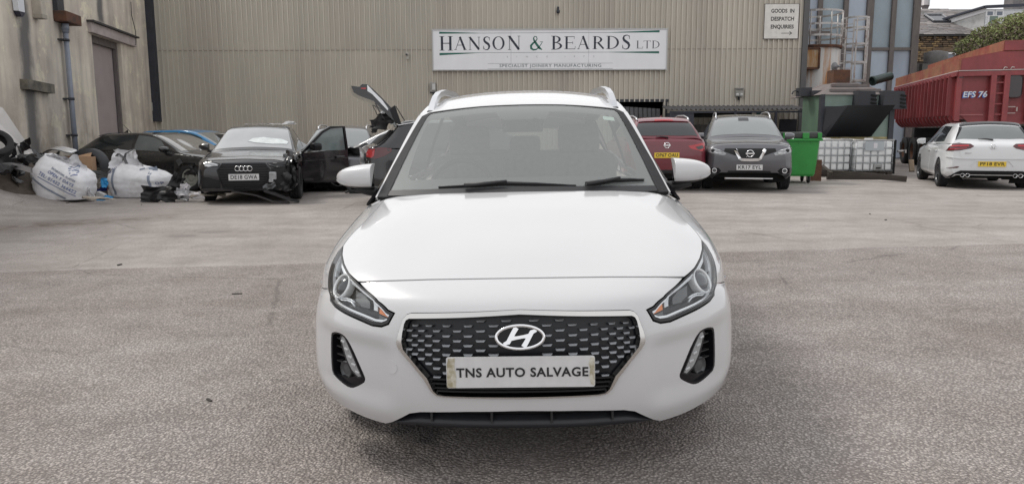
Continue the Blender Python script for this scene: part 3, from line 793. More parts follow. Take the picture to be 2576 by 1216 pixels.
# ================================================================ old rendered building on the left
def render_mat():
    m = bpy.data.materials.new('old_render'); m.use_nodes = True
    n, l = m.node_tree.nodes, m.node_tree.links; b = n['Principled BSDF']; b.inputs['Roughness'].default_value = .92
    tc = n.new('ShaderNodeTexCoord'); P = tc.outputs['Object']
    def noise_(sc, det=8, st=(1, 1, 1), rough=.6):
        mp = n.new('ShaderNodeMapping'); mp.inputs['Scale'].default_value = st; l.new(P, mp.inputs['Vector'])
        t = n.new('ShaderNodeTexNoise'); t.inputs['Scale'].default_value = sc; t.inputs['Detail'].default_value = det; t.inputs['Roughness'].default_value = rough; l.new(mp.outputs['Vector'], t.inputs['Vector']); return t.outputs['Fac']
    def ramp_(f, a, c, p0, p1):
        r = n.new('ShaderNodeValToRGB'); e = r.color_ramp.elements; e[0].position, e[1].position = p0, p1; e[0].color, e[1].color = (*a, 1), (*c, 1); l.new(f, r.inputs['Fac']); return r.outputs['Color']
    def mul(a, c, f=1.0, mode='MULTIPLY'):
        x = n.new('ShaderNodeMixRGB'); x.blend_type = mode
        if isinstance(f, float): x.inputs[0].default_value = f
        else: l.new(f, x.inputs[0])
        l.new(a, x.inputs[1])
        if isinstance(c, tuple): x.inputs[2].default_value = (*c, 1)
        else: l.new(c, x.inputs[2])
        return x.outputs['Color']
    base = ramp_(noise_(.75, 9), (.52, .465, .405), (.66, .61, .525), .38, .62)
    patch = ramp_(noise_(1.4, 10, rough=.7), (0, 0, 0), (1, 1, 1), .56, .60)       # newer, yellower patches with hard edges
    base = mul(base, (.70, .65, .52), patch, 'MIX')
    drip = ramp_(noise_(1.6, 7, (1, 1, .12)), (.70, .69, .70), (1.05, 1.04, 1.02), .36, .58)
    base = mul(base, drip)
    low = ramp_(noise_(2.2, 8), (.62, .60, .57), (1, 1, 1), .40, .55)
    sx = n.new('ShaderNodeSeparateXYZ'); l.new(P, sx.inputs[0])
    zz = n.new('ShaderNodeMapRange'); zz.inputs['From Min'].default_value, zz.inputs['From Max'].default_value = 2.2, .6; l.new(sx.outputs['Z'], zz.inputs['Value'])
    base = mul(base, low, zz.outputs['Result'])
    wob = n.new('ShaderNodeMath'); wob.operation = 'MULTIPLY_ADD'; l.new(noise_(2.2, 6, (1, 1, .5)), wob.inputs[0]); wob.inputs[1].default_value = .55; l.new(sx.outputs['Y'], wob.inputs[2])
    for c, wd, top in STAINS:                                  # soot streaks where water runs down the wall
        d = n.new('ShaderNodeMath'); d.operation = 'SUBTRACT'; l.new(wob.outputs[0], d.inputs[0]); d.inputs[1].default_value = c + .27
        a = n.new('ShaderNodeMath'); a.operation = 'ABSOLUTE'; l.new(d.outputs[0], a.inputs[0])
        mr = n.new('ShaderNodeMapRange'); mr.interpolation_type = 'SMOOTHSTEP'; mr.inputs['From Min'].default_value, mr.inputs['From Max'].default_value = wd, wd * .25; mr.inputs['To Max'].default_value = .88; l.new(a.outputs[0], mr.inputs['Value'])
        f = mr.outputs['Result']
        if top:
            g = n.new('ShaderNodeMapRange'); g.inputs['From Min'].default_value, g.inputs['From Max'].default_value = top - .15, top + .15; l.new(sx.outputs['Z'], g.inputs['Value'])
            k = n.new('ShaderNodeMath'); k.operation = 'MULTIPLY'; l.new(f, k.inputs[0]); l.new(g.outputs['Result'], k.inputs[1]); f = k.outputs[0]
        base = mul(base, (.085, .085, .09), f, 'MIX')
    l.new(base, b.inputs['Base Color'])
    bp = n.new('ShaderNodeBump'); bp.inputs['Strength'].default_value = .5; bp.inputs['Distance'].default_value = .02; l.new(noise_(5, 10, rough=.7), bp.inputs['Height']); l.new(bp.outputs['Normal'], b.inputs['Normal'])
    return m
def wall_hit(px, py):
    r = ray(px, py); t = (WX0 + 27 * .16) / (r.x + .16 * r.y); return r * t + Vector((0, 0, CAM_H))
def WS(px, py):                                               # (distance ahead, height) on the left wall
    p = wall_hit(px, py); return (p.y, p.z)
STAINS = [(WS(68, 150)[0], .42, 0), (WS(252, 20)[0], .34, WS(252, 62)[1])]
old_render = render_mat()
lb = thing('rendered_building', 'old stained rendered building with blocked doorway on the left', 'building')
wd_ = np.array([-.16, 1, 0]); nrm_ = np.array([1, .16, 0]) / math.hypot(1, .16)
lmap = lambda uv: (np.stack([WX0 + (27 - uv[:, 0]) * .16, uv[:, 0], uv[:, 1]], 1), np.repeat(nrm_[None], len(uv), 0))
dl, dr = WS(234, 140), WS(307, 160); dtop = WS(234, 86)[1]
YA, YB = dl[0], dr[0]
panel('wall', [(6, -.3), (27.6, -.3), (27.6, 7.5), (6, 7.5)], lmap, old_render, lb, holes=[[(YA, .02), (YB, .02), (YB, dtop), (YA, dtop)]], step=.8, thick=.35)
b = MB(); pA, pB = np.array([wall_x(YA), YA, 0]) - nrm_ * .22, np.array([wall_x(YB), YB, 0]) - nrm_ * .22
b.quad(pA, pB, pB + [0, 0, dtop], pA + [0, 0, dtop]); b.build('door', mat('door_board', (.33, .285, .28), rough=.8, var=.10, vscale=1.2), lb)
b = MB(); q = np.array([wall_x(YB), YB, 0]) - nrm_ * .15 - wd_ * .10
b.box((q[0], q[1], dtop / 2), (.10, .12, dtop), math.atan2(.16, 1)); q2 = (pA + pB) / 2 + nrm_ * .06; b.box((q2[0], q2[1], dtop - .10), (.10, YB - YA, .2), math.atan2(.16, 1)); b.build('door_frame', frame_brown, lb)
l0, l1 = WS(220, 75), WS(336, 108)
lm = Vector(((wall_x(l0[0]) + wall_x(l1[0])) / 2, (l0[0] + l1[0]) / 2, 0)) + Vector(nrm_) * .03
hl_ = WS(220, 58)[1] - WS(220, 84)[1]
b = MB(); b.bbox((lm.x, lm.y, dtop + hl_ / 2 + .01), (.16, l1[0] - l0[0], hl_), .02, Matrix.Rotation(math.atan2(.16, 1), 3, 'Z')); b.build('lintel', mat('lintel_stone', (.40, .35, .335), rough=.85, var=.2, vscale=3), lb)
b = MB(); b.box((lm.x + .05, lm.y, dtop + hl_ + .03), (.22, l1[0] - l0[0] + .1, .05), math.atan2(.16, 1)); b.build('drip_course', mat('soot_stone', (.06, .055, .055), rough=.9), lb)
pw0, pw1 = WS(48, 205), WS(120, 222)
b = MB(); pm = Vector((wall_x((pw0[0] + pw1[0]) / 2), (pw0[0] + pw1[0]) / 2, (pw0[1] + pw1[1]) / 2)) + Vector(nrm_) * .08
pa_, pb_ = wall_hit(50, 211) + Vector(nrm_) * .08, wall_hit(120, 224) + Vector(nrm_) * .08
b.path([pa_, pb_], .1, sq=(.16, .22)); b.build('stone_corbel', mat('corbel_stone', (.17, .155, .125), rough=.9, var=.3, vscale=4, col2=(.08, .075, .07), c2scale=3), lb)
cp = wall_hit(383, 100)
b = MB(); b.box((cp.x + .16, 26.80, 1.2 + (6.4 - 1.2) / 2 + .55), (.30, .22, 5.4)); b.build('corner_casing', mat('casing_blue_black', (.035, .038, .05), rough=.55, var=.2), lb)
b = MB(); b.box((cp.x + .05, 26.70, WS(380, 268)[1]), (.14, .14, .28)); b.build('junction_box', mat('cream_plastic', (.45, .43, .39)), lb)
b = MB(); b.tube(wall_hit(368, 20) + Vector((.09, 0, 0)), wall_hit(382, 258) + Vector((.09, 0, 0)), .035); b.build('conduit', galv, lb)
c_ = [wall_hit(326, 5) + Vector(nrm_) * .04, wall_hit(328, 40) + Vector(nrm_) * .04, wall_hit(333, 80) + Vector(nrm_) * .1, wall_hit(332, 112) + Vector(nrm_) * .12, wall_hit(326, 116) + Vector(nrm_) * .03]
b = MB(); b.path(c_, .012, 6); b.build('cable', ink_black, lb)
# downpipe with its rusty hopper
dp = thing('downpipe', 'grey plastic downpipe with rusty hopper head on the rendered wall', 'pipe', (0, 0, 0))
pip = mat('grey_pipe', (.21, .23, .275), rough=.45, var=.08, vscale=5)
pt = wall_hit(150, 70) + Vector(nrm_) * .13; pb = Vector((pt.x, pt.y, .1))
b = MB(); b.tube(pb, pt, .062, n=14); b.build('pipe', pip, dp)
for py in (66, 72): 
    z = wall_hit(150, py)[2]; b = MB(); b.tube((pt.x, pt.y, z - .10), (pt.x, pt.y, z + .06), .09 if py == 66 else .078, n=14); b.build('pipe_socket', pip, dp)
for py in (100, 247, 340):
    z = wall_hit(150, py)[2]; b = MB(); b.tube((pt.x, pt.y, z - .03), (pt.x, pt.y, z + .03), .078, n=14); b.box((pt.x - .06, pt.y - .08, z), (.2, .26, .035), math.atan2(.16, 1)); b.build('pipe_bracket', dark_steel, dp)
hz = wall_hit(150, 45)[2]
b = MB(); b.bbox((pt.x - .02, pt.y + .15, hz), (.34, .95, .26), .02, Matrix.Rotation(math.atan2(.16, 1), 3, 'Z')); b.build('hopper_head', rust_dark, dp)
b = MB(); b.box((pt.x - .08, pt.y - .12, hz + .3), (.16, .4, .4), math.atan2(.16, 1)); b.build('outlet', dark_steel, dp)
# boxes high on the wall
p = wall_hit(38, 20); f = thing('alarm_box', 'white alarm box with dark base high on the stained wall', 'alarm', p + Vector(nrm_) * .08, R(-90 - 9))
f.rotation_euler = (0, 0, R(99))
b = MB(); b.prism([(-.15, .16), (.15, .20), (.15, -.06), (.06, -.16), (-.03, -.17), (-.13, -.07)], .11, (0, -.05, 0)); b.build('cover', mat('alarm_white', (.68, .70, .74), rough=.35), f)
b = MB(); b.prism([(-.13, -.075), (.15, -.065), (.062, -.172), (-.032, -.182)], .116, (0, -.053, -.01)); b.build('base', mat('alarm_blue_black', (.03, .03, .05), rough=.4), f)
p = wall_hit(86, 14); f = thing('meter_box', 'narrow cream steel box high on the stained wall beside the downpipe', 'box', p + Vector(nrm_) * .1)
b = MB(); b.bbox((0, 0, .02), (.2, .26, .62), .015, Matrix.Rotation(math.atan2(.16, 1), 3, 'Z')); b.build('case', mat('cream_steel', (.44, .40, .34), rough=.6, var=.15, vscale=6), f)
b = MB(); b.bbox((.02, 0, -.25), (.19, .27, .10), .01, Matrix.Rotation(math.atan2(.16, 1), 3, 'Z')); b.build('lid', mat('cream_steel_dark', (.34, .31, .26), rough=.6), f)

# ================================================================ glazed tower behind, on the right
GY = 34.0
gt = thing('glazed_building', 'tall building with pale blue frosted panels in brown frames', 'building', (0, GY, 0))
mx_ = [2003, 2060.5, 2125, 2186, 2245.6, 2303]
zs = [(.0, at(2100, 124, GY).z), (at(2100, 124, GY).z, 9.2)]
pm_ = [[pane_a, pane_a, pane_a, pane_a, pane_c], [pane_c, pane_b, pane_a, pane_b, pane_b]]
for i in range(5):
    xa, xb = at(mx_[i], 60, GY).x, at(mx_[i + 1], 60, GY).x
    for r_, (za, zb_) in enumerate(zs):
        b = MB(); b.box(((xa + xb) / 2, .05, (za + zb_) / 2), (xb - xa - .1, .03, zb_ - za - .08)); b.build('pane', pm_[r_][i], gt)
    b = MB(); b.box(((xa + xb) / 2, 0, zs[1][0]), (xb - xa - .16, .12, .13)); b.build('transom', frame_brown, gt)
for i, x in enumerate(mx_):
    X = at(x, 60, GY).x; b = MB(); wd = .30 if i in (3, 5) else (.2 if i else .1); b.box((X, -.01, 4.6), (wd, .16, 9.2)); b.build('mullion', frame_brown, gt)
b = MB(); X0, X1 = at(2003, 60, GY).x, at(2303, 60, GY).x; b.box(((X0 + X1) / 2, 3.2, 4.6), (X1 - X0, 6.2, 9.18)); b.build('core', frame_brown, gt)
X = at(2060, 82, GY - .2).x; b = MB(); b.box(((X0 + X) / 2, -.12, at(2040, 82, GY - .1).z), (X - X0 + 1.0, .08, .12)); b.build('transom', frame_brown, gt)
# ---------------------------------------------------------------- rusty tank with railing
TY = 28.8
tcx = at(2044, 200, TY).x; tr = at(2104, 200, TY).x - tcx
tz = at(2060, 121, TY).z
tank_mat = mat('tank_paint', (.46, .45, .43), rough=.5, col2=(.30, .135, .04), c2scale=1.5, c2pos=(.47, .60), stretch=(2.2, 2.2, .22), var=.1)
tk_ = thing('storage_tank', 'white steel tank streaked with rust behind the warehouse corner', 'tank', (tcx, TY, 0))
b = MB(); b.lathe([(tr, 0), (tr, tz), (tr * .7, tz + .08), (0, tz + .12)], 36); b.build('shell', tank_mat, tk_)
b = MB(); b.lathe([(tr + .06, tz - .05), (tr + .08, tz), (tr + .08, tz + .04), (tr, tz + .05)], 36); b.build('rim_band', rust_dark, tk_)
rail = galv
for z in (.32, .66, 1.06):
    zt = tz + z * (at(2060, 34, TY).z - tz) / 1.06
    b = MB(); b.path([((tr + .05) * math.cos(t), (tr + .05) * math.sin(t), zt) for t in [2 * math.pi * i / 32 for i in range(32)]], .03, closed=True, sq=(.02, .07)); b.build('railing', rail, tk_)
for k in range(8):
    a = 2 * math.pi * (k + .3) / 8; b = MB(); b.tube(((tr + .05) * math.cos(a), (tr + .05) * math.sin(a), tz), ((tr + .05) * math.cos(a), (tr + .05) * math.sin(a), at(2060, 34, TY).z), .028, n=6); b.build('railing_post', rail, tk_)
hx0, hx1 = at(2012, 130, TY - tr).x - tcx, at(2060, 130, TY - tr).x - tcx; hz0, hz1 = at(2040, 172, TY - tr).z, at(2040, 122, TY - tr).z
b = MB()
for c, s_ in ((((hx0 + hx1) / 2, -tr - .05, hz0), (hx1 - hx0, .08, .07)), (((hx0 + hx1) / 2, -tr - .05, hz1), (hx1 - hx0, .08, .07)), ((hx1, -tr - .05, (hz0 + hz1) / 2), (.06, .08, hz1 - hz0)), ((hx0, -tr - .05, (hz0 + hz1) / 2), (.06, .08, hz1 - hz0))): b.box(c, s_)
b.build('hatch_frame', rust_dark, tk_)
b = MB(); b.box(((hx0 + hx1) / 2, -tr - .03, (hz0 + hz1) / 2), (hx1 - hx0 - .05, .03, hz1 - hz0 - .05)); b.build('hatch_plate', mat('hatch_paint', (.40, .34, .25), rough=.5, col2=(.32, .16, .05), c2scale=2.5, c2pos=(.4, .6), stretch=(2, 2, .4)), tk_)
b = MB(); b.lathe([(0, -.02), (.16, -.02), (.16, .02), (.05, .03), (.045, .22), (0, .22)], 18, 'Y'); o = b.build('flange', grey_paint, tk_); a = math.acos((at(2078, 168, TY).x - tcx) / tr); o.location = (tr * math.cos(a), -tr * math.sin(a), at(2078, 168, TY - tr * .8).z); o.rotation_euler = (0, 0, R(180) + 0.5)
# ---------------------------------------------------------------- caged ladder
LYY = 30.2
lx = at(2128, 150, LYY).x; lz1, lz0 = at(2128, 48, LYY).z, 0.0
cl = thing('caged_ladder', 'pale steel ladder with safety hoops in front of the frosted panels', 'ladder', (lx, LYY, 0))
for x in (-.24, .24):
    b = MB(); b.box((x, 0, lz1 / 2), (.06, .03, lz1)); b.build('stringer', galv, cl)
k = 0
while .3 + k * .28 < lz1:
    b = MB(); b.tube((-.24, 0, .3 + k * .28), (.24, 0, .3 + k * .28), .014, n=6); b.build('rung', galv, cl); k += 1
hz_ = [at(2128, y, LYY).z for y in (51, 76, 116, 161, 206)]
for z in hz_:
    pts = [(-.26, 0, z)] + [(.12 + .46 * math.cos(t), -.42 + .5 * math.sin(t), z) for t in [R(150 + 240 * i / 16) for i in range(17)]] + [(.26, 0, z)]
    b = MB(); b.path(pts, .03, sq=(.012, .07)); b.build('hoop', galv, cl)
for t in (R(200), R(250), R(300), R(350)):
    b = MB(); x, y = .12 + .46 * math.cos(t), -.42 + .5 * math.sin(t); b.box((x, y, (hz_[0] + hz_[-1]) / 2), (.045, .045, hz_[0] - hz_[-1])); b.build('cage_bar', galv, cl)

# ================================================================ stone house with a slate roof beyond
HY = 45.0
hx0, hx1 = at(2296, 100, HY).x, at(2640, 100, HY).x
ez, rz = at(2380, 89, HY).z, at(2380, 26, HY + 4.2).z
hs_ = thing('stone_house', 'stone house with slate roof and white dormer beyond the red trailer', 'house', (0, HY, 0))
b = MB(); b.box(((hx0 + hx1) / 2, 3.0, ez / 2), (hx1 - hx0, 5.8, ez)); b.build('wall', mortar, hs_)
rng = random.Random(5); cnt = 0
z = at(2380, 152, HY).z; course = .118
wx0, wx1, wz0, wz1 = at(2354, 150, HY).x, at(2402, 150, HY).x, at(2380, 150, HY).z, at(2380, 134, HY).z
st_me = {}
def stone_mesh(k):
    if k not in st_me:
        r2 = random.Random(k); b = MB(); bm = bmesh.new(); bmesh.ops.create_cube(bm, size=1); bmesh.ops.bevel(bm, geom=bm.edges[:], offset=.08, segments=1, affect='EDGES')
        for v in bm.verts: v.co += Vector((r2.uniform(-.03, .03), r2.uniform(-.08, .08), r2.uniform(-.05, .05)))
        bm.verts.index_update(); b.add([v.co for v in bm.verts], [[v.index for v in f.verts] for f in bm.faces]); bm.free(); st_me[k] = b.mesh('stone', stone_mats[k % 4])
    return st_me[k]
while z < ez - .05:
    x = hx0 + rng.uniform(-.15, .1); xend = at(2450, 120, HY).x
    while x < xend:
        l_ = rng.uniform(.22, .5)
        if not (wx0 - .12 < x + l_ / 2 < wx1 + .12 and wz0 - .1 < z < wz1 + .12) and cnt < 290:
            o = link_mesh('stone', stone_mesh(rng.randrange(12)), hs_, (x + l_ / 2, .06 + rng.uniform(-.012, .012), z), None, (l_ - .03, .12, course - .026)); cnt += 1
        x += l_
    z += course
wn = MB(); wn.box(((wx0 + wx1) / 2, .02, (wz0 + wz1) / 2 - .3), (wx1 - wx0 - .1, .04, wz1 - wz0 + .5)); wn = wn.build('window', mat('house_glass', (.16, .18, .22), rough=.08), hs_)
b = MB()
upvc = mat('white_upvc', (.75, .75, .76), rough=.4)
for c, s_ in ((((wx0 + wx1) / 2, -.02, wz1), (wx1 - wx0 + .12, .08, .1)), (((wx0 + wx1) / 2, -.02, wz0 + .0), (wx1 - wx0 + .12, .08, .1)), ((wx0, -.02, (wz0 + wz1) / 2 - .3), (.1, .08, wz1 - wz0 + .5)), ((wx1, -.02, (wz0 + wz1) / 2 - .3), (.1, .08, wz1 - wz0 + .5))): b.box(c, s_)
b.build('frame', upvc, wn)
b = MB(); b.box(((wx0 + wx1) / 2, -.03, wz1 + .20), (wx1 - wx0 + .5, .12, .22)); b.build('lintel', stone_mats[1], hs_)
b = MB(); b.box(((hx0 + hx1) / 2, -.16, ez + .0), (hx1 - hx0 + .3, .12, .11)); b.build('gutter', ink_black, hs_)
for k in range(7):
    x = hx0 + .5 + k * .72; b = MB(); b.box((x, -.02, ez - .14), (.14, .2, .16)); b.build('corbel', stone_mats[2], hs_)
# roof: deck, then slates in courses
sl_ = Vector((0, 4.2, rz - ez)); L_ = sl_.length; su_ = sl_.normalized(); rn_ = Vector((0, -su_.z, su_.y))
rot_r = math.atan2(su_.z, su_.y)
b = MB(); a = Vector((hx0 - .2, -.22, ez - .02)); c = Vector((hx1, -.22, ez - .02)); b.quad(a, c, c + sl_ * 1.03, a + sl_ * 1.03)
b.quad(a + sl_ * 1.03, c + sl_ * 1.03, c + Vector((0, 8.6, 0)), a + Vector((0, 8.6, 0))); deck = b.build('roof', slate_mats[1], hs_)
sm_ = {}
for k in range(4):
    b = MB(); b.bbox((0, 0, 0), (1, 1, 1), .06); sm_[k] = b.mesh('slate', slate_mats[k])
rows_n, cnt = 22, 0
for r_ in range(rows_n):
    x = hx0 - .2 + (.17 if r_ % 2 else 0)
    while x < at(2470, 60, HY).x - r_ * .0 and cnt < 298:
        wd = rng.uniform(.48, .78)
        p = Vector((x + wd / 2, -.26, ez)) + su_ * (L_ * (r_ + .5) / rows_n) + rn_ * (.045 + rng.uniform(-.006, .012))
        o = link_mesh('slate', sm_[rng.choice((0, 0, 1, 2, 3))], deck, p, (rot_r - .035 + rng.uniform(-.01, .01), 0, rng.uniform(-.012, .012)), (wd - .02, L_ / rows_n * 1.12, .022)); cnt += 1
        x += wd
kp = Vector((at(2358, 56, HY + 2).x, -.26, ez)) + su_ * (L_ * .56) + rn_ * .10
sky_l = MB(); sky_l.box((0, 0, 0), (1.05, 1.3, .10)); so = sky_l.build('skylight', dark_steel, deck, kp, (rot_r, 0, 0))
b = MB(); b.box((0, 0, .06), (.86, 1.1, .02)); b.build('pane', mat('skylight_glass', (.06, .065, .075), rough=.1), so)
b = MB(); b.box((0, .55, .10), (1.1, .10, .1)); b.box((-.5, 0, .08), (.08, 1.2, .06)); b.box((.5, 0, .08), (.08, 1.2, .06)); b.build('sash', mat('lead_grey', (.3, .3, .31), rough=.5), so)
# white dormer
dx0, dx1 = at(2474, 60, HY - .2).x, at(2680, 60, HY - .2).x
dz1 = at(2480, 24, HY - .2).z; dz0 = ez + .2
dm = MB(); dm.box(((dx0 + dx1) / 2, 1.8, (dz0 + dz1) / 2), (dx1 - dx0, 4.2, dz1 - dz0)); dmo = dm.build('dormer', mat('dormer_white', (.66, .68, .70), rough=.6, var=.06, vscale=2), hs_)
k = 0
while dz0 + k * .16 < dz1 - .1:
    b = MB(); b.box(((dx0 + dx1) / 2, -.335, dz0 + .08 + k * .16), (dx1 - dx0 - .02, .03, .15), m=Matrix.Rotation(R(5), 3, 'X')); b.build('weatherboard', mat('dormer_white', (.66, .68, .70)), dmo); k += 1
# sloping cheek on its left, with a white barge board
cx_ = at(2410, 60, HY).x
b = MB(); b.add([(dx0 - .02, -.3, dz0 - .2), (dx0 - .02, -.3, dz1), (cx_ + .15, 2.2, dz1 - .45), (cx_ + .15, 2.2, dz0 + .9)], [(0, 1, 2, 3)]); b.build('cheek', mat('cheek_render', (.50, .50, .49), rough=.7, col2=(.30, .30, .29), c2scale=2.5, c2pos=(.45, .7)), dmo)
b = MB(); b.path([(dx0, -.36, dz1 - .02), (cx_ + .1, 2.2, dz1 - .50)], .1, sq=(.06, .26)); b.build('barge_board', upvc, dmo)
b = MB(); b.path([(dx0 - .1, -.45, dz1 + .12), (cx_ + .05, 2.2, dz1 - .30)], .1, sq=(.3, .1)); b.path([(dx0 - .2, -.45, dz1 + .10), (dx1, -.45, dz1 + .30)], .1, sq=(.3, .14)); b.build('flat_roof', mat('roof_felt', (.05, .055, .075), rough=.7), dmo)
for x in (2491, 2515):
    q = at(x, 34, HY - .4); b = MB(); b.box((q.x, -.36, q.z), (.46, .06, .36)); f_ = b.build('window', upvc, dmo)
for x in (2491, 2515):
    q = at(x, 34, HY - .4); b = MB(); b.box((q.x, -.40, q.z), (.30, .03, .2)); b.build('window', mat('house_glass', (.16, .18, .22)), dmo)
q = at(2500, 52, HY - .4); b = MB(); b.box((q.x, -.35, q.z), (.62, .05, .6)); b.build('window', upvc, dmo); b = MB(); b.box((q.x, -.385, q.z), (.46, .03, .5)); b.build('window', mat('window_green', (.15, .2, .17), rough=.1), dmo)
q = at(2576, 8, HY + 3); b = MB(); b.box((q.x + .4, 3.4, q.z), (2.2, .9, .9)); b.build('chimney', slate_mats[1], hs_)
# flue beyond the roof, stone stub beside the glazed building
p = at(2326.5, 29, 52); f = thing('flue_pipe', 'pale metal flue pipe rising behind the slate roof', 'chimney', (p.x, 52, 0))
zt = at(2326, -40, 52).z
b = MB(); b.tube((0, 0, 0), (0, 0, p.z + .1), .18, n=16); b.tube((0, 0, p.z + .1), (0, 0, p.z + .38), .16, .26, n=16); b.tube((0, 0, p.z + .38), (0, 0, zt), .26, n=16); b.build('pipe', mat('flue_steel', (.42, .40, .41), rough=.45, metal=.3), f)
p = at(2335, 178, 35.5); f = thing('stone_pier', 'squat grey stone pier between the frosted panels and the stone house', 'wall', (p.x, 35.5, 0))
b = MB(); b.box((0, 0, at(2335, 162, 35.5).z / 2), (1.0, .8, at(2335, 162, 35.5).z)); b.box((-.35, .2, at(2335, 140, 35.5).z / 2 - .3), (.5, .7, at(2335, 148, 35.5).z)); b.build('pier', mat('pier_stone', (.16, .16, .155), rough=.9, var=.25, vscale=2.5, bump=.4, bscale=6), f)
b = MB(); b.lathe([(.42, at(2345, 165, 35.5).z - .1), (.50, at(2345, 150, 35.5).z), (.50, at(2345, 132, 35.5).z), (.2, at(2345, 128, 35.5).z)], 14, c=(.30, 0, 0)); b.build('cap_stone', mat('cap_stone', (.22, .215, .21), rough=.9, var=.25, vscale=2), f)
# ================================================================ the white estate car in front
white_paint = mat('white_paint', (0.565, 0.565, 0.572), rough=0.26, coat=1.0, spec=0.5, var=0.012, vscale=2.0)
chrome = mat('chrome', (0.82, 0.82, 0.83), rough=0.09, metal=1.0)
satin = mat('satin_silver', (0.62, 0.63, 0.65), rough=0.32, metal=0.9)
silver_trim = mat('silver_trim', (0.72, 0.73, 0.75), rough=0.3, metal=0.6, coat=0.3)
gloss_black = mat('gloss_black', (0.009, 0.009, 0.011), rough=0.14, spec=0.35)
black_plastic = mat('black_plastic', (0.022, 0.022, 0.024), rough=0.5, var=0.12, vscale=14)
dark_plastic = mat('dark_plastic', (0.009, 0.009, 0.010), rough=0.6)
rubber = mat('rubber', (0.022, 0.022, 0.024), rough=0.75, var=0.2, vscale=20, bump=0.2, bscale=90)
tyre_mat = mat('tyre_rubber', (0.026, 0.026, 0.027), rough=0.85, var=0.25, vscale=9, bump=0.25, bscale=70)
underbody = mat('underbody', (0.012, 0.012, 0.012), rough=0.9)
lamp_black = mat('lamp_black', (0.02, 0.02, 0.022), rough=0.3)
lamp_grey = mat('lamp_grey', (0.10, 0.104, 0.108), rough=0.3, metal=0.4)
lamp_pale = mat('lamp_pale', (0.62, 0.64, 0.66), rough=0.25, metal=0.2)
lamp_lens = clear_glass('lamp_lens', (0.97, 0.98, 0.98))
orange_lamp = mat('orange_lamp', (0.75, 0.22, 0.05), rough=0.2, coat=0.5)
red_lamp = mat('red_lamp', (0.42, 0.012, 0.02), rough=0.12, coat=1.0)
red_lamp_dark = mat('red_lamp_dark', (0.075, 0.006, 0.010), rough=0.12, coat=1.0)
screen_glass = clear_glass('screen_glass', (0.76, 0.80, 0.78), 0.015, mix=0.26)  # film paints the pale sky reflection into the windscreen
side_glass = clear_glass('side_glass', (0.5, 0.55, 0.53), 0.01, mix=0.02)
privacy_glass = mat('privacy_glass', (0.008, 0.009, 0.011), rough=0.03, spec=0.6, coat=0.4)
trim_fabric = mat('trim_fabric', (0.14, 0.14, 0.14), rough=0.9, var=0.2, vscale=30)
dash_mat = mat('dash_plastic', (0.15, 0.15, 0.148), rough=0.75)
lining_mat = mat('head_lining', (0.32, 0.31, 0.30), rough=0.9)
plate_white = mat('plate_white', (0.62, 0.62, 0.62), rough=0.35, var=0.06, vscale=18)
plate_yellow = mat('plate_yellow', (0.72, 0.50, 0.05), rough=0.35, var=0.06, vscale=18)
plate_ink = mat('plate_ink', (0.02, 0.02, 0.022), rough=0.5)
tape_mat = mat('brown_tape', (0.34, 0.30, 0.20), rough=0.5, col2=(0.62, 0.60, 0.52), c2scale=26, c2pos=(0.4, 0.6))
disc_steel = mat('disc_steel', (0.35, 0.34, 0.33), rough=0.45, metal=0.8)

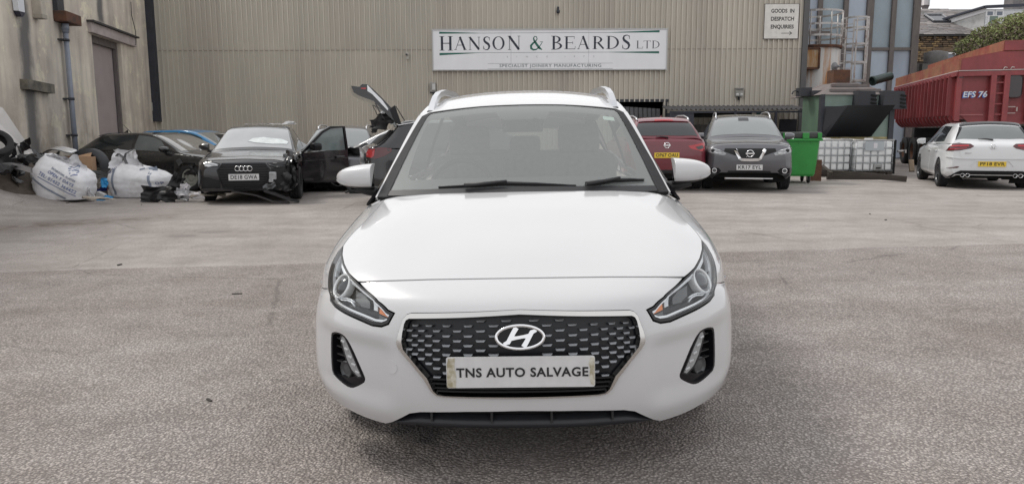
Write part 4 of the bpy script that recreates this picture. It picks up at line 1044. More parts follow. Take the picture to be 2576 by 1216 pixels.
_wheel_cache = {}
def tyre_mesh(r, wdt, rim):
    key = ('t', r, wdt, rim)
    if key not in _wheel_cache:
        b, h = MB(), wdt / 2
        prof = [(rim, -h * .82), (rim + .012, -h * .95), (rim + (r - rim) * .45, -h), (r - .022, -h * .93), (r - .006, -h * .80)]
        x = -h * .74
        for g in range(4):                                    # tread with grooves
            prof += [(r, x), (r, x + h * .30), (r - .008, x + h * .31), (r - .008, x + h * .37)]
            x += h * .38
        prof = prof[:-2] + [(r - .006, h * .80), (r - .022, h * .93), (rim + (r - rim) * .45, h), (rim + .012, h * .95), (rim, h * .82)]
        b.lathe(prof, 40, 'X')
        _wheel_cache[key] = b.mesh('tyre', tyre_mat)
    return _wheel_cache[key]
def rim_mesh(rim, wdt, style, m):
    key = ('r', rim, wdt, style, m.name)
    if key in _wheel_cache: return _wheel_cache[key]
    b, h = MB(), wdt / 2                                       # outer face towards +x
    b.lathe([(rim + .004, h * .86), (rim - .004, h * .92), (rim - .02, h * .84), (rim - .026, h * .2), (rim - .03, -h * .8), (rim + .004, -h * .82)], 40, 'X')
    if style == 'steel':
        b.lathe([(rim - .022, h * .2), (rim * .80, h * .42), (rim * .62, h * .50), (rim * .5, h * .25), (rim * .42, h * .45), (rim * .2, h * .5), (0.0, h * .5)], 32, 'X')
        for k in range(5):
            a = 2 * math.pi * k / 5
            b.tube((h * .44, rim * .3 * math.cos(a), rim * .3 * math.sin(a)), (h * .58, rim * .3 * math.cos(a), rim * .3 * math.sin(a)), .012, n=6)
    else:
        n = {'five': 5, 'twin': 10, 'ten': 10}[style]
        b.lathe([(rim * .26, -h * .1), (rim * .27, h * .55), (rim * .2, h * .66), (rim * .16, h * .62), (0, h * .62)], 20, 'X')
        for k in range(n):
            a = 2 * math.pi * k / n + (.22 if style == 'twin' and k % 2 else 0)
            ca, sa = math.cos(a), math.sin(a)
            tw = .35 if style == 'twin' else 0.0
            c2, s2 = math.cos(a + tw), math.sin(a + tw)
            w1, w2 = (rim * .085, rim * .105) if style == 'five' else (rim * .055, rim * .065)
            P = []
            for (r_, c_, s_, ww, hh) in ((rim * .2, ca, sa, w1, h * .60), (rim * .62, (ca + c2) / 2, (sa + s2) / 2, (w1 + w2) / 2, h * .74), (rim - .012, c2, s2, w2, h * .80)):
                for sg, dh in ((-1, -.04), (-.6, 0), (.6, 0), (1, -.04)):
                    P.append((hh + dh, r_ * c_ - sg * ww * s_, r_ * s_ + sg * ww * c_))
            b.add(P, [(i * 4 + j, i * 4 + j + 1, i * 4 + j + 5, i * 4 + j + 4) for i in range(2) for j in range(3)])
    b2 = b
    me = b2.mesh('rim', m)
    _wheel_cache[key] = me
    return me
_disc_cache = {}
def wheel(parent, x, y, r, wdt, rimr, style, m, steer=0.0, camber=0.0, tilt=None, z=None):
    e = bpy.data.objects.new('wheel', None); COL.objects.link(e); e.parent = parent; e.empty_display_size = .1
    e.location = (x, y, r if z is None else z)
    e.rotation_euler = (0, camber, (math.pi if x < 0 else 0) + steer)
    link_mesh('tyre', tyre_mesh(r, wdt, rimr), e)
    link_mesh('rim', rim_mesh(rimr, wdt, style, m), e)
    if 'd' not in _disc_cache:
        b = MB(); b.lathe([(0, .0), (.135, .0), (.135, -.02), (0, -.02)], 24, 'X'); _disc_cache['d'] = b.mesh('brake_disc', disc_steel)
        b = MB(); b.lathe([(0, -.03), (.30, -.03)], 28, 'X'); 
    link_mesh('brake_disc', _disc_cache['d'], e)
    return e
def put(parent, me, name, mx):
    o = link_mesh(name, me, parent); o.matrix_local = mx; return o
def frame_at(net, u, v, lift=0.0, up=(0, 0, 1), out=(0, -1, .2)):
    """local frame on a net: x across, z outwards, y up"""
    p = Vector(net.ev(u, v)[0]); n = Vector(net.nrm(u, v)[0])
    if n.dot(Vector(out)) < 0: n = -n
    y = Vector(up); y = (y - n * y.dot(n)).normalized(); x = y.cross(n)
    m = Matrix((x, y, n)).transposed().to_4x4(); m.translation = p + n * lift
    return m
def inset(poly, d):
    """move an outline inwards by d (outwards when negative)"""
    P = [np.array(p, float) for p in poly]; n = len(P)
    area = sum(P[i][0] * P[(i + 1) % n][1] - P[(i + 1) % n][0] * P[i][1] for i in range(n))
    sg = 1 if area > 0 else -1; o = []
    for i in range(n):
        a, b, c = P[i - 1], P[i], P[(i + 1) % n]
        e1, e2 = (b - a) / (np.linalg.norm(b - a) + 1e-12), (c - b) / (np.linalg.norm(c - b) + 1e-12)
        n1, n2 = np.array([-e1[1], e1[0]]) * sg, np.array([-e2[1], e2[0]]) * sg
        q = n1 + n2; q = q / max(.35, (q @ q) ** .5) ; k = 1 / max(.5, q @ n1)
        o.append(tuple(b + q * d * k))
    return o
def flipx(poly): return [(-a, b) for a, b in poly][::-1]

car = thing('estate_car', 'white estate car facing the camera with chrome grille and white front plate, nearest of all', 'car', (0.036, 2.57, 0.0))
car.matrix_world = Matrix.Translation((0.036, 2.57, 0.0)) @ Matrix.Rotation(-R(1.5), 4, 'Z') @ Matrix.Rotation(-0.0165, 4, 'Y')

KU = [0, .2, .4, .57, .71, .82, .91, 1.0]
PX = [0, .2, .4, .555, .69, .78, .845, .886]
def prow(y0, z, L=.62, W=1.0, dz=None, n=2.6):
    o = []
    for i, x in enumerate(PX):
        s = min(1, (x / .886)) ** (n / 2); c = math.sqrt(max(0, 1 - s * s))
        o.append((x * W, y0 + L * (1 - c), z + (dz[i] if dz else 0)))
    return o
F_ROWS = [
    prow(.07, .17, .57, .985, [0, 0, 0, .005, .02, .045, .075, .11]),
    prow(.02, .25, .60, .99, [0, 0, 0, 0, .012, .025, .04, .05]),
    prow(.0, .35, .62, 1.0), prow(.0, .47, .63, 1.0), prow(.012, .57, .64, .995),
    prow(.04, .65, .66, .985, [0, 0, 0, -.004, -.008, -.012, -.02, -.03]),
    [(0, .10, .695), (.2, .105, .694), (.4, .13, .69), (.56, .19, .68), (.695, .29, .665), (.78, .39, .65), (.84, .52, .635), (.882, .70, .62)],
    [(0, .20, .735), (.205, .205, .734), (.415, .225, .730), (.595, .275, .722), (.715, .355, .712), (.795, .45, .70), (.848, .58, .685), (.886, .76, .66)],
    [(0, .36, .795), (.205, .365, .793), (.415, .385, .785), (.60, .43, .782), (.72, .49, .768), (.793, .56, .758), (.847, .66, .735), (.888, .82, .70)],
    [(0, .60, .868), (.21, .605, .866), (.42, .615, .857), (.60, .64, .850), (.713, .67, .828), (.785, .72, .810), (.842, .79, .78), (.889, .90, .73)],
    [(0, .85, .936), (.215, .853, .934), (.42, .86, .925), (.585, .875, .915), (.69, .89, .885), (.763, .92, .86), (.834, .96, .82), (.890, 1.02, .75)],
    [(0, 1.10, .990), (.215, 1.105, .988), (.42, 1.12, .981), (.575, 1.145, .968), (.67, 1.16, .952), (.745, 1.18, .922), (.828, 1.19, .862), (.890, 1.2, .77)]]
KV = [0, .09, .19, .31, .41, .49, .57, .68, .85, 1.10, 1.36, 1.62]
def ss_(a, b, x):
    t = np.clip((x - a) / (b - a), 0, 1); return t * t * (3 - 2 * t)
class NoseNet(Net):
    """the nose with its pressed hollows: below the lamps the bumper is drawn in, and comes out again over a ledge"""
    def ev(s, u, v):
        P = Net.ev(s, u, v); u, v = np.atleast_1d(np.asarray(u, float)), np.atleast_1d(np.asarray(v, float)); a = np.abs(u)
        vc = .366 + (a - .445) * .075
        d = .020 * ss_(.43, .54, a) * (1 - ss_(.80, .90, a)) * (1 - ss_(vc - .05, vc + .012, v)) * ss_(.085, .185, v)
        P[:, 1] += d
        return P
FN = NoseNet(*[(lambda t: (t[0], KV, t[1]))(mirror_net(KU, F_ROWS))][0])
FM = net_map(FN)
def fpanel(name, poly, m=white_paint, **k):
    return panel(name, poly, FM, m, car if 'parent' not in k else k.pop('parent'), **k)

HL = [(.79, 1.0), (.757, .885), (.712, .795), (.663, .717), (.617, .654), (.585, .592), (.547, .512), (.50, .472), (.473, .463), (.493, .430), (.52, .42), (.562, .42),
      (.625, .433), (.698, .446), (.757, .458), (.792, .475), (.803, .52), (.803, .60), (.801, .665), (.802, .74), (.808, .835), (.806, .93)]
BON_EDGE = [(0, .668), (.33, .667), (.50, .662), (.612, .654), (.663, .717), (.712, .795), (.757, .885), (.79, 1.0), (.785, 1.2), (.762, 1.4), (.735, 1.62)]
half = [(0, .673), (.33, .672), (.50, .667), (.608, .660), (.658, .717), (.708, .795), (.753, .885), (.786, 1.0), (.781, 1.2), (.758, 1.4), (.731, 1.62)]
gap_outer = [(0, .676), (.33, .675), (.50, .670), (.615, .662), (.670, .725), (.718, .80), (.764, .89), (.796, 1.0), (.796, 1.2), (.772, 1.4), (.746, 1.60)]
gap_inner = [(.730, 1.60), (.757, 1.4), (.779, 1.2), (.782, 1.0), (.75, .885), (.703, .795), (.655, .72), (.60, .648), (.50, .652), (.33, .657), (0, .658)]
gap_front = [(u, v + .012) for u, v in gap_outer[1:4]] 
for s_ in (gap_outer + gap_inner, flipx(gap_outer + gap_inner)): fpanel('bonnet_gap_shade', s_, dark_plastic, step=.03, lift=-.007, thick=0)  # dark strip under the shut line, paints in the shade of the gap
bonnet = fpanel('bonnet', half[1:] + flipx(half[1:]), step=.028, lift=0.0, thick=.012)
wing = [(.794, 1.0), (.789, 1.2), (.766, 1.4), (.739, 1.62), (.999, 1.62), (.999, 1.2), (.999, .75), (.985, .575), (.808, .602), (.806, .665), (.807, .74), (.812, .835), (.810, .93)]
for s in (wing, flipx(wing)): fpanel('wing', s, step=.03, thick=.012)
GO = [(.395, .469), (.412, .463), (.425, .450), (.436, .42), (.444, .399), (.450, .372), (.447, .354), (.432, .335), (.39, .292), (.346, .241), (.32, .197), (.303, .182), (.28, .178)]
GOf = [(0, .486)] + GO + [(0, .174)] + flipx(GO)
FOG = smooth_poly([(.768, .352), (.74, .363), (.708, .365), (.683, .356), (.65, .312), (.622, .259), (.601, .217), (.599, .203), (.607, .19), (.645, .166), (.668, .156), (.695, .156), (.745, .172), (.775, .186), (.777, .24), (.775, .325)], 1)
bump = [(.33, .663), (.50, .658), (.600, .648), (.579, .592), (.542, .516), (.496, .477), (.464, .466), (.488, .425), (.52, .414), (.562, .414), (.626, .427), (.699, .440), (.759, .452), (.797, .470), (.809, .52), (.809, .594), (.965, .566),
        (.968, .35), (.968, .11), (.92, .052), (.82, .030), (.695, .035), (.585, .028), (.535, .026), (.505, .042), (.46, .073), (.415, .101), (.37, .111), (.2, .122)]
bumper = fpanel('bumper', bump + [(0, .126)] + flipx(bump) + [(0, .664)], holes=[GOf, FOG, flipx(FOG)], step=.016, thick=.022)
# dark body behind every gap
fpanel('inner_panel', [(.94, .10), (.94, 1.6), (-.94, 1.6), (-.94, .10), (-.5, .07), (.5, .07)], dark_plastic, step=.06, lift=-.06, thick=0)
# path just below the bonnet gap
for s in (1, -1):
    ln = [FN.ev(s * u, v)[0] - FN.nrm(s * u, v)[0] * np.sign(FN.nrm(s * u, v)[0][2]) * .006 for u, v in BON_EDGE[3:8]]
# --- headlights
for s in (1, -1):
    H = HL if s > 0 else flipx(HL)
    hl = fpanel('headlight', H, mat('lamp_back', (.022, .023, .025), rough=.3), step=.03, lift=-.055, thick=0)
    fpanel('bezel', H, lamp_black, parent=hl, holes=[inset(H, .011)], step=.02, lift=.001, thick=.055)
    fpanel('chrome_trim', inset(H, .012), silver_trim, parent=hl, holes=[inset(H, .020)], step=.02, lift=-.014, thick=.012)
    # silver wing of the reflector along the upper edge
    fin = [(.787, .985), (.757, .878), (.713, .795), (.665, .718), (.62, .655), (.565, .56), (.585, .55), (.64, .635), (.70, .71), (.752, .80), (.79, .93)]
    fpanel('reflector_fin', fin if s > 0 else flipx(fin), lamp_pale, parent=hl, step=.02, lift=-.022, thick=.02)
    fin2 = [(.797, .90), (.79, .80), (.786, .70), (.775, .70), (.782, .80), (.786, .90)]
    fpanel('reflector_fin', fin2 if s > 0 else flipx(fin2), lamp_pale, parent=hl, step=.02, lift=-.02, thick=.02)
    mx = frame_at(FN, s * .728, .635, -.05, out=(0, -1, .1))
    b = MB(); b.lathe([(.050, .0), (.054, .028), (.049, .036), (.044, .03), (.043, .012)], 28, 'Z'); put(hl, b.mesh('projector_ring', mat('ring_silver', (.75, .76, .77), rough=.25, metal=.3)), 'projector_ring', mx)
    b = MB(); b.lathe([(.043 * math.cos(t), .014 + .03 * math.sin(t)) for t in [i * math.pi / 12 for i in range(7)]], 24, 'Z'); put(hl, b.mesh('projector_lens', mat('projector_glass', (.03, .035, .045), rough=.03, coat=1.0)), 'projector_lens', mx)
    for k, dv in enumerate((0, .028)):                        # light guides under the projector
        pts = [FN.ev(s * u, v - dv * .9)[0] - FN.nrm(s * u, v)[0] * np.sign(-FN.nrm(s * u, v)[0][1]) * .03 for u, v in ((.785, .555), (.75, .545), (.715, .555), (.69, .545), (.675, .515))]
        b = MB(); b.path(pts, .0035, 6); b.build('light_guide', lamp_pale, hl)
    cup = [(.655, .62), (.615, .585), (.60, .54), (.605, .48), (.645, .485), (.665, .54)]
    fpanel('reflector_cup', cup if s > 0 else flipx(cup), lamp_grey, parent=hl, step=.012, lift=-.03, thick=.03)
    cup2 = [(.582, .54), (.566, .515), (.564, .47), (.582, .475)]
    fpanel('reflector_cup', cup2 if s > 0 else flipx(cup2), lamp_pale, parent=hl, step=.012, lift=-.026, thick=.03)
    ind = [(.552, .507), (.515, .478), (.497, .462), (.505, .449), (.552, .462)]
    fpanel('indicator', ind if s > 0 else flipx(ind), orange_lamp, parent=hl, step=.008, lift=-.022, thick=.02)
    cup3 = [(.552, .457), (.507, .444), (.512, .434), (.552, .432)]
    fpanel('reflector_cup', cup3 if s > 0 else flipx(cup3), lamp_grey, parent=hl, step=.008, lift=-.024, thick=.02)
    fpanel('lens', inset(H, .010), lamp_lens, parent=hl, step=.025, lift=.002, thick=0)
# --- grille
GI = [(.400, .449), (.412, .443), (.418, .432), (.424, .402), (.427, .373), (.42, .346), (.405, .33), (.362, .281), (.331, .247), (.31, .20), (.295, .187), (.27, .184)]
GIf = [(0, .468)] + GI + [(0, .182)] + flipx(GI)
fpanel('grille_surround', inset(GOf, .003), mat('surround_chrome', (.60, .59, .575), rough=.14, metal=1.0), holes=[GIf], step=.02, lift=.010, thick=.035)
fpanel('surround_edge', inset(GOf, -.001), black_plastic, holes=[inset(GOf, .006)], step=.02, lift=.002, thick=.02)
gr = fpanel('grille', inset(GIf, -.006), mat('grille_black', (.008, .009, .012), rough=.35), step=.04, lift=-.035, thick=0)
tooth = MB()
tooth.add([(-.5, .22, 0), (.5, .22, 0), (.36, -.3, .3), (-.36, -.3, .3), (-.5, .30, -.6), (.5, .30, -.6), (.30, -.42, .1), (-.30, -.42, .1), (.44, 0, .22), (-.44, 0, .22)],
          [(0, 1, 8, 2, 3, 9), (4, 5, 1, 0), (3, 2, 6, 7), (0, 9, 3, 7, 4), (1, 5, 6, 2, 8)])
tooth_me = tooth.mesh('grille_tooth', mat('grille_silver', (.25, .26, .275), rough=.35, metal=.6))
cu = [.050, .096, .143, .188, .227, .266, .302, .331, .359, .384, .406, .424]
for r_ in range(13):
    v = .4505 - r_ * .0172
    for k, u in enumerate(cu):
        if (k + r_) % 2: continue
        if not inside(np.array([[u + .004, v]]), inset(GIf, .007))[0]: continue
        if r_ == 12 and u < .3: continue
        wdt = .042 - .017 * min(1, u / .4)
        for s in (1, -1):
            if abs(u) < .09 and .345 < v < .44: continue
            o = put(gr, tooth_me, 'grille_tooth', frame_at(FN, s * u, v - .012 * (u / .42) ** 2 * .3, -.018) @ Matrix.Diagonal((wdt, .0135, .014, 1)))
for v in (.238, .222, .206, .195):                            # plain slats low in the grille
    hu = np.interp(v, [.187, .20, .247], [.29, .305, .327])
    b = MB(); b.path([FN.ev(u, v)[0] + np.array([0, .02, 0]) for u in np.linspace(-hu, hu, 21)], .004, sq=(.02, .006)); b.build('grille_slat', dark_plastic, gr)
# badge: oval ring with a slanted letter
mx = frame_at(FN, 0, .396, .0)
bd = put(car, MB().path([(.084 * math.cos(t), .041 * math.sin(t), .004) for t in [2 * math.pi * i / 40 for i in range(40)]], .0065, 8, closed=True).mesh('badge', chrome), 'badge', mx)
b = MB()
def stroke(pts, ws, z=.006):
    vs = []
    for i, (x, y) in enumerate(pts):
        a = np.array(pts[max(0, i - 1)]); c = np.array(pts[min(len(pts) - 1, i + 1)]); t = (c - a) / np.linalg.norm(c - a)
        nx, ny = -t[1] * ws[i] / 2, t[0] * ws[i] / 2
        vs += [(x - nx, y - ny, z - .006), (x - nx * .8, y - ny * .8, z), (x + nx * .8, y + ny * .8, z), (x + nx, y + ny, z - .006)]
    b.add(vs, [(i * 4 + j, i * 4 + j + 1, i * 4 + j + 5, i * 4 + j + 4) for i in range(len(pts) - 1) for j in range(3)], False)
stroke([(-.012, .034), (-.022, .018), (-.032, 0), (-.042, -.018), (-.058, -.024)], [.022, .021, .02, .02, .012])
stroke([(.058, .024), (.042, .018), (.032, 0), (.022, -.018), (.012, -.034)], [.012, .02, .02, .021, .022])
stroke([(-.034, -.004), (-.012, -.002), (.012, .002), (.034, .004)], [.022, .014, .014, .022], .007)
b.build('badge_letter', chrome, bd)
b = MB(); b.lathe([(0, -.004), (1, -.004)], 32, 'Z'); o = b.build('badge_back', gloss_black, bd); o.scale = (.082, .039, 1)
# number plate
np_ = thing('number_plate', None, None); np_.parent = car; np_.location = (0.0, -.022, .438); del_keys = None
b = MB(); b.prism(rrect(-.26, -.0555, .26, .0555, .008), .006); b.build('plate', plate_white, np_)
o = link_mesh('lettering', text_mesh('TNS AUTO SALVAGE', .0455, plate_ink, .0006, .0011, 1.08), np_, (0.006, -.0012, -.002), (R(90), 0, 0)); o.scale = (.462 / o.dimensions.x, 1, 1.04)
b = MB(); b.prism([(-.259, -.052), (-.228, -.054), (-.226, -.01), (-.231, .02), (-.229, .054), (-.252, .052), (-.257, .03)], -.0016); b.build('tape', tape_mat, np_)
b = MB(); b.prism([(.258, .05), (.246, .052), (.238, .03), (.243, .01), (.24, -.02), (.246, -.045), (.258, -.05)], -.0016); b.build('tape', tape_mat, np_)
# --- fog lamp recesses
for s in (1, -1):
    Q = FOG if s > 0 else flipx(FOG)
    fr = fpanel('fog_lamp_recess', inset(Q, -.002), gloss_black, step=.03, lift=-.04, thick=0)
    fpanel('recess_rim', inset(Q, -.001), gloss_black, parent=fr, holes=[inset(Q, .008)], step=.02, lift=-.002, thick=.05)
    low = [(.603, .205), (.61, .19), (.648, .168), (.69, .160), (.742, .176), (.77, .19), (.74, .19), (.70, .185), (.665, .20), (.635, .218)]
    fpanel('recess_scoop', low if s > 0 else flipx(low), gloss_black, parent=fr, step=.02, lift=-.012, thick=.03)
    D = [(.706, .354), (.692, .350), (.665, .306), (.639, .257), (.617, .213), (.634, .206), (.664, .230), (.686, .266), (.703, .308), (.714, .342)]
    D = D if s > 0 else flipx(D)
    dl = fpanel('running_light', D, mat('drl_pale', (.30, .305, .31), rough=.2, coat=.5), parent=fr, step=.012, lift=-.003, thick=.04)
    fpanel('running_light_edge', inset(D, -.004), lamp_black, parent=fr, holes=[inset(D, .0015)], step=.015, lift=-.0015, thick=.03)
    for k in range(5):
        u, v = .700 - .0165 * k, .332 - .0265 * k
        b = MB(); b.bbox((0, 0, 0), (.022, .009, .008), .003); put(fr, b.mesh('light_cell', mat('cell_pale', (.46, .47, .48), rough=.2, coat=.5)), 'light_cell', frame_at(FN, s * u, v, -.002) @ Matrix.Rotation(s * R(12), 4, 'Z'))
    b = MB(); b.lathe([(.034, -.01), (.036, .012), (.031, .016), (.029, .006), (.015, .01), (0, .011)], 22, 'Z'); put(fr, b.mesh('fog_lamp', lamp_grey), 'fog_lamp', frame_at(FN, s * .713, .214, -.032))
    for (u0, u1, v) in ((.70, .765, .334), (.69, .768, .302), (.675, .768, .272), (.695, .77, .245)):
        b = MB(); uu_ = np.linspace(u0, u1 - .012, 6); PP, NN = FM(np.stack([s * uu_, v - .006 * (uu_ - u0)], 1)); b.path([tuple(p - n * .024) for p, n in zip(PP, NN)], .003, sq=(.02, .004)); b.build('slat', black_plastic, fr)
# towing eye cover
tc_ = ell(-.482, .272, .031, .026, 24)
fpanel('towing_cover', tc_, white_paint, step=.02, lift=.0015, thick=.004)
# lower intake and lip
lg = fpanel('lower_grille', [(.53, .03), (.5, .06), (.45, .088), (.41, .108), (.37, .118), (.2, .128), (0, .132), (-.2, .128), (-.37, .118), (-.41, .108), (-.45, .088), (-.5, .06), (-.53, .03)], dark_plastic, step=.04, lift=-.045, thick=0)
U = np.linspace(-.525, .525, 41); rows = []
for lift, v in ((-.05, .090), (-.022, .076), (-.004, .062), (.002, .050), (-.004, .040), (-.03, .034), (-.10, .034)):
    k = np.clip((.525 - np.abs(U)) / .12, 0, 1)
    vv = .030 + (v - .030) * (.35 + .65 * k)
    P, N = FM(np.stack([U, vv], 1)); N[:, 2] = 0
    rows.append([tuple(p + n * (lift - .012 * (1 - kk))) for p, n, kk in zip(P, N, k)])
b = MB(); b.grid(rows); b.build('front_lip', mat('lip_plastic', (.018, .019, .023), rough=.38), car)
for u in (-.33, -.11, .11, .33):
    p = FN.ev(u, .10)[0]; b = MB(); b.box((p[0], p[1] + .03, p[2] - .005), (.008, .03, .05)); b.build('grille_rib', black_plastic, lg)
# --- windscreen, roof, tail: one long net
TR = [(1.05, .962, 1.22, .955, .742), (1.35, 1.127, 1.45, 1.10, .696), (1.65, 1.288, 1.70, 1.253, .650), (1.93, 1.418, 1.955, 1.384, .606), (2.15, 1.474, 2.16, 1.432, .592), (2.6, 1.538, 2.6, 1.485, .584),
      (3.3, 1.55, 3.3, 1.495, .575), (4.0, 1.50, 4.0, 1.445, .552), (4.36, 1.43, 4.34, 1.37, .54), (4.45, 1.36, 4.41, 1.31, .55), (4.53, 1.16, 4.47, 1.13, .62), (4.58, .98, 4.52, .96, .68), (4.61, .85, 4.54, .84, .72), (4.59, .62, 4.52, .62, .75), (4.61, .5, 4.52, .5, .78), (4.56, .25, 4.47, .25, .76)]
TKU = [0, .3, .6, .85, 1.0]
TKV = [0, 1, 2, 3, 3.6, 4.8, 6.4, 8, 9, 9.5, 10.2, 10.8, 11.3, 12, 12.5, 13.3]
rows = [[(c * xw, yc + (ye - yc) * c ** 2.4, zc + (ze - zc) * c ** 2.4) for c in TKU] for yc, zc, ye, ze, xw in TR]
tk, tC = mirror_net(TKU, rows)
TN = Net(tk, TKV, tC)
TM = net_map(TN, (0, -.3, 1))
def tpanel(name, poly, m, **k): return panel(name, poly, TM, m, k.pop('parent', car), su=.62, sv=.36, **k)
gl = [(.905, .05), (.907, 1.0), (.900, 2.0), (.892, 2.72), (.872, 2.86), (.4, 2.965)]
GLASS = gl + [(0, 2.98)] + flipx(gl)
ws = tpanel('windscreen', GLASS, screen_glass, step=.05, lift=.003, thick=0)
frit = [(.905, .05), (.907, 1.0), (.900, 2.0), (.892, 2.72), (.872, 2.86), (.4, 2.965)]
clear = [(.79, .52), (.825, .62), (.838, .85), (.856, 1.5), (.868, 2.2), (.862, 2.52), (.84, 2.60), (.4, 2.70), (.26, 2.71), (.215, 2.42), (.20, 2.36), (.145, 2.36), (.115, 2.44)]
clear_f = clear + [(.08, 2.36), (-.15, 2.36), (-.2, 2.42), (-.24, 2.71)] + [(-a, b) for a, b in clear if b < 2.705 and a > .3][::-1]
tpanel('screen_border', GLASS, mat('frit_black', (.012, .012, .013), rough=.35), parent=ws, holes=[clear_f], step=.04, lift=-.004, thick=0)
tpanel('screen_seal', [(.985, .0), (.985, 1.0), (.968, 2.0), (.955, 2.8), (.90, 2.96), (.4, 3.03), (0, 3.045), (-.4, 3.03), (-.90, 2.96), (-.955, 2.8), (-.968, 2.0), (-.985, 1.0), (-.985, .0)], rubber, holes=[[(.912, -.0 + .02), (.912, 1.0), (.905, 2.0), (.897, 2.74), (.872, 2.90), (.4, 2.99), (0, 3.005), (-.4, 2.99), (-.872, 2.90), (-.897, 2.74), (-.905, 2.0), (-.912, 1.0), (-.912, .02)]], step=.04, lift=.004, thick=.02)
roof = [(.90, 2.98), (.955, 2.84), (.998, 2.9), (.999, 3.6), (.999, 6), (.999, 8.0), (.999, 9.0), (.4, 9.0)]
tpanel('roof', [(0, 3.06), (.4, 3.05)] + roof + [(0, 9.0)] + flipx(roof) + [(-.4, 3.05)], white_paint, step=.05, thick=.02)
tpanel('head_lining', [(.9, 3.05), (.95, 5), (.95, 8.8), (-.95, 8.8), (-.95, 5), (-.9, 3.05)], lining_mat, step=.1, lift=-.04, thick=0)
rw = [(.80, 9.75), (.84, 10.2), (.86, 10.72), (-.86, 10.72), (-.84, 10.2), (-.80, 9.75)]
tg = [(.999, 9.05), (.999, 9.6), (.999, 10.6), (.999, 11.6), (.999, 12.2), (-.999, 12.2), (-.999, 11.6), (-.999, 10.6), (-.999, 9.6), (-.999, 9.05)]
TMR = net_map(TN, (0, 1, .2))
tail = panel('tailgate', tg, TMR, white_paint, car, holes=[rw], step=.06, su=.62, sv=.36, thick=.01)
panel('rear_window', rw, TMR, side_glass, tail, step=.06, su=.62, sv=.36, lift=-.002, thick=0)
panel('rear_bumper', [(.999, 12.22), (.999, 13.28), (-.999, 13.28), (-.999, 12.22)], TMR, white_paint, car, step=.06, su=.62, sv=.36, thick=.01)
for s in (1, -1):
    q = [(.70, 10.95), (.70, 11.5), (.998, 11.6), (.998, 10.9)]
    panel('tail_lamp', q if s > 0 else flipx(q), TMR, red_lamp, car, step=.05, su=.62, sv=.36, lift=.006, thick=.02)
# camera housing behind the glass, sticker
b = MB(); b.prism([(-.125, 0), (.125, 0), (.10, -.09), (.075, -.105), (.045, -.075), (.02, -.105), (-.09, -.105)], .05)
o = b.build('sensor_housing', dark_plastic, ws); o.matrix_local = frame_at(TN, .0, 2.66, -.05, out=(0, -1, .6)) @ Matrix.Rotation(R(-90), 4, 'X') @ Matrix.Translation((0, -.02, .03))
st = [(.735, 2.42), (.835, 2.40), (.838, 2.56), (.737, 2.58)]
tpanel('sticker', st, mat('sticker_pale', (.55, .68, .62), rough=.5), parent=ws, step=.05, lift=-.006, thick=0)
# A pillars, sides of the cabin
for s in (1, -1):
    q = [(.987, .0), (.987, 1.0), (.970, 2.0), (.957, 2.82), (.999, 2.88), (.999, 2.0), (.999, 1.0), (.999, 0.0)]
    tpanel('windscreen_pillar', q if s > 0 else flipx(q), white_paint, step=.05, lift=.002, thick=.02)
ys = [(t[2], t[3], t[4]) for t in TR[:10]]
srow = []
for y, z, x in ys:
    zb, xb = .915 + .022 * (y - 1.2), .792 - .05 * max(0, (y - 3.8)) ** 2
    if y < 1.3: zb = min(zb, z - .02)
    srow.append([(xb, y, zb), (xb + (x - xb) * .36 + .012, y, zb + (z - zb) * .36), (xb + (x - xb) * .72 + .010, y, zb + (z - zb) * .72), (x, y, z)])
SK, SV = [0, .36, .72, 1.0], [t[0] for t in ys]
def flank(y, z):
    x = .888 - .95 * max(0, z - .60) ** 2 - .5 * max(0, .34 - z) ** 2 - .09 * max(0, y - 3.9) ** 2
    return x
def flank_map(s):
    def f(uv):
        P = np.array([(s * flank(y, z), y, z) for y, z in uv]); e = .01
        N = np.array([(s, 0.0, -s * (flank(y, z + e) - flank(y, z - e)) / (2 * e) * s) for y, z in uv])
        return P, N / np.linalg.norm(N, axis=1, keepdims=True)
    return f
def arch(cx, r=.345, cz=.317, a0=-10, a1=190, n=16): return [(cx + r * math.cos(R(a0 + (a1 - a0) * i / n)), cz + r * math.sin(R(a0 + (a1 - a0) * i / n))) for i in range(n + 1)]
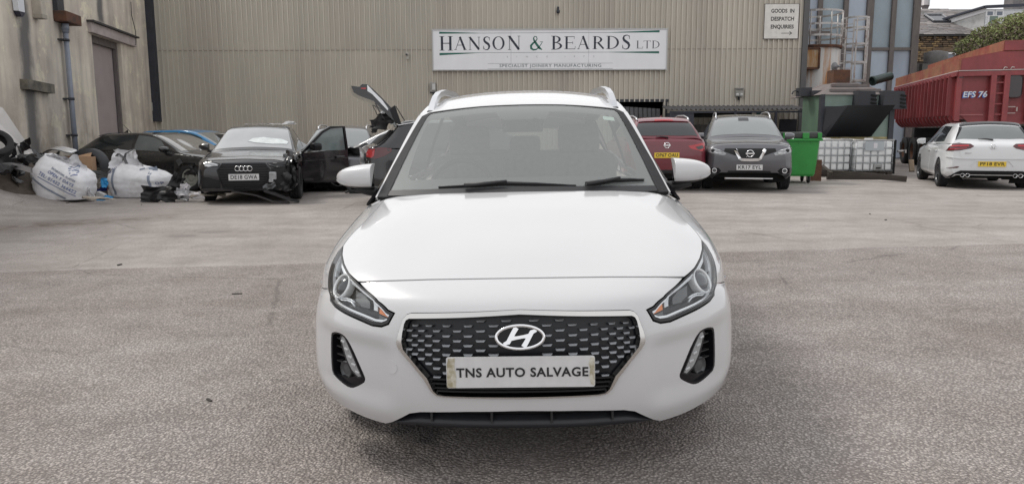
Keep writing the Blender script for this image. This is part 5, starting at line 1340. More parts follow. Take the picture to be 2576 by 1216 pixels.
for s in (1, -1):
    C = [[(s * p[0], p[1], p[2]) for p in r] for r in srow]
    SN = Net(SK, SV, C); SMp = net_map(SN, (s, 0, .3))
    win1 = [(.06, 1.38), (.84, 1.62 + .42), (.90, 2.35), (.06, 2.35)]
    win2 = [(.06, 2.43), (.90, 2.43), (.90, 3.2), (.06, 3.3)]
    win3 = [(.08, 3.40), (.88, 3.30), (.80, 4.05), (.25, 4.22)]
    panel('cabin_side', [(0, 1.23), (0, 4.38), (1, 4.38), (1, 1.23)], SMp, gloss_black, car, holes=[win1, win2, win3], step=.06, su=.4, thick=.01)
    for wn in (win1, win2, win3): panel('side_window', wn, SMp, side_glass, car, step=.08, su=.4, lift=-.004, thick=0)
    fm = flank_map(s)
    low = [(1.22, .22), (3.2, .22)] + arch(3.555)[::-1] + [(3.93, .26), (4.42, .28), (4.46, .6), (4.46, .95), (1.26, .90)] + [(1.262, .34)]
    panel('side_panel', low, fm, white_paint, car, step=.07, lift=-.006, thick=.015)
    ql = [(1.31, .27), (1.31, .915), (1.16, .86), (1.02, .74), (.86, .735), (.80, .70)] + [(.905 + .345 * math.cos(R(a)), .317 + .345 * math.sin(R(a))) for a in range(106, -9, -8)]
    panel('wing', ql, fm, white_paint, car, step=.05, lift=-.003, thick=.015)
    for nm, q in (('door', [(1.34, .30), (2.36, .30), (2.38, .93), (1.32, .90)]), ('door', [(2.39, .30), (3.16, .30), (3.28, .62), (3.34, .95), (2.405, .93)])):
        d = panel(nm, q, fm, white_paint, car, step=.08, lift=.001, thick=.008)
        b = MB(); yc = max(p[0] for p in q) - .16; b.bbox((s * .888, yc, .80), (.03, .19, .025), .01); b.build('handle', white_paint, d)
    for wy in (.905, 3.555):
        b = MB(); aa = [(wy + .36 * math.cos(R(a)), .317 + .36 * math.sin(R(a))) for a in range(0, 181, 10)]; xo_ = .80 if wy < 2 else .87; b.grid([[(s * .55, y, z) for y, z in aa], [(s * xo_, y, z) for y, z in aa]]); b.add([(s * .55, y, z) for y, z in aa], [tuple(range(len(aa)))]); b.build('wheel_well', underbody, car)
    for y in (.905, 3.555): wheel(car, s * (.745 if y < 2 else .79), y, .317, .205, .205, 'five', silver_trim)
    # door mirror
    mr = bpy.data.objects.new('door_mirror', None); COL.objects.link(mr); mr.parent = car; mr.location = (s * .775, 1.38, 1.052)
    def msec(t, a0, a1, off=0.0, n=12):
        x = .205 * t
        k = (1 - t ** 2.8) ** .42
        zt, zb, dy = .068 * k - .01 * t, -.064 * k - .004 * t, .105 * (1 - t ** 3) ** .5 + .004
        o = []
        for i in range(n + 1):
            a = R(a0 + (a1 - a0) * i / n); ca, sa = math.cos(a), math.sin(a)
            e = lambda c, p: math.copysign(abs(c) ** p, c)
            zz = e(ca, .62); zz = zz * (zt + off) if zz > 0 else -zz * (zb - off)
            o.append((s * (x + off * .5), -e(sa, .75) * (dy + off) + .03 * t, zz))
        return o
    T = [0, .02, .06, .15, .3, .45, .6, .72, .82, .9, .95, .985, .999]
    b = MB(); b.grid([msec(t, -8, 128) for t in T]); b.add([(p[0] + s * .0, p[1], p[2]) for p in msec(0, -8, 128)], [tuple(range(13))]); b.build('mirror_shell', white_paint, mr)
    b = MB(); b.grid([msec(t, 127, 190, -.002) for t in T]); b.add(msec(0, 127, 190, -.002), [tuple(range(13))]); b.build('mirror_base', black_plastic, mr)
    b = MB(); b.grid([msec(t, 103, 117, .0025, 3) for t in (.66, .72, .78, .84, .9, .94, .97)]); b.build('indicator', lamp_pale, mr)
    b = MB(); b.add([(s * .004, .004, .06), (s * .17, .03, .035), (s * .19, .035, -.02), (s * .004, .004, -.06)], [(0, 1, 2, 3)]); b.build('mirror_glass', chrome, mr)
    b = MB(); b.path([(s * .10, -.01, -.062), (s * .03, .0, -.075), (s * -.03, .02, -.085), (s * -.10, .04, -.10)], [.018, .026, .03, .034], 10); b.build('mirror_arm', black_plastic, mr)
    # roof rail
    pts = [(s * .548, 2.01, 1.392), (s * .545, 2.06, 1.43), (s * .540, 2.16, 1.477), (s * .536, 2.30, 1.510), (s * .533, 2.6, 1.540), (s * .53, 3.2, 1.553), (s * .522, 3.8, 1.52), (s * .515, 4.1, 1.475), (s * .513, 4.2, 1.43)]
    b = MB(); b.path(pts, .01, sq=(.034, .034)); rr = b.build('roof_rail', satin, car)
    b = MB(); b.bbox((s * .549, 2.005, 1.378), (.042, .07, .05), .01); b.build('rail_foot', black_plastic, rr)
b = MB(); b.add([(0, 3.9, 1.57), (-.02, 4.1, 1.47), (.02, 4.1, 1.47), (0, 4.12, 1.56), (-.018, 3.85, 1.49), (.018, 3.85, 1.49)], [(0, 4, 1, 3), (0, 3, 2, 5), (3, 1, 2), (0, 5, 4)]); b.build('aerial_fin', white_paint, car)
# cowl and wipers
tpanel('cowl', [(.9, .0), (.9, .16), (0, .2), (-.9, .16), (-.9, .0)], black_plastic, step=.06, lift=.012, thick=.02)
def wiper(uv, parent):
    P, N = TM(np.array(uv)); pts = [tuple(p + n * l) for p, n, l in zip(P, N, (.014, .016, .018, .016, .012))]
    b = MB(); b.path(pts, [.004, .006, .009, .006, .003], 6); wo = b.build('wiper', black_plastic, parent)
    b = MB(); b.path([tuple(p + n * .008) for p, n in zip(P, N)], .004, sq=(.006, .014)); b.build('wiper_blade', rubber, wo)
    return wo
w1 = wiper([(-.56, .215), (-.30, .25), (-.12, .275), (.10, .25), (.36, .20)], car)
w2 = wiper([(.42, .20), (.52, .25), (.62, .315), (.74, .335), (.84, .345)], car)
b = MB(); P, N = TM(np.array([(-.10, .265), (-.22, .22), (-.38, .17)])); b.path([tuple(p + n * .03) for p, n in zip(P, N)], [.007, .009, .012], 6); b.build('wiper_arm', black_plastic, w1)
b = MB(); P, N = TM(np.array([(.66, .315), (.55, .23), (.42, .16)])); b.path([tuple(p + n * .03) for p, n in zip(P, N)], [.007, .009, .012], 6); b.build('wiper_arm', black_plastic, w2)
# --- inside
b = MB(); b.prism([(1.12, .62), (1.12, .92), (1.30, .955), (1.62, .985), (1.74, .95), (1.80, .86), (1.78, .62)], 1.44, (-.72, 0, 0), 'YZ'); b.build('dashboard', dash_mat, car)
b = MB(); b.bbox((.0, 1.70, .985), (.36, .07, .045), .02); b.build('dash_screen', gloss_black, car)
b = MB(); b.path([(-.37 + .185 * math.cos(t), 1.93 + .06 * math.sin(t), .93 + .175 * math.sin(t)) for t in [2 * math.pi * i / 28 for i in range(28)]], .016, 8, closed=True)
b.tube((-.37, 1.93, .93), (-.37, 1.75, .88), .04); b.bbox((-.37, 1.925, .93), (.16, .05, .10), .02); b.box((-.37, 1.93, .93), (.34, .03, .035)); b.build('steering_wheel', black_plastic, car)
def seat(x, y, wdt=.48, hr=True, name='front_seat'):
    b = MB(); b.bbox((0, .0, .50), (wdt, .50, .16), .05)
    m = Matrix.Rotation(R(-14), 3, 'X')
    b.bbox((0, .30, .82), (wdt, .16, .62), .06, m); so = b.build(name, trim_fabric, car, (x, y, 0))
    if hr:
        b = MB(); b.bbox((0, .385, 1.215), (.27, .10, .20), .045, m); b.tube((-.06, .37, 1.06), (-.06, .38, 1.16), .008); b.tube((.06, .37, 1.06), (.06, .38, 1.16), .008); b.build('headrest', trim_fabric, so)
    return so
seat(-.36, 2.05); seat(.36, 2.05)
rb = seat(0, 2.95, 1.26, False, 'rear_seat')
for x in (-.42, .0, .42):
    b = MB(); b.bbox((x, .40, 1.17), (.24, .09, .13), .04); b.build('headrest', trim_fabric, rb)
b = MB(); b.box((0, 2.28, .30), (1.66, 1.7, .10)); b.box((0, 2.3, .205), (1.15, 3.7, .03)); b.box((0, 4.2, .35), (1.5, .5, .1)); b.box((0, 3.5, .5), (1.15, 1.2, .3)); b.build('floor_pan', underbody, car)
b = MB(); b.box((0, .70, .26), (1.1, .9, .08)); b.box((0, .8, .5), (1.0, .8, .36)); b.build('engine_bay', underbody, car)
b = MB(); b.bbox((0, 1.90, 1.30), (.24, .03, .07), .02); b.tube((0, 1.90, 1.33), (0, 1.84, 1.37), .012); b.build('rear_view_mirror', black_plastic, car)
# ================================================================ builder for the cars standing round the yard
def paint(name, c, rough=.25, dust=.05):
    return mat(name, c, rough=rough, coat=1.0, var=dust, vscale=3)
black_paint = paint('black_paint', (.009, .009, .011), .22, .2)
black_dusty = mat('black_dusty', (.012, .012, .014), rough=.28, coat=.8, var=.3, vscale=4, rvar=.12)
grey_metallic = mat('grey_metallic', (.115, .115, .125), rough=.32, metal=.55, coat=.8, var=.05)
red_paint = paint('deep_red_paint', (.14, .009, .02), .28)
blue_paint = paint('blue_paint', (.01, .19, .42), .25)
silver_paint = mat('silver_paint', (.42, .42, .43), rough=.32, metal=.5, coat=.7)
white_car = paint('white_car_paint', (.66, .67, .68), .3, .015)
screen_bg = mat('far_windscreen', (.17, .185, .185), rough=.05, spec=.7, coat=.8, var=.08, vscale=1.5)
screen_pale = mat('pale_windscreen', (.33, .34, .35), rough=.08, spec=.7, coat=.8, var=.12, vscale=1.2)
window_bg = mat('far_side_glass', (.022, .026, .028), rough=.04, spec=.7, coat=.6)
window_hazy = mat('hazy_side_glass', (.10, .115, .12), rough=.05, spec=.7, coat=.6, var=.2, vscale=1.2)
head_glass = mat('headlamp_clear', (.30, .31, .32), rough=.08, coat=1.0, var=.35, vscale=16)
KL = [0, .25, .49, .555, .65, .78, .94, 1.0]
KC = [0, .30, .52, .58, .64, .82, 1.0]
class Car:
    def __init__(s, name, label, low, cab, body, wheels, tyre=(.32, .205, .205), style='five', rimm=None, loc=(0, 0, 0), rotz=0.0, crown=.05, group=None, archr=None, bulge=(.05, .04), cat='car', tilt=None):
        s.root = thing(name, label, cat, loc, rotz, group)
        if tilt: s.root.rotation_euler = (tilt[0], tilt[1], rotz)
        s.body = body
        rows = []
        for y, w_, zb, zt in low:
            h = zt - zb
            rows.append([(0, y, zt + crown), (.45 * w_, y, zt + crown * .78), (.86 * w_, y, zt + crown * .12), (.945 * w_, y, zt - .035), (.985 * w_, y, zb + .74 * h), (w_, y, zb + .42 * h), (.97 * w_, y, zb + .07), (.88 * w_, y, zb)])
        s.y0, s.y1 = low[0][0], low[-1][0]
        ku, C = mirror_net(KL, rows)
        s.net = Net(ku, [r[0] for r in low], C, .85)
        s.lmap = net_map(s.net, (0, 0, 1))
        ar = archr or tyre[0] + .035
        def edge(sgn):
            pts = []
            for wy in wheels:
                n = 14
                for i in range(n + 1):
                    a = R(200 - 220 * i / n); yy, zz = wy + ar * math.cos(a), tyre[0] + ar * math.sin(a)
                    zlo = s.net.ev(1.0, yy)[0][2]
                    if zz <= zlo + .005: pts.append((sgn * 1.0, yy)); continue
                    lo, hi = .56, 1.0
                    for _ in range(22):
                        m_ = (lo + hi) / 2
                        if s.net.ev(m_, yy)[0][2] > zz: lo = m_
                        else: hi = m_
                    pts.append((sgn * lo, yy))
            return pts
        er, el = edge(1), edge(-1)
        poly = [(1, s.y0)] + er + [(1, s.y1), (-1, s.y1)] + el[::-1] + [(-1, s.y0)]
        o = panel('body', poly, s.lmap, body, s.root, step=.07, su=1.45, thick=.012)
        s.bodyo = o
        caps = []
        for yy, bl in ((s.y0, -bulge[0]), (s.y1, bulge[1])):
            us = np.linspace(1.0, 0.0, 26)
            P = s.net.ev(us, np.full(26, yy)); zlo, zhi = P[-26:, 2].min(), P[:, 2].max()
            rws = []
            for p in P:
                k = 1 - abs(2 * (p[2] - zlo) / (zhi - zlo) - 1) ** 2.5
                rws.append([(p[0] * t, p[1] + bl * (1 - abs(t) ** 2.2) * k, p[2]) for t in np.linspace(-1, 1, 15)])
            cap = MB(); cap.grid(rws); caps.append(cap.build('front_bumper' if yy == s.y0 else 'rear_bumper', body, s.root))
        vs = [tuple(v.co) for v in o.data.vertices]; fs = [tuple(p.vertices) for p in o.data.polygons]; b0 = len(vs)
        for c_ in caps:
            b0 = len(vs); vs += [tuple(v.co) for v in c_.data.vertices]; fs += [tuple(i + b0 for i in p.vertices) for p in c_.data.polygons]
        rows = []
        for y, wb, zb, wg, zg, zc in cab:
            rows.append([(0, y, zc), (.55 * wg, y, zc - (zc - zg) * .25), (.92 * wg, y, zg + .012), (wg, y, zg - .004), (wg + .06 * (wb - wg) + .006, y, zg - .07 * (zg - zb)), (wg + (wb - wg) * .55 + .012, y, zg + (zb - zg) * .52), (wb, y, zb)])
        ku, C = mirror_net(KC, rows)
        s.cab = Net(ku, [r[0] for r in cab], C, .8)
        s.cmap = net_map(s.cab, (0, 0, 1))
        s.c0, s.c1 = cab[0][0], cab[-1][0]
        k = panel('cabin', [(1, s.c0), (1, s.c1), (-1, s.c1), (-1, s.c0)], s.cmap, body, s.root, step=.08, su=1.25, thick=0)
        b0 = len(vs); vs += [tuple(v.co) for v in k.data.vertices]; fs += [tuple(i + b0 for i in p.vertices) for p in k.data.polygons]
        s.cabo = k
        s.bvh = BVHTree.FromPolygons(vs, fs)
        wl = MB(); wm = max(r[1] for r in low)
        for wy in wheels:
            for sg in (1, -1):
                wl.tube((sg * .45, wy, tyre[0]), (sg * (wm - .05), wy, tyre[0]), ar + .005, n=24)
        s.wells = None
        for wy in wheels:
            for sg in (1, -1):
                b = MB(); aa = [(wy + (ar + .004) * math.cos(R(a)), tyre[0] + (ar + .004) * math.sin(R(a))) for a in range(-35, 216, 11)]; b.grid([[(sg * .45, y, z) for y, z in aa], [(sg * (wm - .045), y, z) for y, z in aa]])
                b.add([(sg * (wm - .24), y, z) for y, z in aa], [tuple(range(len(aa)))]); b.build('wheel_well', underbody, s.root)
        s.wheels = [wheel(s.root, sg * (wm - .11), wy, *tyre, style, rimm or silver_trim) for wy in wheels for sg in (1, -1)]
        b = MB(); b.box((0, (s.y0 + s.y1) / 2, min(r[2] for r in low) + .12), (wm * 1.5, (s.y1 - s.y0) * .86, .2)); b.build('underside', underbody, s.root)
    # sheets laid on the cabin: outline in (across, along)
    def glass(s, name, poly, m, lift=.004, parent=None, both=False):
        o = panel(name, poly, s.cmap, m, parent or s.root, step=.08, su=1.25, lift=lift, thick=.006)
        if both: panel(name, flipx(poly), s.cmap, m, parent or s.root, step=.08, su=1.25, lift=lift, thick=.006)
        return o
    def top(s, name, poly, m, lift=.004, thick=.008, holes=(), parent=None): return panel(name, poly, s.lmap, m, parent or s.root, holes=holes, step=.06, su=1.45, lift=lift, thick=thick)
    def front(s, name, poly, m, lift=.006, thick=.012, holes=(), step=.04, parent=None, both=False, rear=False):
        mp = cast_map(s.bvh, 1, -1 if rear else 1)
        o = panel(name, poly, mp, m, parent or s.root, holes=holes, step=step, lift=lift, thick=thick, out=(0, 1 if rear else -1, 0))
        if both: s.second = panel(name, flipx(poly), mp, m, parent or s.root, holes=[flipx(h) for h in holes], step=step, lift=lift, thick=thick, out=(0, 1 if rear else -1, 0))
        return o
    def rear(s, *a, **k): return s.front(*a, rear=True, **k)
    def side(s, name, poly, m, sgn=1, lift=.005, thick=.008, step=.06, holes=(), parent=None):
        return panel(name, poly, cast_map(s.bvh, 0, -sgn), m, parent or s.root, holes=holes, step=step, lift=lift, thick=thick, out=(sgn, 0, 0))
    def surf(s, x, z, rear=False):
        P, N = cast_map(s.bvh, 1, -1 if rear else 1)(np.array([[x, z]])); return Vector(P[0])
    def plate(s, txt, z, rear=False, m=None, y=None, x=0.0, w=.52):
        p = s.surf(x, z, rear); sg = 1 if rear else -1
        e = bpy.data.objects.new('number_plate', None); COL.objects.link(e); e.parent = s.root; e.location = (x, (p.y if y is None else y) + sg * .012, z); e.rotation_euler = (0, 0, math.pi if rear else 0)
        b = MB(); b.prism(rrect(-w / 2, -.056, w / 2, .056, .01), .014); b.build('plate', m or (plate_yellow if rear else plate_white), e)
        o = link_mesh('lettering', text_mesh(txt, .098, plate_ink, .0006, .0016, 1.05), e, (0, -.0015, -.002), (R(90), 0, 0)); o.scale.x = .455 / max(.05, o.dimensions.x)
        return e
    def mirrors(s, y, z, x, m, size=(.2, .1, .15), sides=(1, -1)):
        for sg in sides:
            e = bpy.data.objects.new('door_mirror', None); COL.objects.link(e); e.parent = s.root; e.location = (sg * x, y, z)
            b = MB(); rws = []
            for t in (0, .05, .2, .45, .7, .88, .97, 1.0):
                k = (1 - t ** 3) ** .5; xx = sg * size[0] * t
                rws.append([(xx, -size[1] * k * math.sin(a) * (1 if math.sin(a) > 0 else .15) + .02 * t, size[2] / 2 * (k * .95 + .05) * math.cos(a) + .012 * t) for a in [2 * math.pi * i / 16 for i in range(16)]])
            b.grid(rws, True, True); b.add(rws[0], [tuple(range(16))]); b.build('mirror_shell', m, e)
            b = MB(); b.path([(sg * .04, 0, -size[2] * .42), (-sg * .06, .03, -size[2] * .6), (-sg * .12, .06, -size[2] * .62)], .025, 8); b.build('mirror_arm', black_plastic, e)
            b = MB(); b.bbox((sg * size[0] * .48, .012, 0), (size[0] * .82, .008, size[2] * .74), .003); b.build('mirror_glass', chrome, e)
    def rails(s, pts, m=satin, r=.017):
        for sg in (1, -1):
            b = MB(); b.path([(sg * x, y, z) for x, y, z in pts], r, 8); b.build('roof_rail', m, s.root)
    def wiper(s, a, c, rear=False, nx=(0, -1, .6)):
        mp = cast_map(s.bvh, 1, -1 if rear else 1); P, N = mp(np.array([a, ((a[0] + c[0]) / 2, (a[1] + c[1]) / 2 + .012), c]))
        b = MB(); b.path([tuple(p + n * .018) for p, n in zip(P, N)], [.016, .013, .007], 6); b.build('wiper', black_plastic, s.root)
def ring_badge(parent, c, r, tube, m, n=24, out=-1, sy=1.0, name='badge'):
    b = MB(); b.path([(c[0] + r * math.cos(t), c[1], c[2] + r * sy * math.sin(t)) for t in [2 * math.pi * i / n for i in range(n)]], tube, 6, closed=True); return b.build(name, m, parent)
def crumple(name, c, size, m, parent, seed=1, amp=.06, n=9, rot=(0, 0, 0)):
    """a torn, buckled piece of sheet: soft folds, ragged outline"""
    n = max(n, 13); b = MB(); M_ = Matrix.Rotation(rot[2], 3, 'Z') @ Matrix.Rotation(rot[1], 3, 'Y') @ Matrix.Rotation(rot[0], 3, 'X')
    rows = []
    for j in range(n):
        rr = []
        for i in range(n):
            u, v = i / (n - 1) - .5, j / (n - 1) - .5
            d = noise.noise(Vector((u * 2.6 + seed * 3.1, v * 2.6, seed))) * amp * 2.0 + (abs(noise.noise(Vector((u * 5 + seed, v * 5, seed * 1.7)))) - .25) * amp * 1.5
            e = .30 * noise.noise(Vector((u * 2.5, v * 2.5, seed * 2.0))) + .10 * noise.noise(Vector((u * 9, v * 9, seed * 2.0)))
            rr.append(M_ @ Vector((u * size[0] * (1 + e), d, v * size[1] * (1 + e * 1.3))) + Vector(c))
        rows.append(rr)
    b.grid(rows, True)
    b.grid([[p - M_ @ Vector((0, -.012, 0)) for p in q] for q in rows], True)
    return b.build(name, m, parent)
# ================================================================ black saloon with a smashed front corner
pz = at(615, 445, 13.55)
A_LOW = [(0, .70, .23, .66), (.03, .76, .20, .70), (.12, .815, .21, .735), (.28, .855, .2, .77), (.5, .88, .2, .80), (.87, .895, .2, .85), (1.25, .898, .2, .89), (2.5, .898, .2, .93), (3.6, .893, .2, .97), (4.1, .86, .22, .99), (4.38, .78, .26, .97), (4.46, .70, .32, .92)]
A_CAB = [(1.12, .80, .87, .76, .885, .945), (1.5, .81, .89, .69, 1.10, 1.15), (1.92, .82, .91, .60, 1.315, 1.365), (2.4, .825, .93, .58, 1.375, 1.41), (3.0, .82, .95, .565, 1.35, 1.395), (3.5, .80, .97, .60, 1.19, 1.23), (3.9, .76, .98, .68, 1.01, 1.03)]
A = Car('saloon_car', 'black saloon car with smashed front corner and open front door', A_LOW, A_CAB, black_paint, (.87, 3.50), loc=(pz.x, pz.y, 0), rotz=R(10), tyre=(.315, .225, .215), style='five', rimm=black_plastic, crown=.055)
A.glass('windscreen', [(.545, 1.20), (.545, 1.88), (-.545, 1.88), (-.545, 1.20)], screen_pale)
A.glass('roof_panel', [(.50, 1.98), (.50, 2.9), (-.50, 2.9), (-.50, 1.98)], black_dusty)
A.glass('side_window', [(.67, 1.72), (.66, 2.35), (.97, 2.35), (.97, 1.45)], window_bg, both=True)
A.glass('side_window', [(.66, 2.42), (.68, 3.2), (.97, 3.45), (.97, 2.42)], window_bg, both=True)
A.top('bonnet', [(.52, .10), (.55, .5), (.53, 1.1), (-.53, 1.1), (-.55, .5), (-.52, .10)], black_dusty, lift=.006)
hexg = [(-.36, .70), (.36, .70), (.445, .60), (.36, .315), (-.36, .315), (-.445, .60)]
A.front('grille', hexg, dark_plastic, lift=.010)
for k in range(8):
    z = .345 + k * .045
    hw = np.interp(z, [.315, .60, .70], [.35, .43, .36]); p = A.surf(0, z)
    b = MB(); b.path([(x, A.surf(x, z).y - .014, z) for x in np.linspace(-hw, hw, 9)], .004, 4); b.build('grille_bar', gloss_black, A.root)
A.front('grille_frame', inset(hexg, -.018), gloss_black, holes=[inset(hexg, .004)], lift=.016, thick=.02)
for k in range(4):
    p = A.surf(-.105 + .07 * k, .63); ring_badge(A.root, (-.105 + .07 * k, p.y - .022, .63), .043, .007, chrome)
A.plate('DE18 GWA', .48, y=A.surf(0, .48).y - .012)
hlp = [(-.70, .70), (-.70, .755), (-.64, .775), (-.41, .715), (-.43, .665), (-.63, .655)]
o = A.front('headlight', hlp, head_glass, lift=.008); A.front('headlight_edge', hlp, gloss_black, holes=[inset(hlp, .012)], lift=.011, parent=o)
A.front('lamp_strip', [(-.67, .735), (-.66, .75), (-.45, .702), (-.455, .69)], lamp_pale, lift=.012, parent=o); A.front('lamp_strip', [(-.665, .672), (-.665, .70), (-.60, .70), (-.53, .675), (-.6, .665)], lamp_pale, lift=.012, parent=o)
A.front('lower_intake', [(-.74, .50), (-.60, .48), (-.42, .42), (-.41, .30), (-.74, .28)], dark_plastic, lift=.008)
A.front('bumper_blade', [(-.74, .295), (-.5, .30), (-.38, .285), (.38, .285), (.5, .29), (.5, .25), (-.72, .245)], black_paint, lift=.04, thick=.05)
A.mirrors(1.42, .985, .86, black_paint, sides=(-1,))
# the torn corner
hl2 = [(.40, .715), (.62, .73), (.78, .735), (.76, .70), (.58, .66), (.46, .64)]
o = A.front('headlight', hl2, lamp_black, lift=.012, thick=.03); o['label'] = 'broken headlight hanging loose'
for q in ([(.43, .70), (.55, .655)], [(.55, .655), (.66, .66)], [(.50, .715), (.77, .722)]):
    b = MB(); b.path([(x, A.surf(x, z).y - .04, z) for x, z in q], .008, 4); b.build('lamp_strip', lamp_grey, o)
A.front('torn_cavity', [(.47, .63), (.80, .68), (.80, .30), (.56, .26), (.44, .32)], dark_plastic, lift=.02)
crumple('crumpled_wing', (.77, .30, .80), (.34, .26), black_paint, A.root, 3, .07, rot=(R(-40), R(10), R(-40)))
crumple('crumpled_wing', (.84, .48, .70), (.45, .30), black_dusty, A.root, 5, .07, rot=(R(-15), 0, R(-75)))
crumple('crumpled_wing', (.62, .06, .66), (.30, .14), black_paint, A.root, 9, .05, rot=(R(-30), R(-14), R(-18)))
b = MB(); b.bbox((.50, -.06, .50), (.13, .10, .14), .02); b.bbox((.47, -.09, .415), (.08, .07, .06), .015); b.build('fog_lamp', head_glass, A.root)
crumple('torn_bumper', (.66, -.02, .40), (.30, .34), black_plastic, A.root, 12, .05, rot=(R(8), R(6), R(-20)))
b = MB(); b.path([(.35, -.08, .24), (.55, -.12, .17), (.80, -.10, .06), (.92, -.04, .03)], .05, sq=(.10, .05)); b.build('hanging_trim', black_plastic, A.root)
b = MB(); b.path([(-.2, -.06, .23), (.2, -.10, .16), (.5, -.16, .05), (.78, -.2, .02)], .03, sq=(.07, .03)); b.build('hanging_trim', black_paint, A.root)
crumple('torn_bumper', (.45, -.10, .30), (.22, .12), lamp_grey, A.root, 21, .03, rot=(R(30), R(-20), 0))
crumple('torn_bumper', (.82, .05, .46), (.16, .40), black_plastic, A.root, 22, .04, rot=(0, 0, R(-50)))
# open front door (with its mirror)
hx, hy, ang = .89, 1.36, R(48)
dd = Vector((math.sin(ang), math.cos(ang), 0)); dn = Vector((-math.cos(ang), math.sin(ang), 0))
de = bpy.data.objects.new('door', None); COL.objects.link(de); de.parent = A.root; de.location = (hx, hy, 0); de.rotation_euler = (0, 0, R(90) - ang); de['label'] = 'open front door swung outwards'
b = MB(); b.prism([(0, .30), (1.06, .28), (1.14, .50), (1.12, .90), (.6, .90), (0, .86), (-.03, .5)], .07, (0, -.035, 0)); b.build('door_skin', black_paint, de)
fro = [(.0, .87), (.50, 1.27), (.70, 1.36), (1.06, 1.37), (1.12, .90)]
b = MB(); b.path([(x, 0, z) for x, z in fro], .02, sq=(.05, .05)); b.build('window_frame', gloss_black, de)
b = MB(); b.prism([(.06, .90), (.50, 1.24), (.70, 1.335), (1.03, 1.345), (1.08, .90)], .006, (0, -.003, 0)); b.build('side_window', mat('door_glass', (.16, .20, .20), rough=.04, coat=.8, var=.25, vscale=1.5), de)
b = MB(); b.bbox((.25, -.11, .98), (.24, .13, .15), .05); b.build('mirror_shell', gloss_black, de)
b = MB(); b.bbox((.90, -.05, .76), (.22, .05, .045), .015); b.build('handle', black_paint, de)
b = MB(); b.path([(0.02, -.038, .70), (.6, -.045, .72), (1.12, -.04, .74)], .006, 4); b.build('crease', black_paint, de)
# things on and in it
ab = MB(); rws = []
for i in range(9):
    t = i / 8 * math.pi
    rws.append([(.02 + .23 * math.cos(t) * 1.0 + .02 * noise.noise(Vector((i, j, 2))), 1.505 - .05 * math.sin(j / 10 * math.pi) * math.sin(t), 1.03 + .085 * math.sin(t) * math.sin(j / 10 * math.pi) + .01 * noise.noise(Vector((i * .7, j * .7, 5)))) for j in range(11)])
t = thing('plastic_sheet', 'crumpled clear plastic sheet lying on the roof of the smashed black saloon', 'sheet', A.root.location)
t.rotation_euler = A.root.rotation_euler
clear_film = mat('clear_film', (.55, .55, .56), rough=.2, coat=.5, alpha=.55)
rws = []
for j in range(10):
    rws.append([(-.35 + .085 * i, 2.25 + .05 * j + .02 * noise.noise(Vector((i, j, 1))), 1.425 + .05 * abs(noise.noise(Vector((i * .9, j * .9, 3)))) + (.11 if i > 9 else 0) * abs(noise.noise(Vector((i * .8, j * .5, 8)))) * 1.6) for i in range(13)])
b = MB(); b.grid(rws); b.build('film', clear_film, t)
A.glass('airbag', [(q[0] * .30 + .20, 1.40 + q[1] * .13) for q in [(-1, .0), (-.8, .7), (-.3, 1.0), (.2, .8), (.6, .75), (1, .2), (.9, -.5), (.2, -.7), (-.6, -.5)]], mat('airbag_white', (.62, .66, .66), rough=.4, var=.25, vscale=7), lift=.012)

# ================================================================ grey sport utility car facing the camera
px_ = at(1885, 418, 15.75)
B_LOW = [(0, .72, .40, .84), (.03, .79, .32, .90), (.13, .85, .28, .955), (.32, .885, .26, .99), (.6, .905, .26, 1.02), (.94, .915, .26, 1.05), (1.3, .915, .26, 1.08), (2.5, .915, .26, 1.10), (3.8, .91, .26, 1.13), (4.35, .87, .28, 1.13), (4.58, .79, .34, 1.08), (4.64, .72, .40, 1.02)]
B_CAB = [(1.15, .83, 1.055, .79, 1.07, 1.135), (1.55, .84, 1.08, .72, 1.30, 1.36), (2.0, .85, 1.1, .645, 1.52, 1.575), (2.5, .85, 1.11, .625, 1.605, 1.645), (3.4, .845, 1.13, .615, 1.60, 1.64), (4.15, .82, 1.14, .595, 1.545, 1.58), (4.42, .80, 1.14, .64, 1.40, 1.43), (4.58, .76, 1.13, .70, 1.17, 1.19)]
B = Car('sport_utility_car', 'dark grey sport utility car facing the camera beside the green bin', B_LOW, B_CAB, grey_metallic, (.94, 3.645), loc=(px_.x, px_.y, 0), rotz=R(-12), tyre=(.355, .225, .228), rimm=silver_trim, crown=.055)
B.glass('windscreen', [(.545, 1.25), (.545, 1.96), (-.545, 1.96), (-.545, 1.25)], screen_bg)
B.glass('sunroof', [(.46, 2.1), (.46, 3.0), (-.46, 3.0), (-.46, 2.1)], window_bg)
B.glass('side_window', [(.67, 1.78), (.66, 2.45), (.96, 2.45), (.96, 1.45)], window_hazy, both=True)
B.glass('side_window', [(.66, 2.52), (.66, 3.4), (.96, 3.5), (.96, 2.52)], window_bg, both=True)
B.glass('side_window', [(.68, 3.5), (.70, 4.0), (.94, 4.2), (.94, 3.6)], window_bg, both=True)
B.rails([(.60, 1.98, 1.53), (.60, 2.08, 1.61), (.59, 2.3, 1.675), (.585, 2.8, 1.70), (.58, 3.5, 1.69), (.57, 4.0, 1.63), (.57, 4.08, 1.58)])
B.top('bonnet', [(.50, .20), (.54, .6), (.52, 1.12), (-.52, 1.12), (-.54, .6), (-.50, .20)], grey_metallic, lift=.006)
B.front('upper_grille', [(-.50, .90), (.50, .90), (.52, .84), (.30, .76), (-.30, .76), (-.52, .84)], dark_plastic, lift=.008)
B.front('grille', [(-.30, .89), (.30, .89), (.19, .66), (-.19, .66)], dark_plastic, lift=.012)
vp = [(-.295, .885), (-.265, .83), (-.20, .70), (-.165, .675), (0, .668), (.165, .675), (.20, .70), (.265, .83), (.295, .885)]
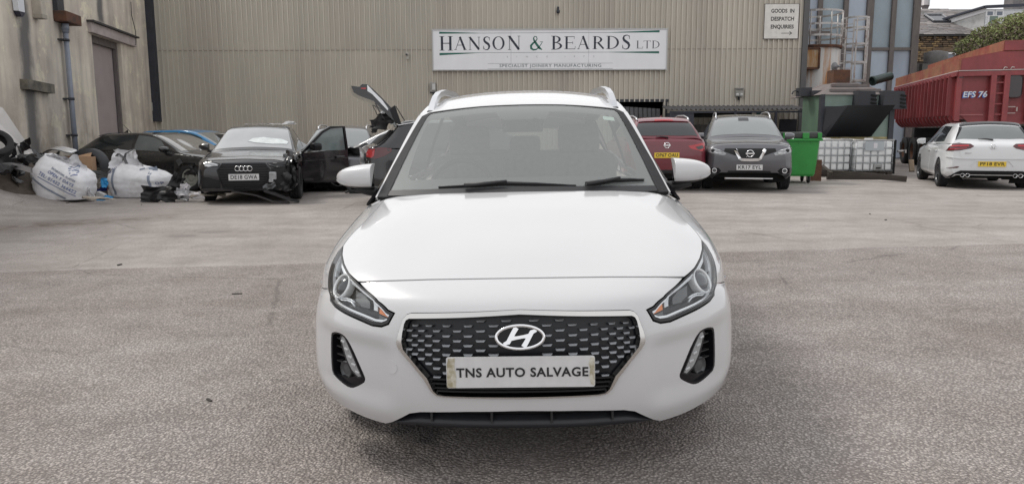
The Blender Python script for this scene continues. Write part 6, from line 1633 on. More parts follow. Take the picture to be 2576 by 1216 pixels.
b = MB(); b.path([(x, B.surf(x, z).y - .035, z) for x, z in vp], .03, sq=(.03, .055)); b.build('grille_v', chrome, B.root)
p = B.surf(0, .80); ring_badge(B.root, (0, p.y - .045, .80), .068, .009, chrome); b = MB(); b.bbox((0, p.y - .05, .80), (.18, .016, .03), .004); b.build('badge_bar', chrome, B.root)
hlp = [(-.47, .80), (-.50, .76), (-.62, .77), (-.80, .815), (-.86, .86), (-.87, .935), (-.80, .925), (-.60, .87)]
o = B.front('headlight', hlp, head_glass, lift=.010, both=True); o2 = B.second
for oo, sg in ((o, 1), (o2, -1)):
    for q in ([(-.55, .80), (-.66, .80), (-.72, .835)], [(-.60, .86), (-.78, .905), (-.85, .915)]):
        b = MB(); b.path([(sg * x, B.surf(sg * x, z).y - .018, z) for x, z in q], .010, 4); b.build('lamp_strip', lamp_pale, oo)
    b = MB(); p = B.surf(sg * -.74, .86); b.lathe([(0, -.01), (.035, -.008), (.04, .01)], 14, 'Y', (p.x, p.y - .014, p.z)); b.build('projector_lens', lamp_black, oo)
B.plate('KR17 EYL', .515)
B.front('lower_intake', [(-.42, .44), (.42, .44), (.46, .36), (.36, .31), (-.36, .31), (-.46, .36)], dark_plastic, lift=.010)
o = B.front('fog_lamp_recess', [(-.80, .50), (-.62, .50), (-.56, .44), (-.62, .38), (-.80, .40)], gloss_black, lift=.010, both=True); o2 = B.second
for oo, sg in ((o, 1), (o2, -1)):
    p = B.surf(sg * -.70, .445); ring_badge(oo, (p.x, p.y - .02, p.z), .045, .008, chrome, name='fog_lamp_ring'); b = MB(); b.lathe([(0, -.012), (.04, -.01)], 14, 'Y', (p.x, p.y - .01, p.z)); b.build('fog_lamp', lamp_grey, oo)
B.front('lower_bumper', [(-.80, .37), (-.5, .30), (.5, .30), (.80, .37), (.80, .27), (-.80, .27)], black_plastic, lift=.012)
b = MB(); b.path([(x, B.surf(x, .285).y - .035, .287) for x in np.linspace(-.47, .47, 9)], .01, sq=(.02, .018)); b.build('bumper_strip', silver_trim, B.root)
B.mirrors(1.55, 1.14, .88, grey_metallic, (.22, .12, .17))
B.glass('sensor_housing', [(.09, 1.80), (.09, 1.95), (-.09, 1.95), (-.09, 1.80)], lamp_black, lift=.010)
for sg in (1, -1):
    b = MB(); b.path([(sg * .90, y, .42) for y in (1.35, 3.2)], .05, sq=(.03, .14)); b.build('sill_trim', black_plastic, B.root)

# ================================================================ red crossover, tail towards the camera
pq = at(1677, 371, 15.9)
C_LOW = [(0, .72, .36, .76), (.04, .80, .28, .84), (.2, .86, .25, .92), (.5, .89, .24, .98), (.9, .90, .24, 1.02), (1.4, .903, .24, 1.04), (2.5, .903, .24, 1.07), (3.6, .90, .24, 1.10), (4.1, .87, .26, 1.10), (4.32, .80, .32, 1.06), (4.37, .74, .38, 1.0)]
C_CAB = [(1.1, .82, 1.02, .78, 1.04, 1.08), (1.5, .83, 1.04, .70, 1.26, 1.3), (1.95, .84, 1.06, .63, 1.46, 1.50), (2.5, .84, 1.07, .61, 1.54, 1.575), (3.3, .835, 1.08, .60, 1.52, 1.56), (3.92, .81, 1.09, .58, 1.45, 1.49), (4.10, .79, 1.09, .62, 1.33, 1.36), (4.30, .75, 1.06, .70, 1.10, 1.12)]
C = Car('crossover_car', 'deep red crossover car seen from behind with yellow plate', C_LOW, C_CAB, red_paint, (.9, 3.55), rotz=R(180 - 1), tyre=(.345, .215, .228), crown=.04)
fw = Matrix.Rotation(R(179), 3, 'Z') @ Vector((0, 4.37, 0)); C.root.location = (pq.x - fw.x, 15.9 - fw.y, 0)
C.glass('rear_window', [(.53, 3.99), (.55, 4.26), (-.55, 4.26), (-.53, 3.99)], window_bg)
C.glass('rear_spoiler', [(.52, 3.75), (.52, 3.96), (-.52, 3.96), (-.52, 3.75)], red_paint, lift=.02)
C.glass('brake_light', [(.18, 3.92), (.18, 3.97), (-.18, 3.97), (-.18, 3.92)], red_lamp, lift=.03)
C.glass('side_window', [(.67, 1.75), (.66, 2.35), (.96, 2.35), (.96, 1.4)], window_bg, both=True); C.glass('side_window', [(.66, 2.42), (.68, 3.6), (.95, 3.8), (.96, 2.42)], window_bg, both=True)
C.glass('windscreen', [(.545, 1.2), (.545, 1.9), (-.545, 1.9), (-.545, 1.2)], screen_bg)
C.rails([(.58, 2.1, 1.50), (.58, 2.2, 1.56), (.57, 2.6, 1.605), (.565, 3.3, 1.595), (.555, 3.75, 1.54), (.55, 3.85, 1.49)])
C.rear('tailgate', [(-.62, 1.05), (.62, 1.05), (.66, .70), (.56, .58), (-.56, .58), (-.66, .70)], red_paint, lift=.006)
tl = [(-.44, .955), (-.50, .90), (-.74, .84), (-.80, .88), (-.80, 1.02), (-.72, 1.01)]
o = C.rear('tail_lamp', tl, red_lamp, lift=.010, both=True)
for oo, sg in ((o, 1), (C.second, -1)): C.rear('lamp_cell', [(sg * x, z) for x, z in ((-.60, .935), (-.74, .965), (-.77, .91), (-.66, .88))], lamp_grey, lift=.016, parent=oo)
C.plate('OP67 OAU', .765, rear=True)
p = C.surf(0, .97, True); ring_badge(C.root, (0, p.y + .02, .97), .055, .009, chrome); b = MB(); b.bbox((0, p.y + .022, .97), (.15, .012, .024), .004); b.build('badge_bar', chrome, C.root)
C.rear('bumper_trim', [(-.80, .46), (.80, .46), (.80, .28), (-.80, .28)], black_plastic, lift=.010)
C.wiper((-.04, 1.12), (.22, 1.13), True)
b = MB(); b.add([(0, 3.66, 1.61), (0, 3.8, 1.52), (-.03, 3.55, 1.55), (.03, 3.55, 1.55)], [(0, 1, 2), (0, 3, 1), (0, 2, 3)]); b.build('aerial_fin', red_paint, C.root)

# ================================================================ white hatchback on the right
pg = at(2498, 373, 16.2)
D_LOW = [(0, .66, .30, .64), (.05, .76, .22, .72), (.2, .83, .2, .78), (.5, .88, .2, .83), (.87, .895, .2, .88), (1.3, .898, .2, .92), (2.5, .898, .2, .94), (3.3, .895, .2, .97), (3.8, .88, .21, .98), (4.08, .85, .23, .97), (4.2, .80, .26, .95), (4.255, .74, .30, .90)]
D_CAB = [(1.05, .80, .90, .76, .915, .95), (1.45, .81, .92, .69, 1.12, 1.16), (1.9, .82, .93, .61, 1.34, 1.38), (2.4, .825, .94, .59, 1.41, 1.445), (3.2, .82, .96, .58, 1.405, 1.44), (3.78, .81, .97, .575, 1.345, 1.395), (3.93, .80, .97, .60, 1.24, 1.28), (4.06, .78, .97, .67, 1.08, 1.10), (4.14, .76, .96, .71, .98, 1.0)]
D = Car('hatchback_car', 'white hatchback seen from behind with twin exhaust by the red trailer', D_LOW, D_CAB, white_car, (.87, 3.49), rotz=R(160), tyre=(.318, .225, .235), style='twin', rimm=mat('dark_alloy', (.10, .10, .105), rough=.3, metal=.7), crown=.04)
fw = Matrix.Rotation(R(160), 3, 'Z') @ Vector((0, 4.255, 0)); D.root.location = (pg.x - fw.x, 16.2 - fw.y, 0)
D.glass('rear_window', [(.52, 3.84), (.57, 4.08), (-.57, 4.08), (-.52, 3.84)], screen_bg)
D.glass('rear_spoiler', [(.56, 3.66), (.575, 3.80), (-.575, 3.80), (-.56, 3.66)], gloss_black, lift=.02)
D.glass('spoiler_side', [(.52, 3.84), (.60, 3.80), (.66, 3.98), (.60, 4.08), (.57, 4.08)], gloss_black, lift=.008, both=True)
D.glass('side_window', [(.67, 1.72), (.66, 2.40), (.96, 2.40), (.96, 1.35)], window_bg, both=True); D.glass('side_window', [(.66, 2.46), (.68, 3.3), (.96, 3.5), (.96, 2.46)], window_bg, both=True)
D.glass('windscreen', [(.545, 1.15), (.545, 1.85), (-.545, 1.85), (-.545, 1.15)], screen_bg)
tgp = [(-.60, 1.02), (.60, 1.02), (.62, .80), (.58, .68), (.50, .645), (-.50, .645), (-.58, .68), (-.62, .80)]
D.rear('tailgate', tgp, white_car, lift=.007, thick=.014)
tl = [(-.84, .815), (-.80, .90), (-.74, .965), (-.60, .972), (-.42, .965), (-.355, .92), (-.42, .87), (-.60, .83)]
o = D.rear('tail_lamp', tl, red_lamp_dark, lift=.012, both=True)
for oo, sg in ((o, 1), (D.second, -1)):
    for q in ([(-.76, .93), (-.45, .94), (-.45, .915), (-.775, .905)], [(-.80, .86), (-.48, .888), (-.50, .872), (-.81, .84)]): D.rear('lamp_cell', [(sg * x, z) for x, z in q], red_lamp, lift=.017, parent=oo)
p = D.surf(0, .90, True); ring_badge(D.root, (0, p.y + .02, .90), .056, .008, chrome)
b = MB()
for q in ([(-.034, .038), (-.014, -.012)], [(.034, .038), (.014, -.012)], [(-.014, -.012), (0, .012)], [(.014, -.012), (0, .012)], [(-.046, .012), (-.022, -.046)], [(.046, .012), (.022, -.046)], [(-.022, -.046), (0, -.004)], [(.022, -.046), (0, -.004)]): b.path([(x, p.y + .022, .90 + z) for x, z in q], .006, 4)
o = b.build('badge_letter', chrome, D.root); o['kind'] = 'stuff'
o = link_mesh('badge_script', text_mesh('GOLF', .05, chrome, .003, .001), D.root, (.46, D.surf(.46, .775, True).y + .014, .775), (R(90), 0, R(180)))
D.plate('PF18 EVR', .545, rear=True)
D.rear('bumper_crease', [(-.84, .70), (-.6, .665), (.6, .665), (.84, .70), (.84, .685), (.6, .648), (-.6, .648), (-.84, .685)], white_car, lift=.02, thick=.02)
pr = [(-.40, .505), (-.32, .62), (.32, .62), (.40, .505), (.40, .488), (.31, .60), (-.31, .60), (-.40, .488)]
D.rear('plate_recess', pr, white_car, lift=.014, thick=.02)
D.rear('diffuser', [(-.80, .25), (-.66, .36), (-.58, .40), (.58, .40), (.66, .36), (.80, .25)], gloss_black, lift=.014, thick=.03)
o = D.rear('reflector', [(-.83, .45), (-.66, .485), (-.60, .485), (-.64, .455)], red_lamp_dark, lift=.012, both=True)
for x in (-.54, -.44, .44, .54):
    y = D.surf(x, .30, True).y; b = MB(); b.lathe([(.036, -.05), (.042, .03), (.036, .034), (.032, -.05)], 16, 'Y', (x, y + .02, .30)); b.build('exhaust_tip', chrome, D.root)
    b = MB(); b.lathe([(0, .0), (.034, .0)], 14, 'Y', (x, y + .03, .30)); b.build('exhaust_hole', underbody, D.root)
D.wiper((-.02, 1.045), (.26, 1.06), True)
D.mirrors(1.42, .99, .86, white_car)
for sg in (1, -1):
    for q in ([(1.28, .28), (2.36, .28), (2.38, .93), (1.28, .90)], [(2.40, .28), (3.08, .28), (3.22, .58), (3.32, .95), (2.42, .93)]):
        d = D.side('door', q, white_car, sg, lift=.004)
        yc = max(a for a, c in q) - .18; b = MB(); b.bbox((sg * .90, yc, .80), (.03, .18, .03), .012); b.build('handle', white_car, d)
b = MB(); b.add([(0, 3.56, 1.455), (0, 3.7, 1.40), (-.03, 3.50, 1.42), (.03, 3.50, 1.42)], [(0, 1, 2), (0, 3, 1), (0, 2, 3)]); b.build('aerial_fin', white_car, D.root)

# ================================================================ black three door hatchback, side on
ground_z = -.03
pe = ground_at(484, 479, ground_z)
E_LOW = [(0, .66, .30, .64), (.05, .75, .22, .70), (.2, .82, .2, .75), (.5, .87, .2, .81), (.87, .88, .2, .86), (1.3, .883, .2, .90), (2.5, .883, .2, .93), (3.3, .88, .2, .96), (3.85, .86, .22, .98), (4.1, .80, .25, .97), (4.2, .72, .32, .92)]
E_CAB = [(1.1, .79, .89, .75, .90, .93), (1.5, .80, .90, .68, 1.11, 1.14), (1.98, .81, .92, .60, 1.32, 1.36), (2.5, .815, .93, .58, 1.375, 1.41), (3.1, .81, .95, .575, 1.36, 1.40), (3.65, .80, .96, .58, 1.28, 1.32), (3.9, .78, .96, .64, 1.12, 1.15), (4.08, .75, .96, .70, 1.0, 1.01)]
th = R(73); wf = Matrix.Rotation(th, 3, 'Z') @ Vector((-.80, .87, 0))
E = Car('hatchback_car', 'black three door hatchback with missing front wing behind the white sacks', E_LOW, E_CAB, black_dusty, (.87, 3.45), rotz=th, tyre=(.315, .195, .205), style='steel', rimm=mat('steel_pale', (.36, .37, .34), rough=.5, metal=.3), loc=(pe.x - wf.x, pe.y - wf.y, ground_z), crown=.05)
E.root.scale = (1, 1, .93)
E.glass('windscreen', [(.545, 1.17), (.545, 1.93), (-.545, 1.93), (-.545, 1.17)], mat('tan_windscreen', (.19, .18, .165), rough=.06, spec=.7, coat=.8, var=.1, vscale=1.2))
E.glass('side_window', [(.665, 1.74), (.655, 2.42), (.965, 2.42), (.965, 1.38)], window_hazy, both=True); E.glass('side_window', [(.655, 2.50), (.67, 3.30), (.80, 3.62), (.965, 3.55), (.965, 2.50)], window_bg, both=True)
E.glass('rear_window', [(.52, 3.70), (.55, 4.0), (-.55, 4.0), (-.52, 3.70)], window_bg); E.glass('rear_spoiler', [(.56, 3.50), (.56, 3.66), (-.56, 3.66), (-.56, 3.50)], black_dusty, lift=.03)
for sg in (1, -1):
    d = E.side('door', [(1.30, .28), (2.44, .28), (2.46, .94), (1.30, .91)], black_dusty, sg, lift=.006); b = MB(); b.bbox((sg * .885, 2.28, .80), (.03, .2, .03), .012); b.build('handle', black_dusty, d)
    b = MB(); b.path([(sg * .885, 1.3, .50), (sg * .89, 2.44, .50)], .01, sq=(.02, .03)); b.build('rubbing_strip', black_plastic, d)
    E.side('tail_lamp', [(3.86, .72), (4.10, .76), (4.16, .92), (3.95, .94)], red_lamp_dark, sg, lift=.008)
E.side('inner_wing', [(.16, .34), (.5, .26), (1.26, .26), (1.26, .86), (.9, .86), (.3, .74)], mat('primer_dark', (.03, .028, .026), rough=.85, var=.5, vscale=7), -1, lift=.006)
E.side('bracket', [(1.0, .62), (1.10, .78), (1.20, .72), (1.10, .56)], lamp_grey, -1, lift=.02, thick=.02)
crumple('torn_liner', (-.84, .95, .52), (.5, .3), black_plastic, E.root, 31, .05, rot=(0, 0, R(88)))
E.mirrors(1.5, .99, .84, black_dusty, (.19, .11, .15))
b = MB(); b.tube((0.1, 3.3, 1.39), (.1, 3.55, 1.62), .008, .004, n=6); b.build('aerial', ink_black, E.root)
b = MB(); b.add([(0, 3.3, 1.48), (0, 3.45, 1.39), (-.02, 3.32, 1.40), (.02, 3.32, 1.40)], [(0, 1, 2), (0, 3, 1), (0, 2, 3)]); b.build('aerial_fin', black_dusty, E.root)
E.top('bonnet', [(.50, .14), (.54, .5), (.52, 1.08), (-.52, 1.08), (-.54, .5), (-.50, .14)], black_dusty, lift=.012)

# ================================================================ blue car, mostly hidden
def hidden_car(name, label, body, px, py, Y, rotz, ref, low, cab, win, scr, zg=0.0, **k):
    p = at(px, py, Y); f = Matrix.Rotation(rotz, 3, 'Z') @ Vector(ref)
    c = Car(name, label, low, cab, body, (.87, 3.47), rotz=rotz, tyre=(.315, .205, .205), loc=(p.x - f.x, Y - f.y, zg), **k)
    c.glass('windscreen', [(.545, 1.18), (.545, 1.90), (-.545, 1.90), (-.545, 1.18)], scr)
    c.glass('side_window', [(.665, 1.74), (.655, 2.36), (.965, 2.36), (.965, 1.40)], win, both=True); c.glass('side_window', [(.655, 2.43), (.67, 3.2), (.965, 3.4), (.965, 2.43)], win, both=True)
    return c
Fc = hidden_car('hatchback_car', 'bright blue car half hidden behind the black three door hatchback', blue_paint, 490, 327, 19.6, R(79), (-.6, 1.95, 0), E_LOW, E_CAB, mat('blue_side_glass', (.035, .06, .075), rough=.04, coat=.7), screen_bg, -.04)
Fc.root.scale = (1, 1, .99)
Fc.mirrors(1.5, 1.0, .84, blue_paint, (.2, .11, .15))
G = hidden_car('saloon_car', 'dark wrecked car half hidden between the blue car and the black saloon', black_paint, 622, 338, 20.5, R(72), (0, 2.2, 0), A_LOW, A_CAB, window_bg, window_bg, -.14)
crumple('torn_panel', (-.7, 1.2, 1.02), (.5, .3), black_plastic, G.root, 41, .08, rot=(0, 0, R(60)))
H_LOW = [(y, w_ * 1.01, zb, zt + .02) for y, w_, zb, zt in A_LOW]
Hc = hidden_car('estate_car', 'dark grey car with roof rails and crumpled bonnet behind the open door', grey_metallic, 866, 322, 18.6, R(6), (0, 2.4, 0), H_LOW, [(1.12, .80, .89, .76, .905, .945), (1.5, .81, .91, .69, 1.12, 1.17), (1.92, .82, .93, .60, 1.335, 1.385), (2.4, .825, .95, .58, 1.40, 1.435), (3.2, .82, .96, .575, 1.39, 1.43), (4.0, .80, .97, .56, 1.33, 1.37), (4.3, .76, .98, .64, 1.05, 1.08)], window_bg, screen_bg, -.03)
Hc.rails([(.56, 1.98, 1.36), (.56, 2.08, 1.42), (.555, 2.4, 1.465), (.55, 3.2, 1.46), (.54, 3.8, 1.39)])
crumple('crumpled_bonnet', (.15, .75, .93), (1.1, .7), silver_paint, Hc.root, 51, .10, rot=(R(80), 0, 0))
crumple('crumpled_bonnet', (.2, .2, .80), (.9, .3), black_plastic, Hc.root, 52, .10, rot=(R(40), 0, 0))
I = hidden_car('hatchback_car', 'silver car with crushed nose squeezed behind the black tailgate car', silver_paint, 1000, 322, 17.6, R(-88), (0, 2.1, 0), E_LOW, E_CAB, window_bg, screen_pale, -.02)
crumple('crushed_wing', (.78, .35, .72), (.5, .35), silver_paint, I.root, 61, .10, rot=(0, 0, R(80)))
crumple('crushed_wing', (.55, -.02, .55), (.5, .35), black_plastic, I.root, 62, .10)

# ================================================================ black hatchback with its tailgate up
pj = at(924, 376, 13.0); thj = R(103)
J_CAB = [(1.1, .80, .92, .76, .93, .97), (1.5, .81, .94, .69, 1.15, 1.19), (1.95, .82, .95, .62, 1.37, 1.41), (2.5, .825, .96, .60, 1.445, 1.48), (3.2, .82, .98, .59, 1.43, 1.465), (3.6, .81, .99, .585, 1.37, 1.40), (3.66, .81, .99, .60, 1.30, 1.32), (4.0, .78, 1.0, .70, 1.03, 1.04)]
J = Car('hatchback_car', 'black hatchback with raised tailgate standing behind the white estate', [(y, w_, zb, zt + .03) for y, w_, zb, zt in E_LOW], J_CAB, black_paint, (.87, 3.47), rotz=thj, tyre=(.32, .205, .205), crown=.04)
fw = Matrix.Rotation(thj, 3, 'Z') @ Vector((-.80, 4.15, 0)); J.root.location = (pj.x - fw.x, 13.0 - fw.y, 0)
J.glass('side_window', [(.665, 1.74), (.655, 2.36), (.965, 2.36), (.965, 1.40)], window_bg, both=True); J.glass('side_window', [(.655, 2.43), (.67, 3.2), (.965, 3.4), (.965, 2.43)], window_bg, both=True)
J.glass('windscreen', [(.545, 1.18), (.545, 1.90), (-.545, 1.90), (-.545, 1.18)], screen_bg)
J.glass('boot_opening', [(.52, 3.68), (.55, 3.98), (-.55, 3.98), (-.52, 3.68)], dark_room, lift=.008)
for sg in (1, -1):
    J.side('tail_lamp', [(3.74, .93), (3.86, .86), (4.02, .81), (4.16, .84), (4.16, .98), (3.9, 1.0), (3.74, .985)], red_lamp_dark, sg, lift=.010)
    J.side('lamp_cell', [(4.04, .86), (4.08, .83), (4.16, .85), (4.16, .97), (4.02, .97)], red_lamp, sg, lift=.015)
    J.side('fuel_flap', ell(3.28, .90, .09, .09, 20), black_paint, sg, lift=.006)
    ln = MB(); ln.path([(sg * .605, y, z) for y, z in ((2.1, 1.405), (2.6, 1.462), (3.2, 1.45), (3.6, 1.385))], .012, sq=(.02, .014)); ln.build('roof_strip', silver_trim, J.root)
J.rear('boot_sill', [(-.55, .95), (.55, .95), (.6, .62), (-.6, .62)], dark_plastic, lift=.008)
J.rear('crushed_bumper', [(-.78, .62), (.78, .62), (.8, .34), (-.8, .34)], silver_paint, lift=.02, thick=.03)
crumple('crushed_bumper', (-.72, 4.16, .80), (.22, .40), silver_paint, J.root, 71, .07, rot=(0, 0, R(70)))
gz_ = [(1520, 1090), (1380, 960), (1160, 735), (960, 665), (870, 612), (838, 515), (960, 530), (1000, 488), (1080, 490), (1160, 560), (1290, 690), (1430, 840), (1480, 800), (1560, 1060)]
K = 1 / 876.0
prof = [(3.60 + (1520 - x) * K, 1.40 + (1085 - y) * K) for x, y in gz_]
tgo = bpy.data.objects.new('tailgate', None); COL.objects.link(tgo); tgo.parent = J.root; tgo['label'] = 'raised tailgate'
b = MB(); b.prism(prof, 1.10, (-.55, 0, 0), 'YZ'); b.build('tailgate_shell', black_paint, tgo)
for sg in (-1, 1):
    b = MB(); q = [(1070, 500), (1150, 590), (1100, 600)]; b.prism([(3.60 + (1520 - x) * K, 1.40 + (1085 - y) * K) for x, y in [(1075, 495), (1160, 590), (1290, 720), (1380, 850), (1370, 880), (1150, 640), (1075, 590)]], .012, (sg * .556 - .006, 0, 0), 'YZ'); b.build('gate_trim', silver_trim, tgo)
    b = MB(); q = [(3.60 + (1520 - x) * K, 1.40 + (1085 - y) * K) for x, y in [(980, 545), (1060, 540), (1050, 565), (985, 560)]]; b.prism(q, .016, (sg * .556 - .008, 0, 0), 'YZ'); b.build('brake_light', red_lamp, tgo)
    a = [(3.60 + (1520 - x) * K, 1.40 + (1085 - y) * K) for x, y in [(1190, 770), (1270, 940), (1340, 1040)]]
    b = MB(); b.path([(sg * .53, *a[0]), (sg * .53, *a[1])], .007, 6); b.path([(sg * .53, *a[1]), (sg * .53, *a[2])], .013, 6); b.build('gas_strut', black_plastic, tgo)
b = MB(); b.prism([(3.60 + (1520 - x) * K, 1.40 + (1085 - y) * K) for x, y in [(1400, 860), (1480, 800), (1565, 1060), (1480, 1085)]], 1.16, (-.58, 0, 0), 'YZ'); b.build('rear_spoiler', gloss_black, tgo)
b = MB(); b.path([(-.3, *[(3.60 + (1520 - x) * K, 1.40 + (1085 - y) * K) for x, y in [(1510, 805)]][0]), (-.3, *[(3.60 + (1520 - x) * K, 1.40 + (1085 - y) * K) for x, y in [(1650, 1040)]][0])], .009, 6); b.build('wiper', black_plastic, tgo)
crumple('parcel_shelf', (-.3, 3.85, 1.44), (.5, .25), black_plastic, J.root, 75, .06, rot=(R(30), R(20), R(60)))
# torn sill trims on the ground beside it
t = thing('car_trim', 'broken black sill trim lying on the ground behind the white mirror', 'car part', ground_at(905, 486, 0))
b = MB(); b.bbox((0, 0, .04), (.42, .12, .08), .015); b.build('strip', black_plastic, t); b = MB(); b.path([(-.3, .1, .25), (-.22, .05, .06), (-.30, .0, .02)], .03, sq=(.08, .03)); b.build('bracket', black_plastic, t)
t = thing('car_trim', 'long black bumper strip lying under the open door', 'car part', ground_at(842, 474, 0), R(4))
b = MB(); b.bbox((0, 0, .07), (.95, .12, .13), .02); b.box((0, -.02, .142), (.93, .08, .012)); b.build('strip', black_plastic, t)
# ================================================================ red tipper trailer with a covered top
trailer_red = mat('trailer_red', (.27, .045, .048), rough=.5, coat=.25, col2=(.20, .035, .038), c2scale=1.3, c2pos=(.4, .65), var=.14, vscale=5, stretch=(1, 1, .5))
cover_rust = mat('cover_rust', (.30, .135, .075), rough=.7, col2=(.25, .06, .045), c2scale=1.0, c2pos=(.42, .62), var=.2, vscale=3)
TCY = 22.5
c0 = at(2411, 182, TCY)
tb = thing('tipper_trailer', 'red ribbed tipper trailer marked EFS 76 with rust brown cover', 'trailer', (c0.x, TCY, 0), -math.atan2(.27, .963))
# local frame: +x along the end plate to the right, +y along the ribbed side going away
TWD, TLN = 2.62, 8.6
zr, zb_ = c0.z, at(2411, 309, TCY).z
b = MB(); b.box((TWD / 2, TLN / 2 + .05, (zr + zb_) / 2 + .05), (TWD - .16, TLN - .1, zr - zb_ - .1)); b.build('body', trailer_red, tb)
# curved floor edge
rows = []
for y in (.06, TLN):
    rows.append([(.08 + .34 * (1 - math.cos(t)), y, zb_ + .30 - .34 * math.sin(t)) for t in [i * math.pi / 16 for i in range(9)]])
b = MB(); b.grid(rows); b.add([rows[0][0], rows[0][-1], (TWD - .3, .06, zb_ - .04), (TWD - .05, .06, zb_ + .3)], [(0, 1, 2, 3)]); b.build('floor_edge', trailer_red, tb)
nr = 17
for k in range(nr):
    y = .62 + k * (TLN - .7) / nr
    b = MB(); b.prism([(-.10, -.022), (-.10, .022), (.09, .045), (.09, -.045)], zr - zb_ - .28, (0, y, zb_ + .22), 'XY'); o = b.build('rib', trailer_red, tb)
    b = MB(); pts = [(.02 + .36 * (1 - math.cos(t)), y, zb_ + .24 - .34 * math.sin(t)) for t in [i * math.pi / 12 for i in range(6)]]; b.path(pts, .03, sq=(.05, .07)); b.build('rib_foot', trailer_red, tb)
b = MB(); b.box((.02, TLN / 2, zr - .04), (.14, TLN, .13)); b.box((TWD / 2, -.01, zr - .05), (TWD, .14, .13)); b.build('top_rail', trailer_red, tb)
b = MB(); b.box((-.02, TLN / 2, zr + .035), (.05, TLN, .025)); b.box((TWD / 2, -.06, zr + .04), (TWD, .05, .02)); b.build('rope_rail', mat('pale_rail', (.52, .46, .44), rough=.5), tb)
b = MB(); b.box((.05, .02, (zr + zb_) / 2), (.10, .16, zr - zb_ - .1)); b.build('corner_post', trailer_red, tb)
# end plate furniture
SZX = TWD / 2.0
def EX(zx): return (zx - 1075) / 6.04 / 85.0 * 1.03           # picture columns of the enlarged view to metres along the plate
def EZ(zy): return 1.27 + (1233 - zy) / 6.04 / 85.0
for x0, x1 in ((1490, 1560), (1660, 1730), (1960, 2010)):
    b = MB(); b.box((EX((x0 + x1) / 2), -.05, (zr + zb_) / 2 - .03), (EX(x1) - EX(x0), .14, zr - zb_ - .12)); b.build('post', trailer_red, tb)
for zy in (545, 700, 855, 1010):
    b = MB(); b.box((EX(1610), -.05, EZ(zy)), (EX(1665) - EX(1550), .05, .035)); b.build('ladder_rung', trailer_red, tb)
wp = rrect(EX(1715), EZ(765), EX(1900), EZ(440), .10)
b = MB(); b.prism(wp, .02, (0, -.03, 0)); b.build('window', mat('port_dark', (.035, .025, .028), rough=.15, coat=.5), tb)
b = MB(); b.path([(x, -.03, z) for x, z in wp], .018, 6, closed=True); b.build('window_seal', mat('seal_dark', (.05, .02, .022), rough=.6), tb)
b = MB(); b.box((EX(1820), -.04, EZ(425)), (EX(1920) - EX(1720), .05, .03)); b.build('drip_strip', trailer_red, tb)
wh_ = mat('letter_white', (.62, .66, .70), rough=.5); bl_ = mat('letter_blue', (.05, .14, .42), rough=.5)
tx = text_mesh('EFS 76', .23, wh_, .0008, .005, 1.02, shear=.12); W_ = EX(1460) - EX(1150)
o = link_mesh('lettering', tx, tb, (EX(1308), -.034, EZ(715)), (R(90), 0, 0)); o.scale.x = W_ / o.dimensions.x
tx2 = text_mesh('EFS 76', .23, bl_, .0008, .005, 1.02, shear=.12)
o2 = link_mesh('lettering_shadow', tx2, tb, (EX(1308) - .025, -.030, EZ(715) - .022), (R(90), 0, 0)); o2.scale.x = o.scale.x
b = MB()
for c, s_ in (((EX(1787), -.03, EZ(900)), (.2, .01, .03)), ((EX(1787), -.03, EZ(992)), (.22, .01, .025)), ((EX(1716), -.03, EZ(945)), (.035, .01, .13)), ((EX(1858), -.03, EZ(935)), (.035, .01, .12))):
    b2 = MB(); b2.box(c, s_); b2.build('glue_mark', mat('glue_grey', (.42, .33, .31), rough=.7), tb)
b = MB(); b.box((EX(1110), -.05, EZ(462)), (.12, .04, .02)); b.build('bracket', dark_steel, tb)
b = MB(); b.box((EX(1280), -.025, EZ(1012)), (EX(1420) - EX(1110), .02, .02)); b.build('weld_line', mat('weld', (.40, .16, .16), rough=.6), tb)
# cover: gable plate, low side boards, sloping sheets, ridge beam
pk = EX(1775); pz_ = EZ(45); ez_ = EZ(205)
sideb = MB(); sideb.box((.03, TLN / 2, zr + (ez_ - zr) / 2 + .03), (.07, TLN, ez_ - zr)); sideb.build('side_board', cover_rust, tb)
b = MB(); b.prism([(.05, zr + .05), (TWD - .05, zr + .05), (TWD - .05, ez_), (pk + .3, pz_ - .10), (pk - .3, pz_ - .10), (.05, ez_)], .05, (0, .0, 0)); b.build('gable_plate', trailer_red, tb)
n_sh = 6
for k in range(n_sh):
    y0_, y1_ = .05 + k * TLN / n_sh, .05 + (k + 1) * TLN / n_sh - .012
    for a, c in (((.04, ez_), (pk - .28, pz_ - .12)), ((TWD - .04, ez_), (pk + .28, pz_ - .12))):
        b = MB(); b.add([(a[0], y0_, a[1]), (a[0], y1_, a[1]), (c[0], y1_, c[1]), (c[0], y0_, c[1]), (a[0], y0_, a[1] + .04), (a[0], y1_, a[1] + .04), (c[0], y1_, c[1] + .04), (c[0], y0_, c[1] + .04)], [(0, 1, 2, 3), (4, 7, 6, 5), (0, 4, 5, 1), (2, 6, 7, 3), (0, 3, 7, 4), (1, 5, 6, 2)]); b.build('cover_sheet', cover_rust if k % 3 else trailer_red, tb)
b = MB(); b.box((pk, TLN / 2, (pz_ + EZ(-15)) / 2), (.58, TLN, EZ(-15) - pz_ + .18)); b.build('ridge_beam', cover_rust, tb)
b = MB(); b.box((pk, -.01, (pz_ + EZ(-15)) / 2), (.56, .05, EZ(-15) - pz_ + .15)); b.build('ridge_end', trailer_red, tb)
for x, y in ((EX(1640), -.05), (EX(1730), -.05)):
    b = MB(); b.path([(x, y, zr + .06), (x + .04, y, zr + .12), (x + .10, y, zr + .10)], .014, 6); b.build('hook', mat('pale_rail', (.5, .4, .36)), tb)
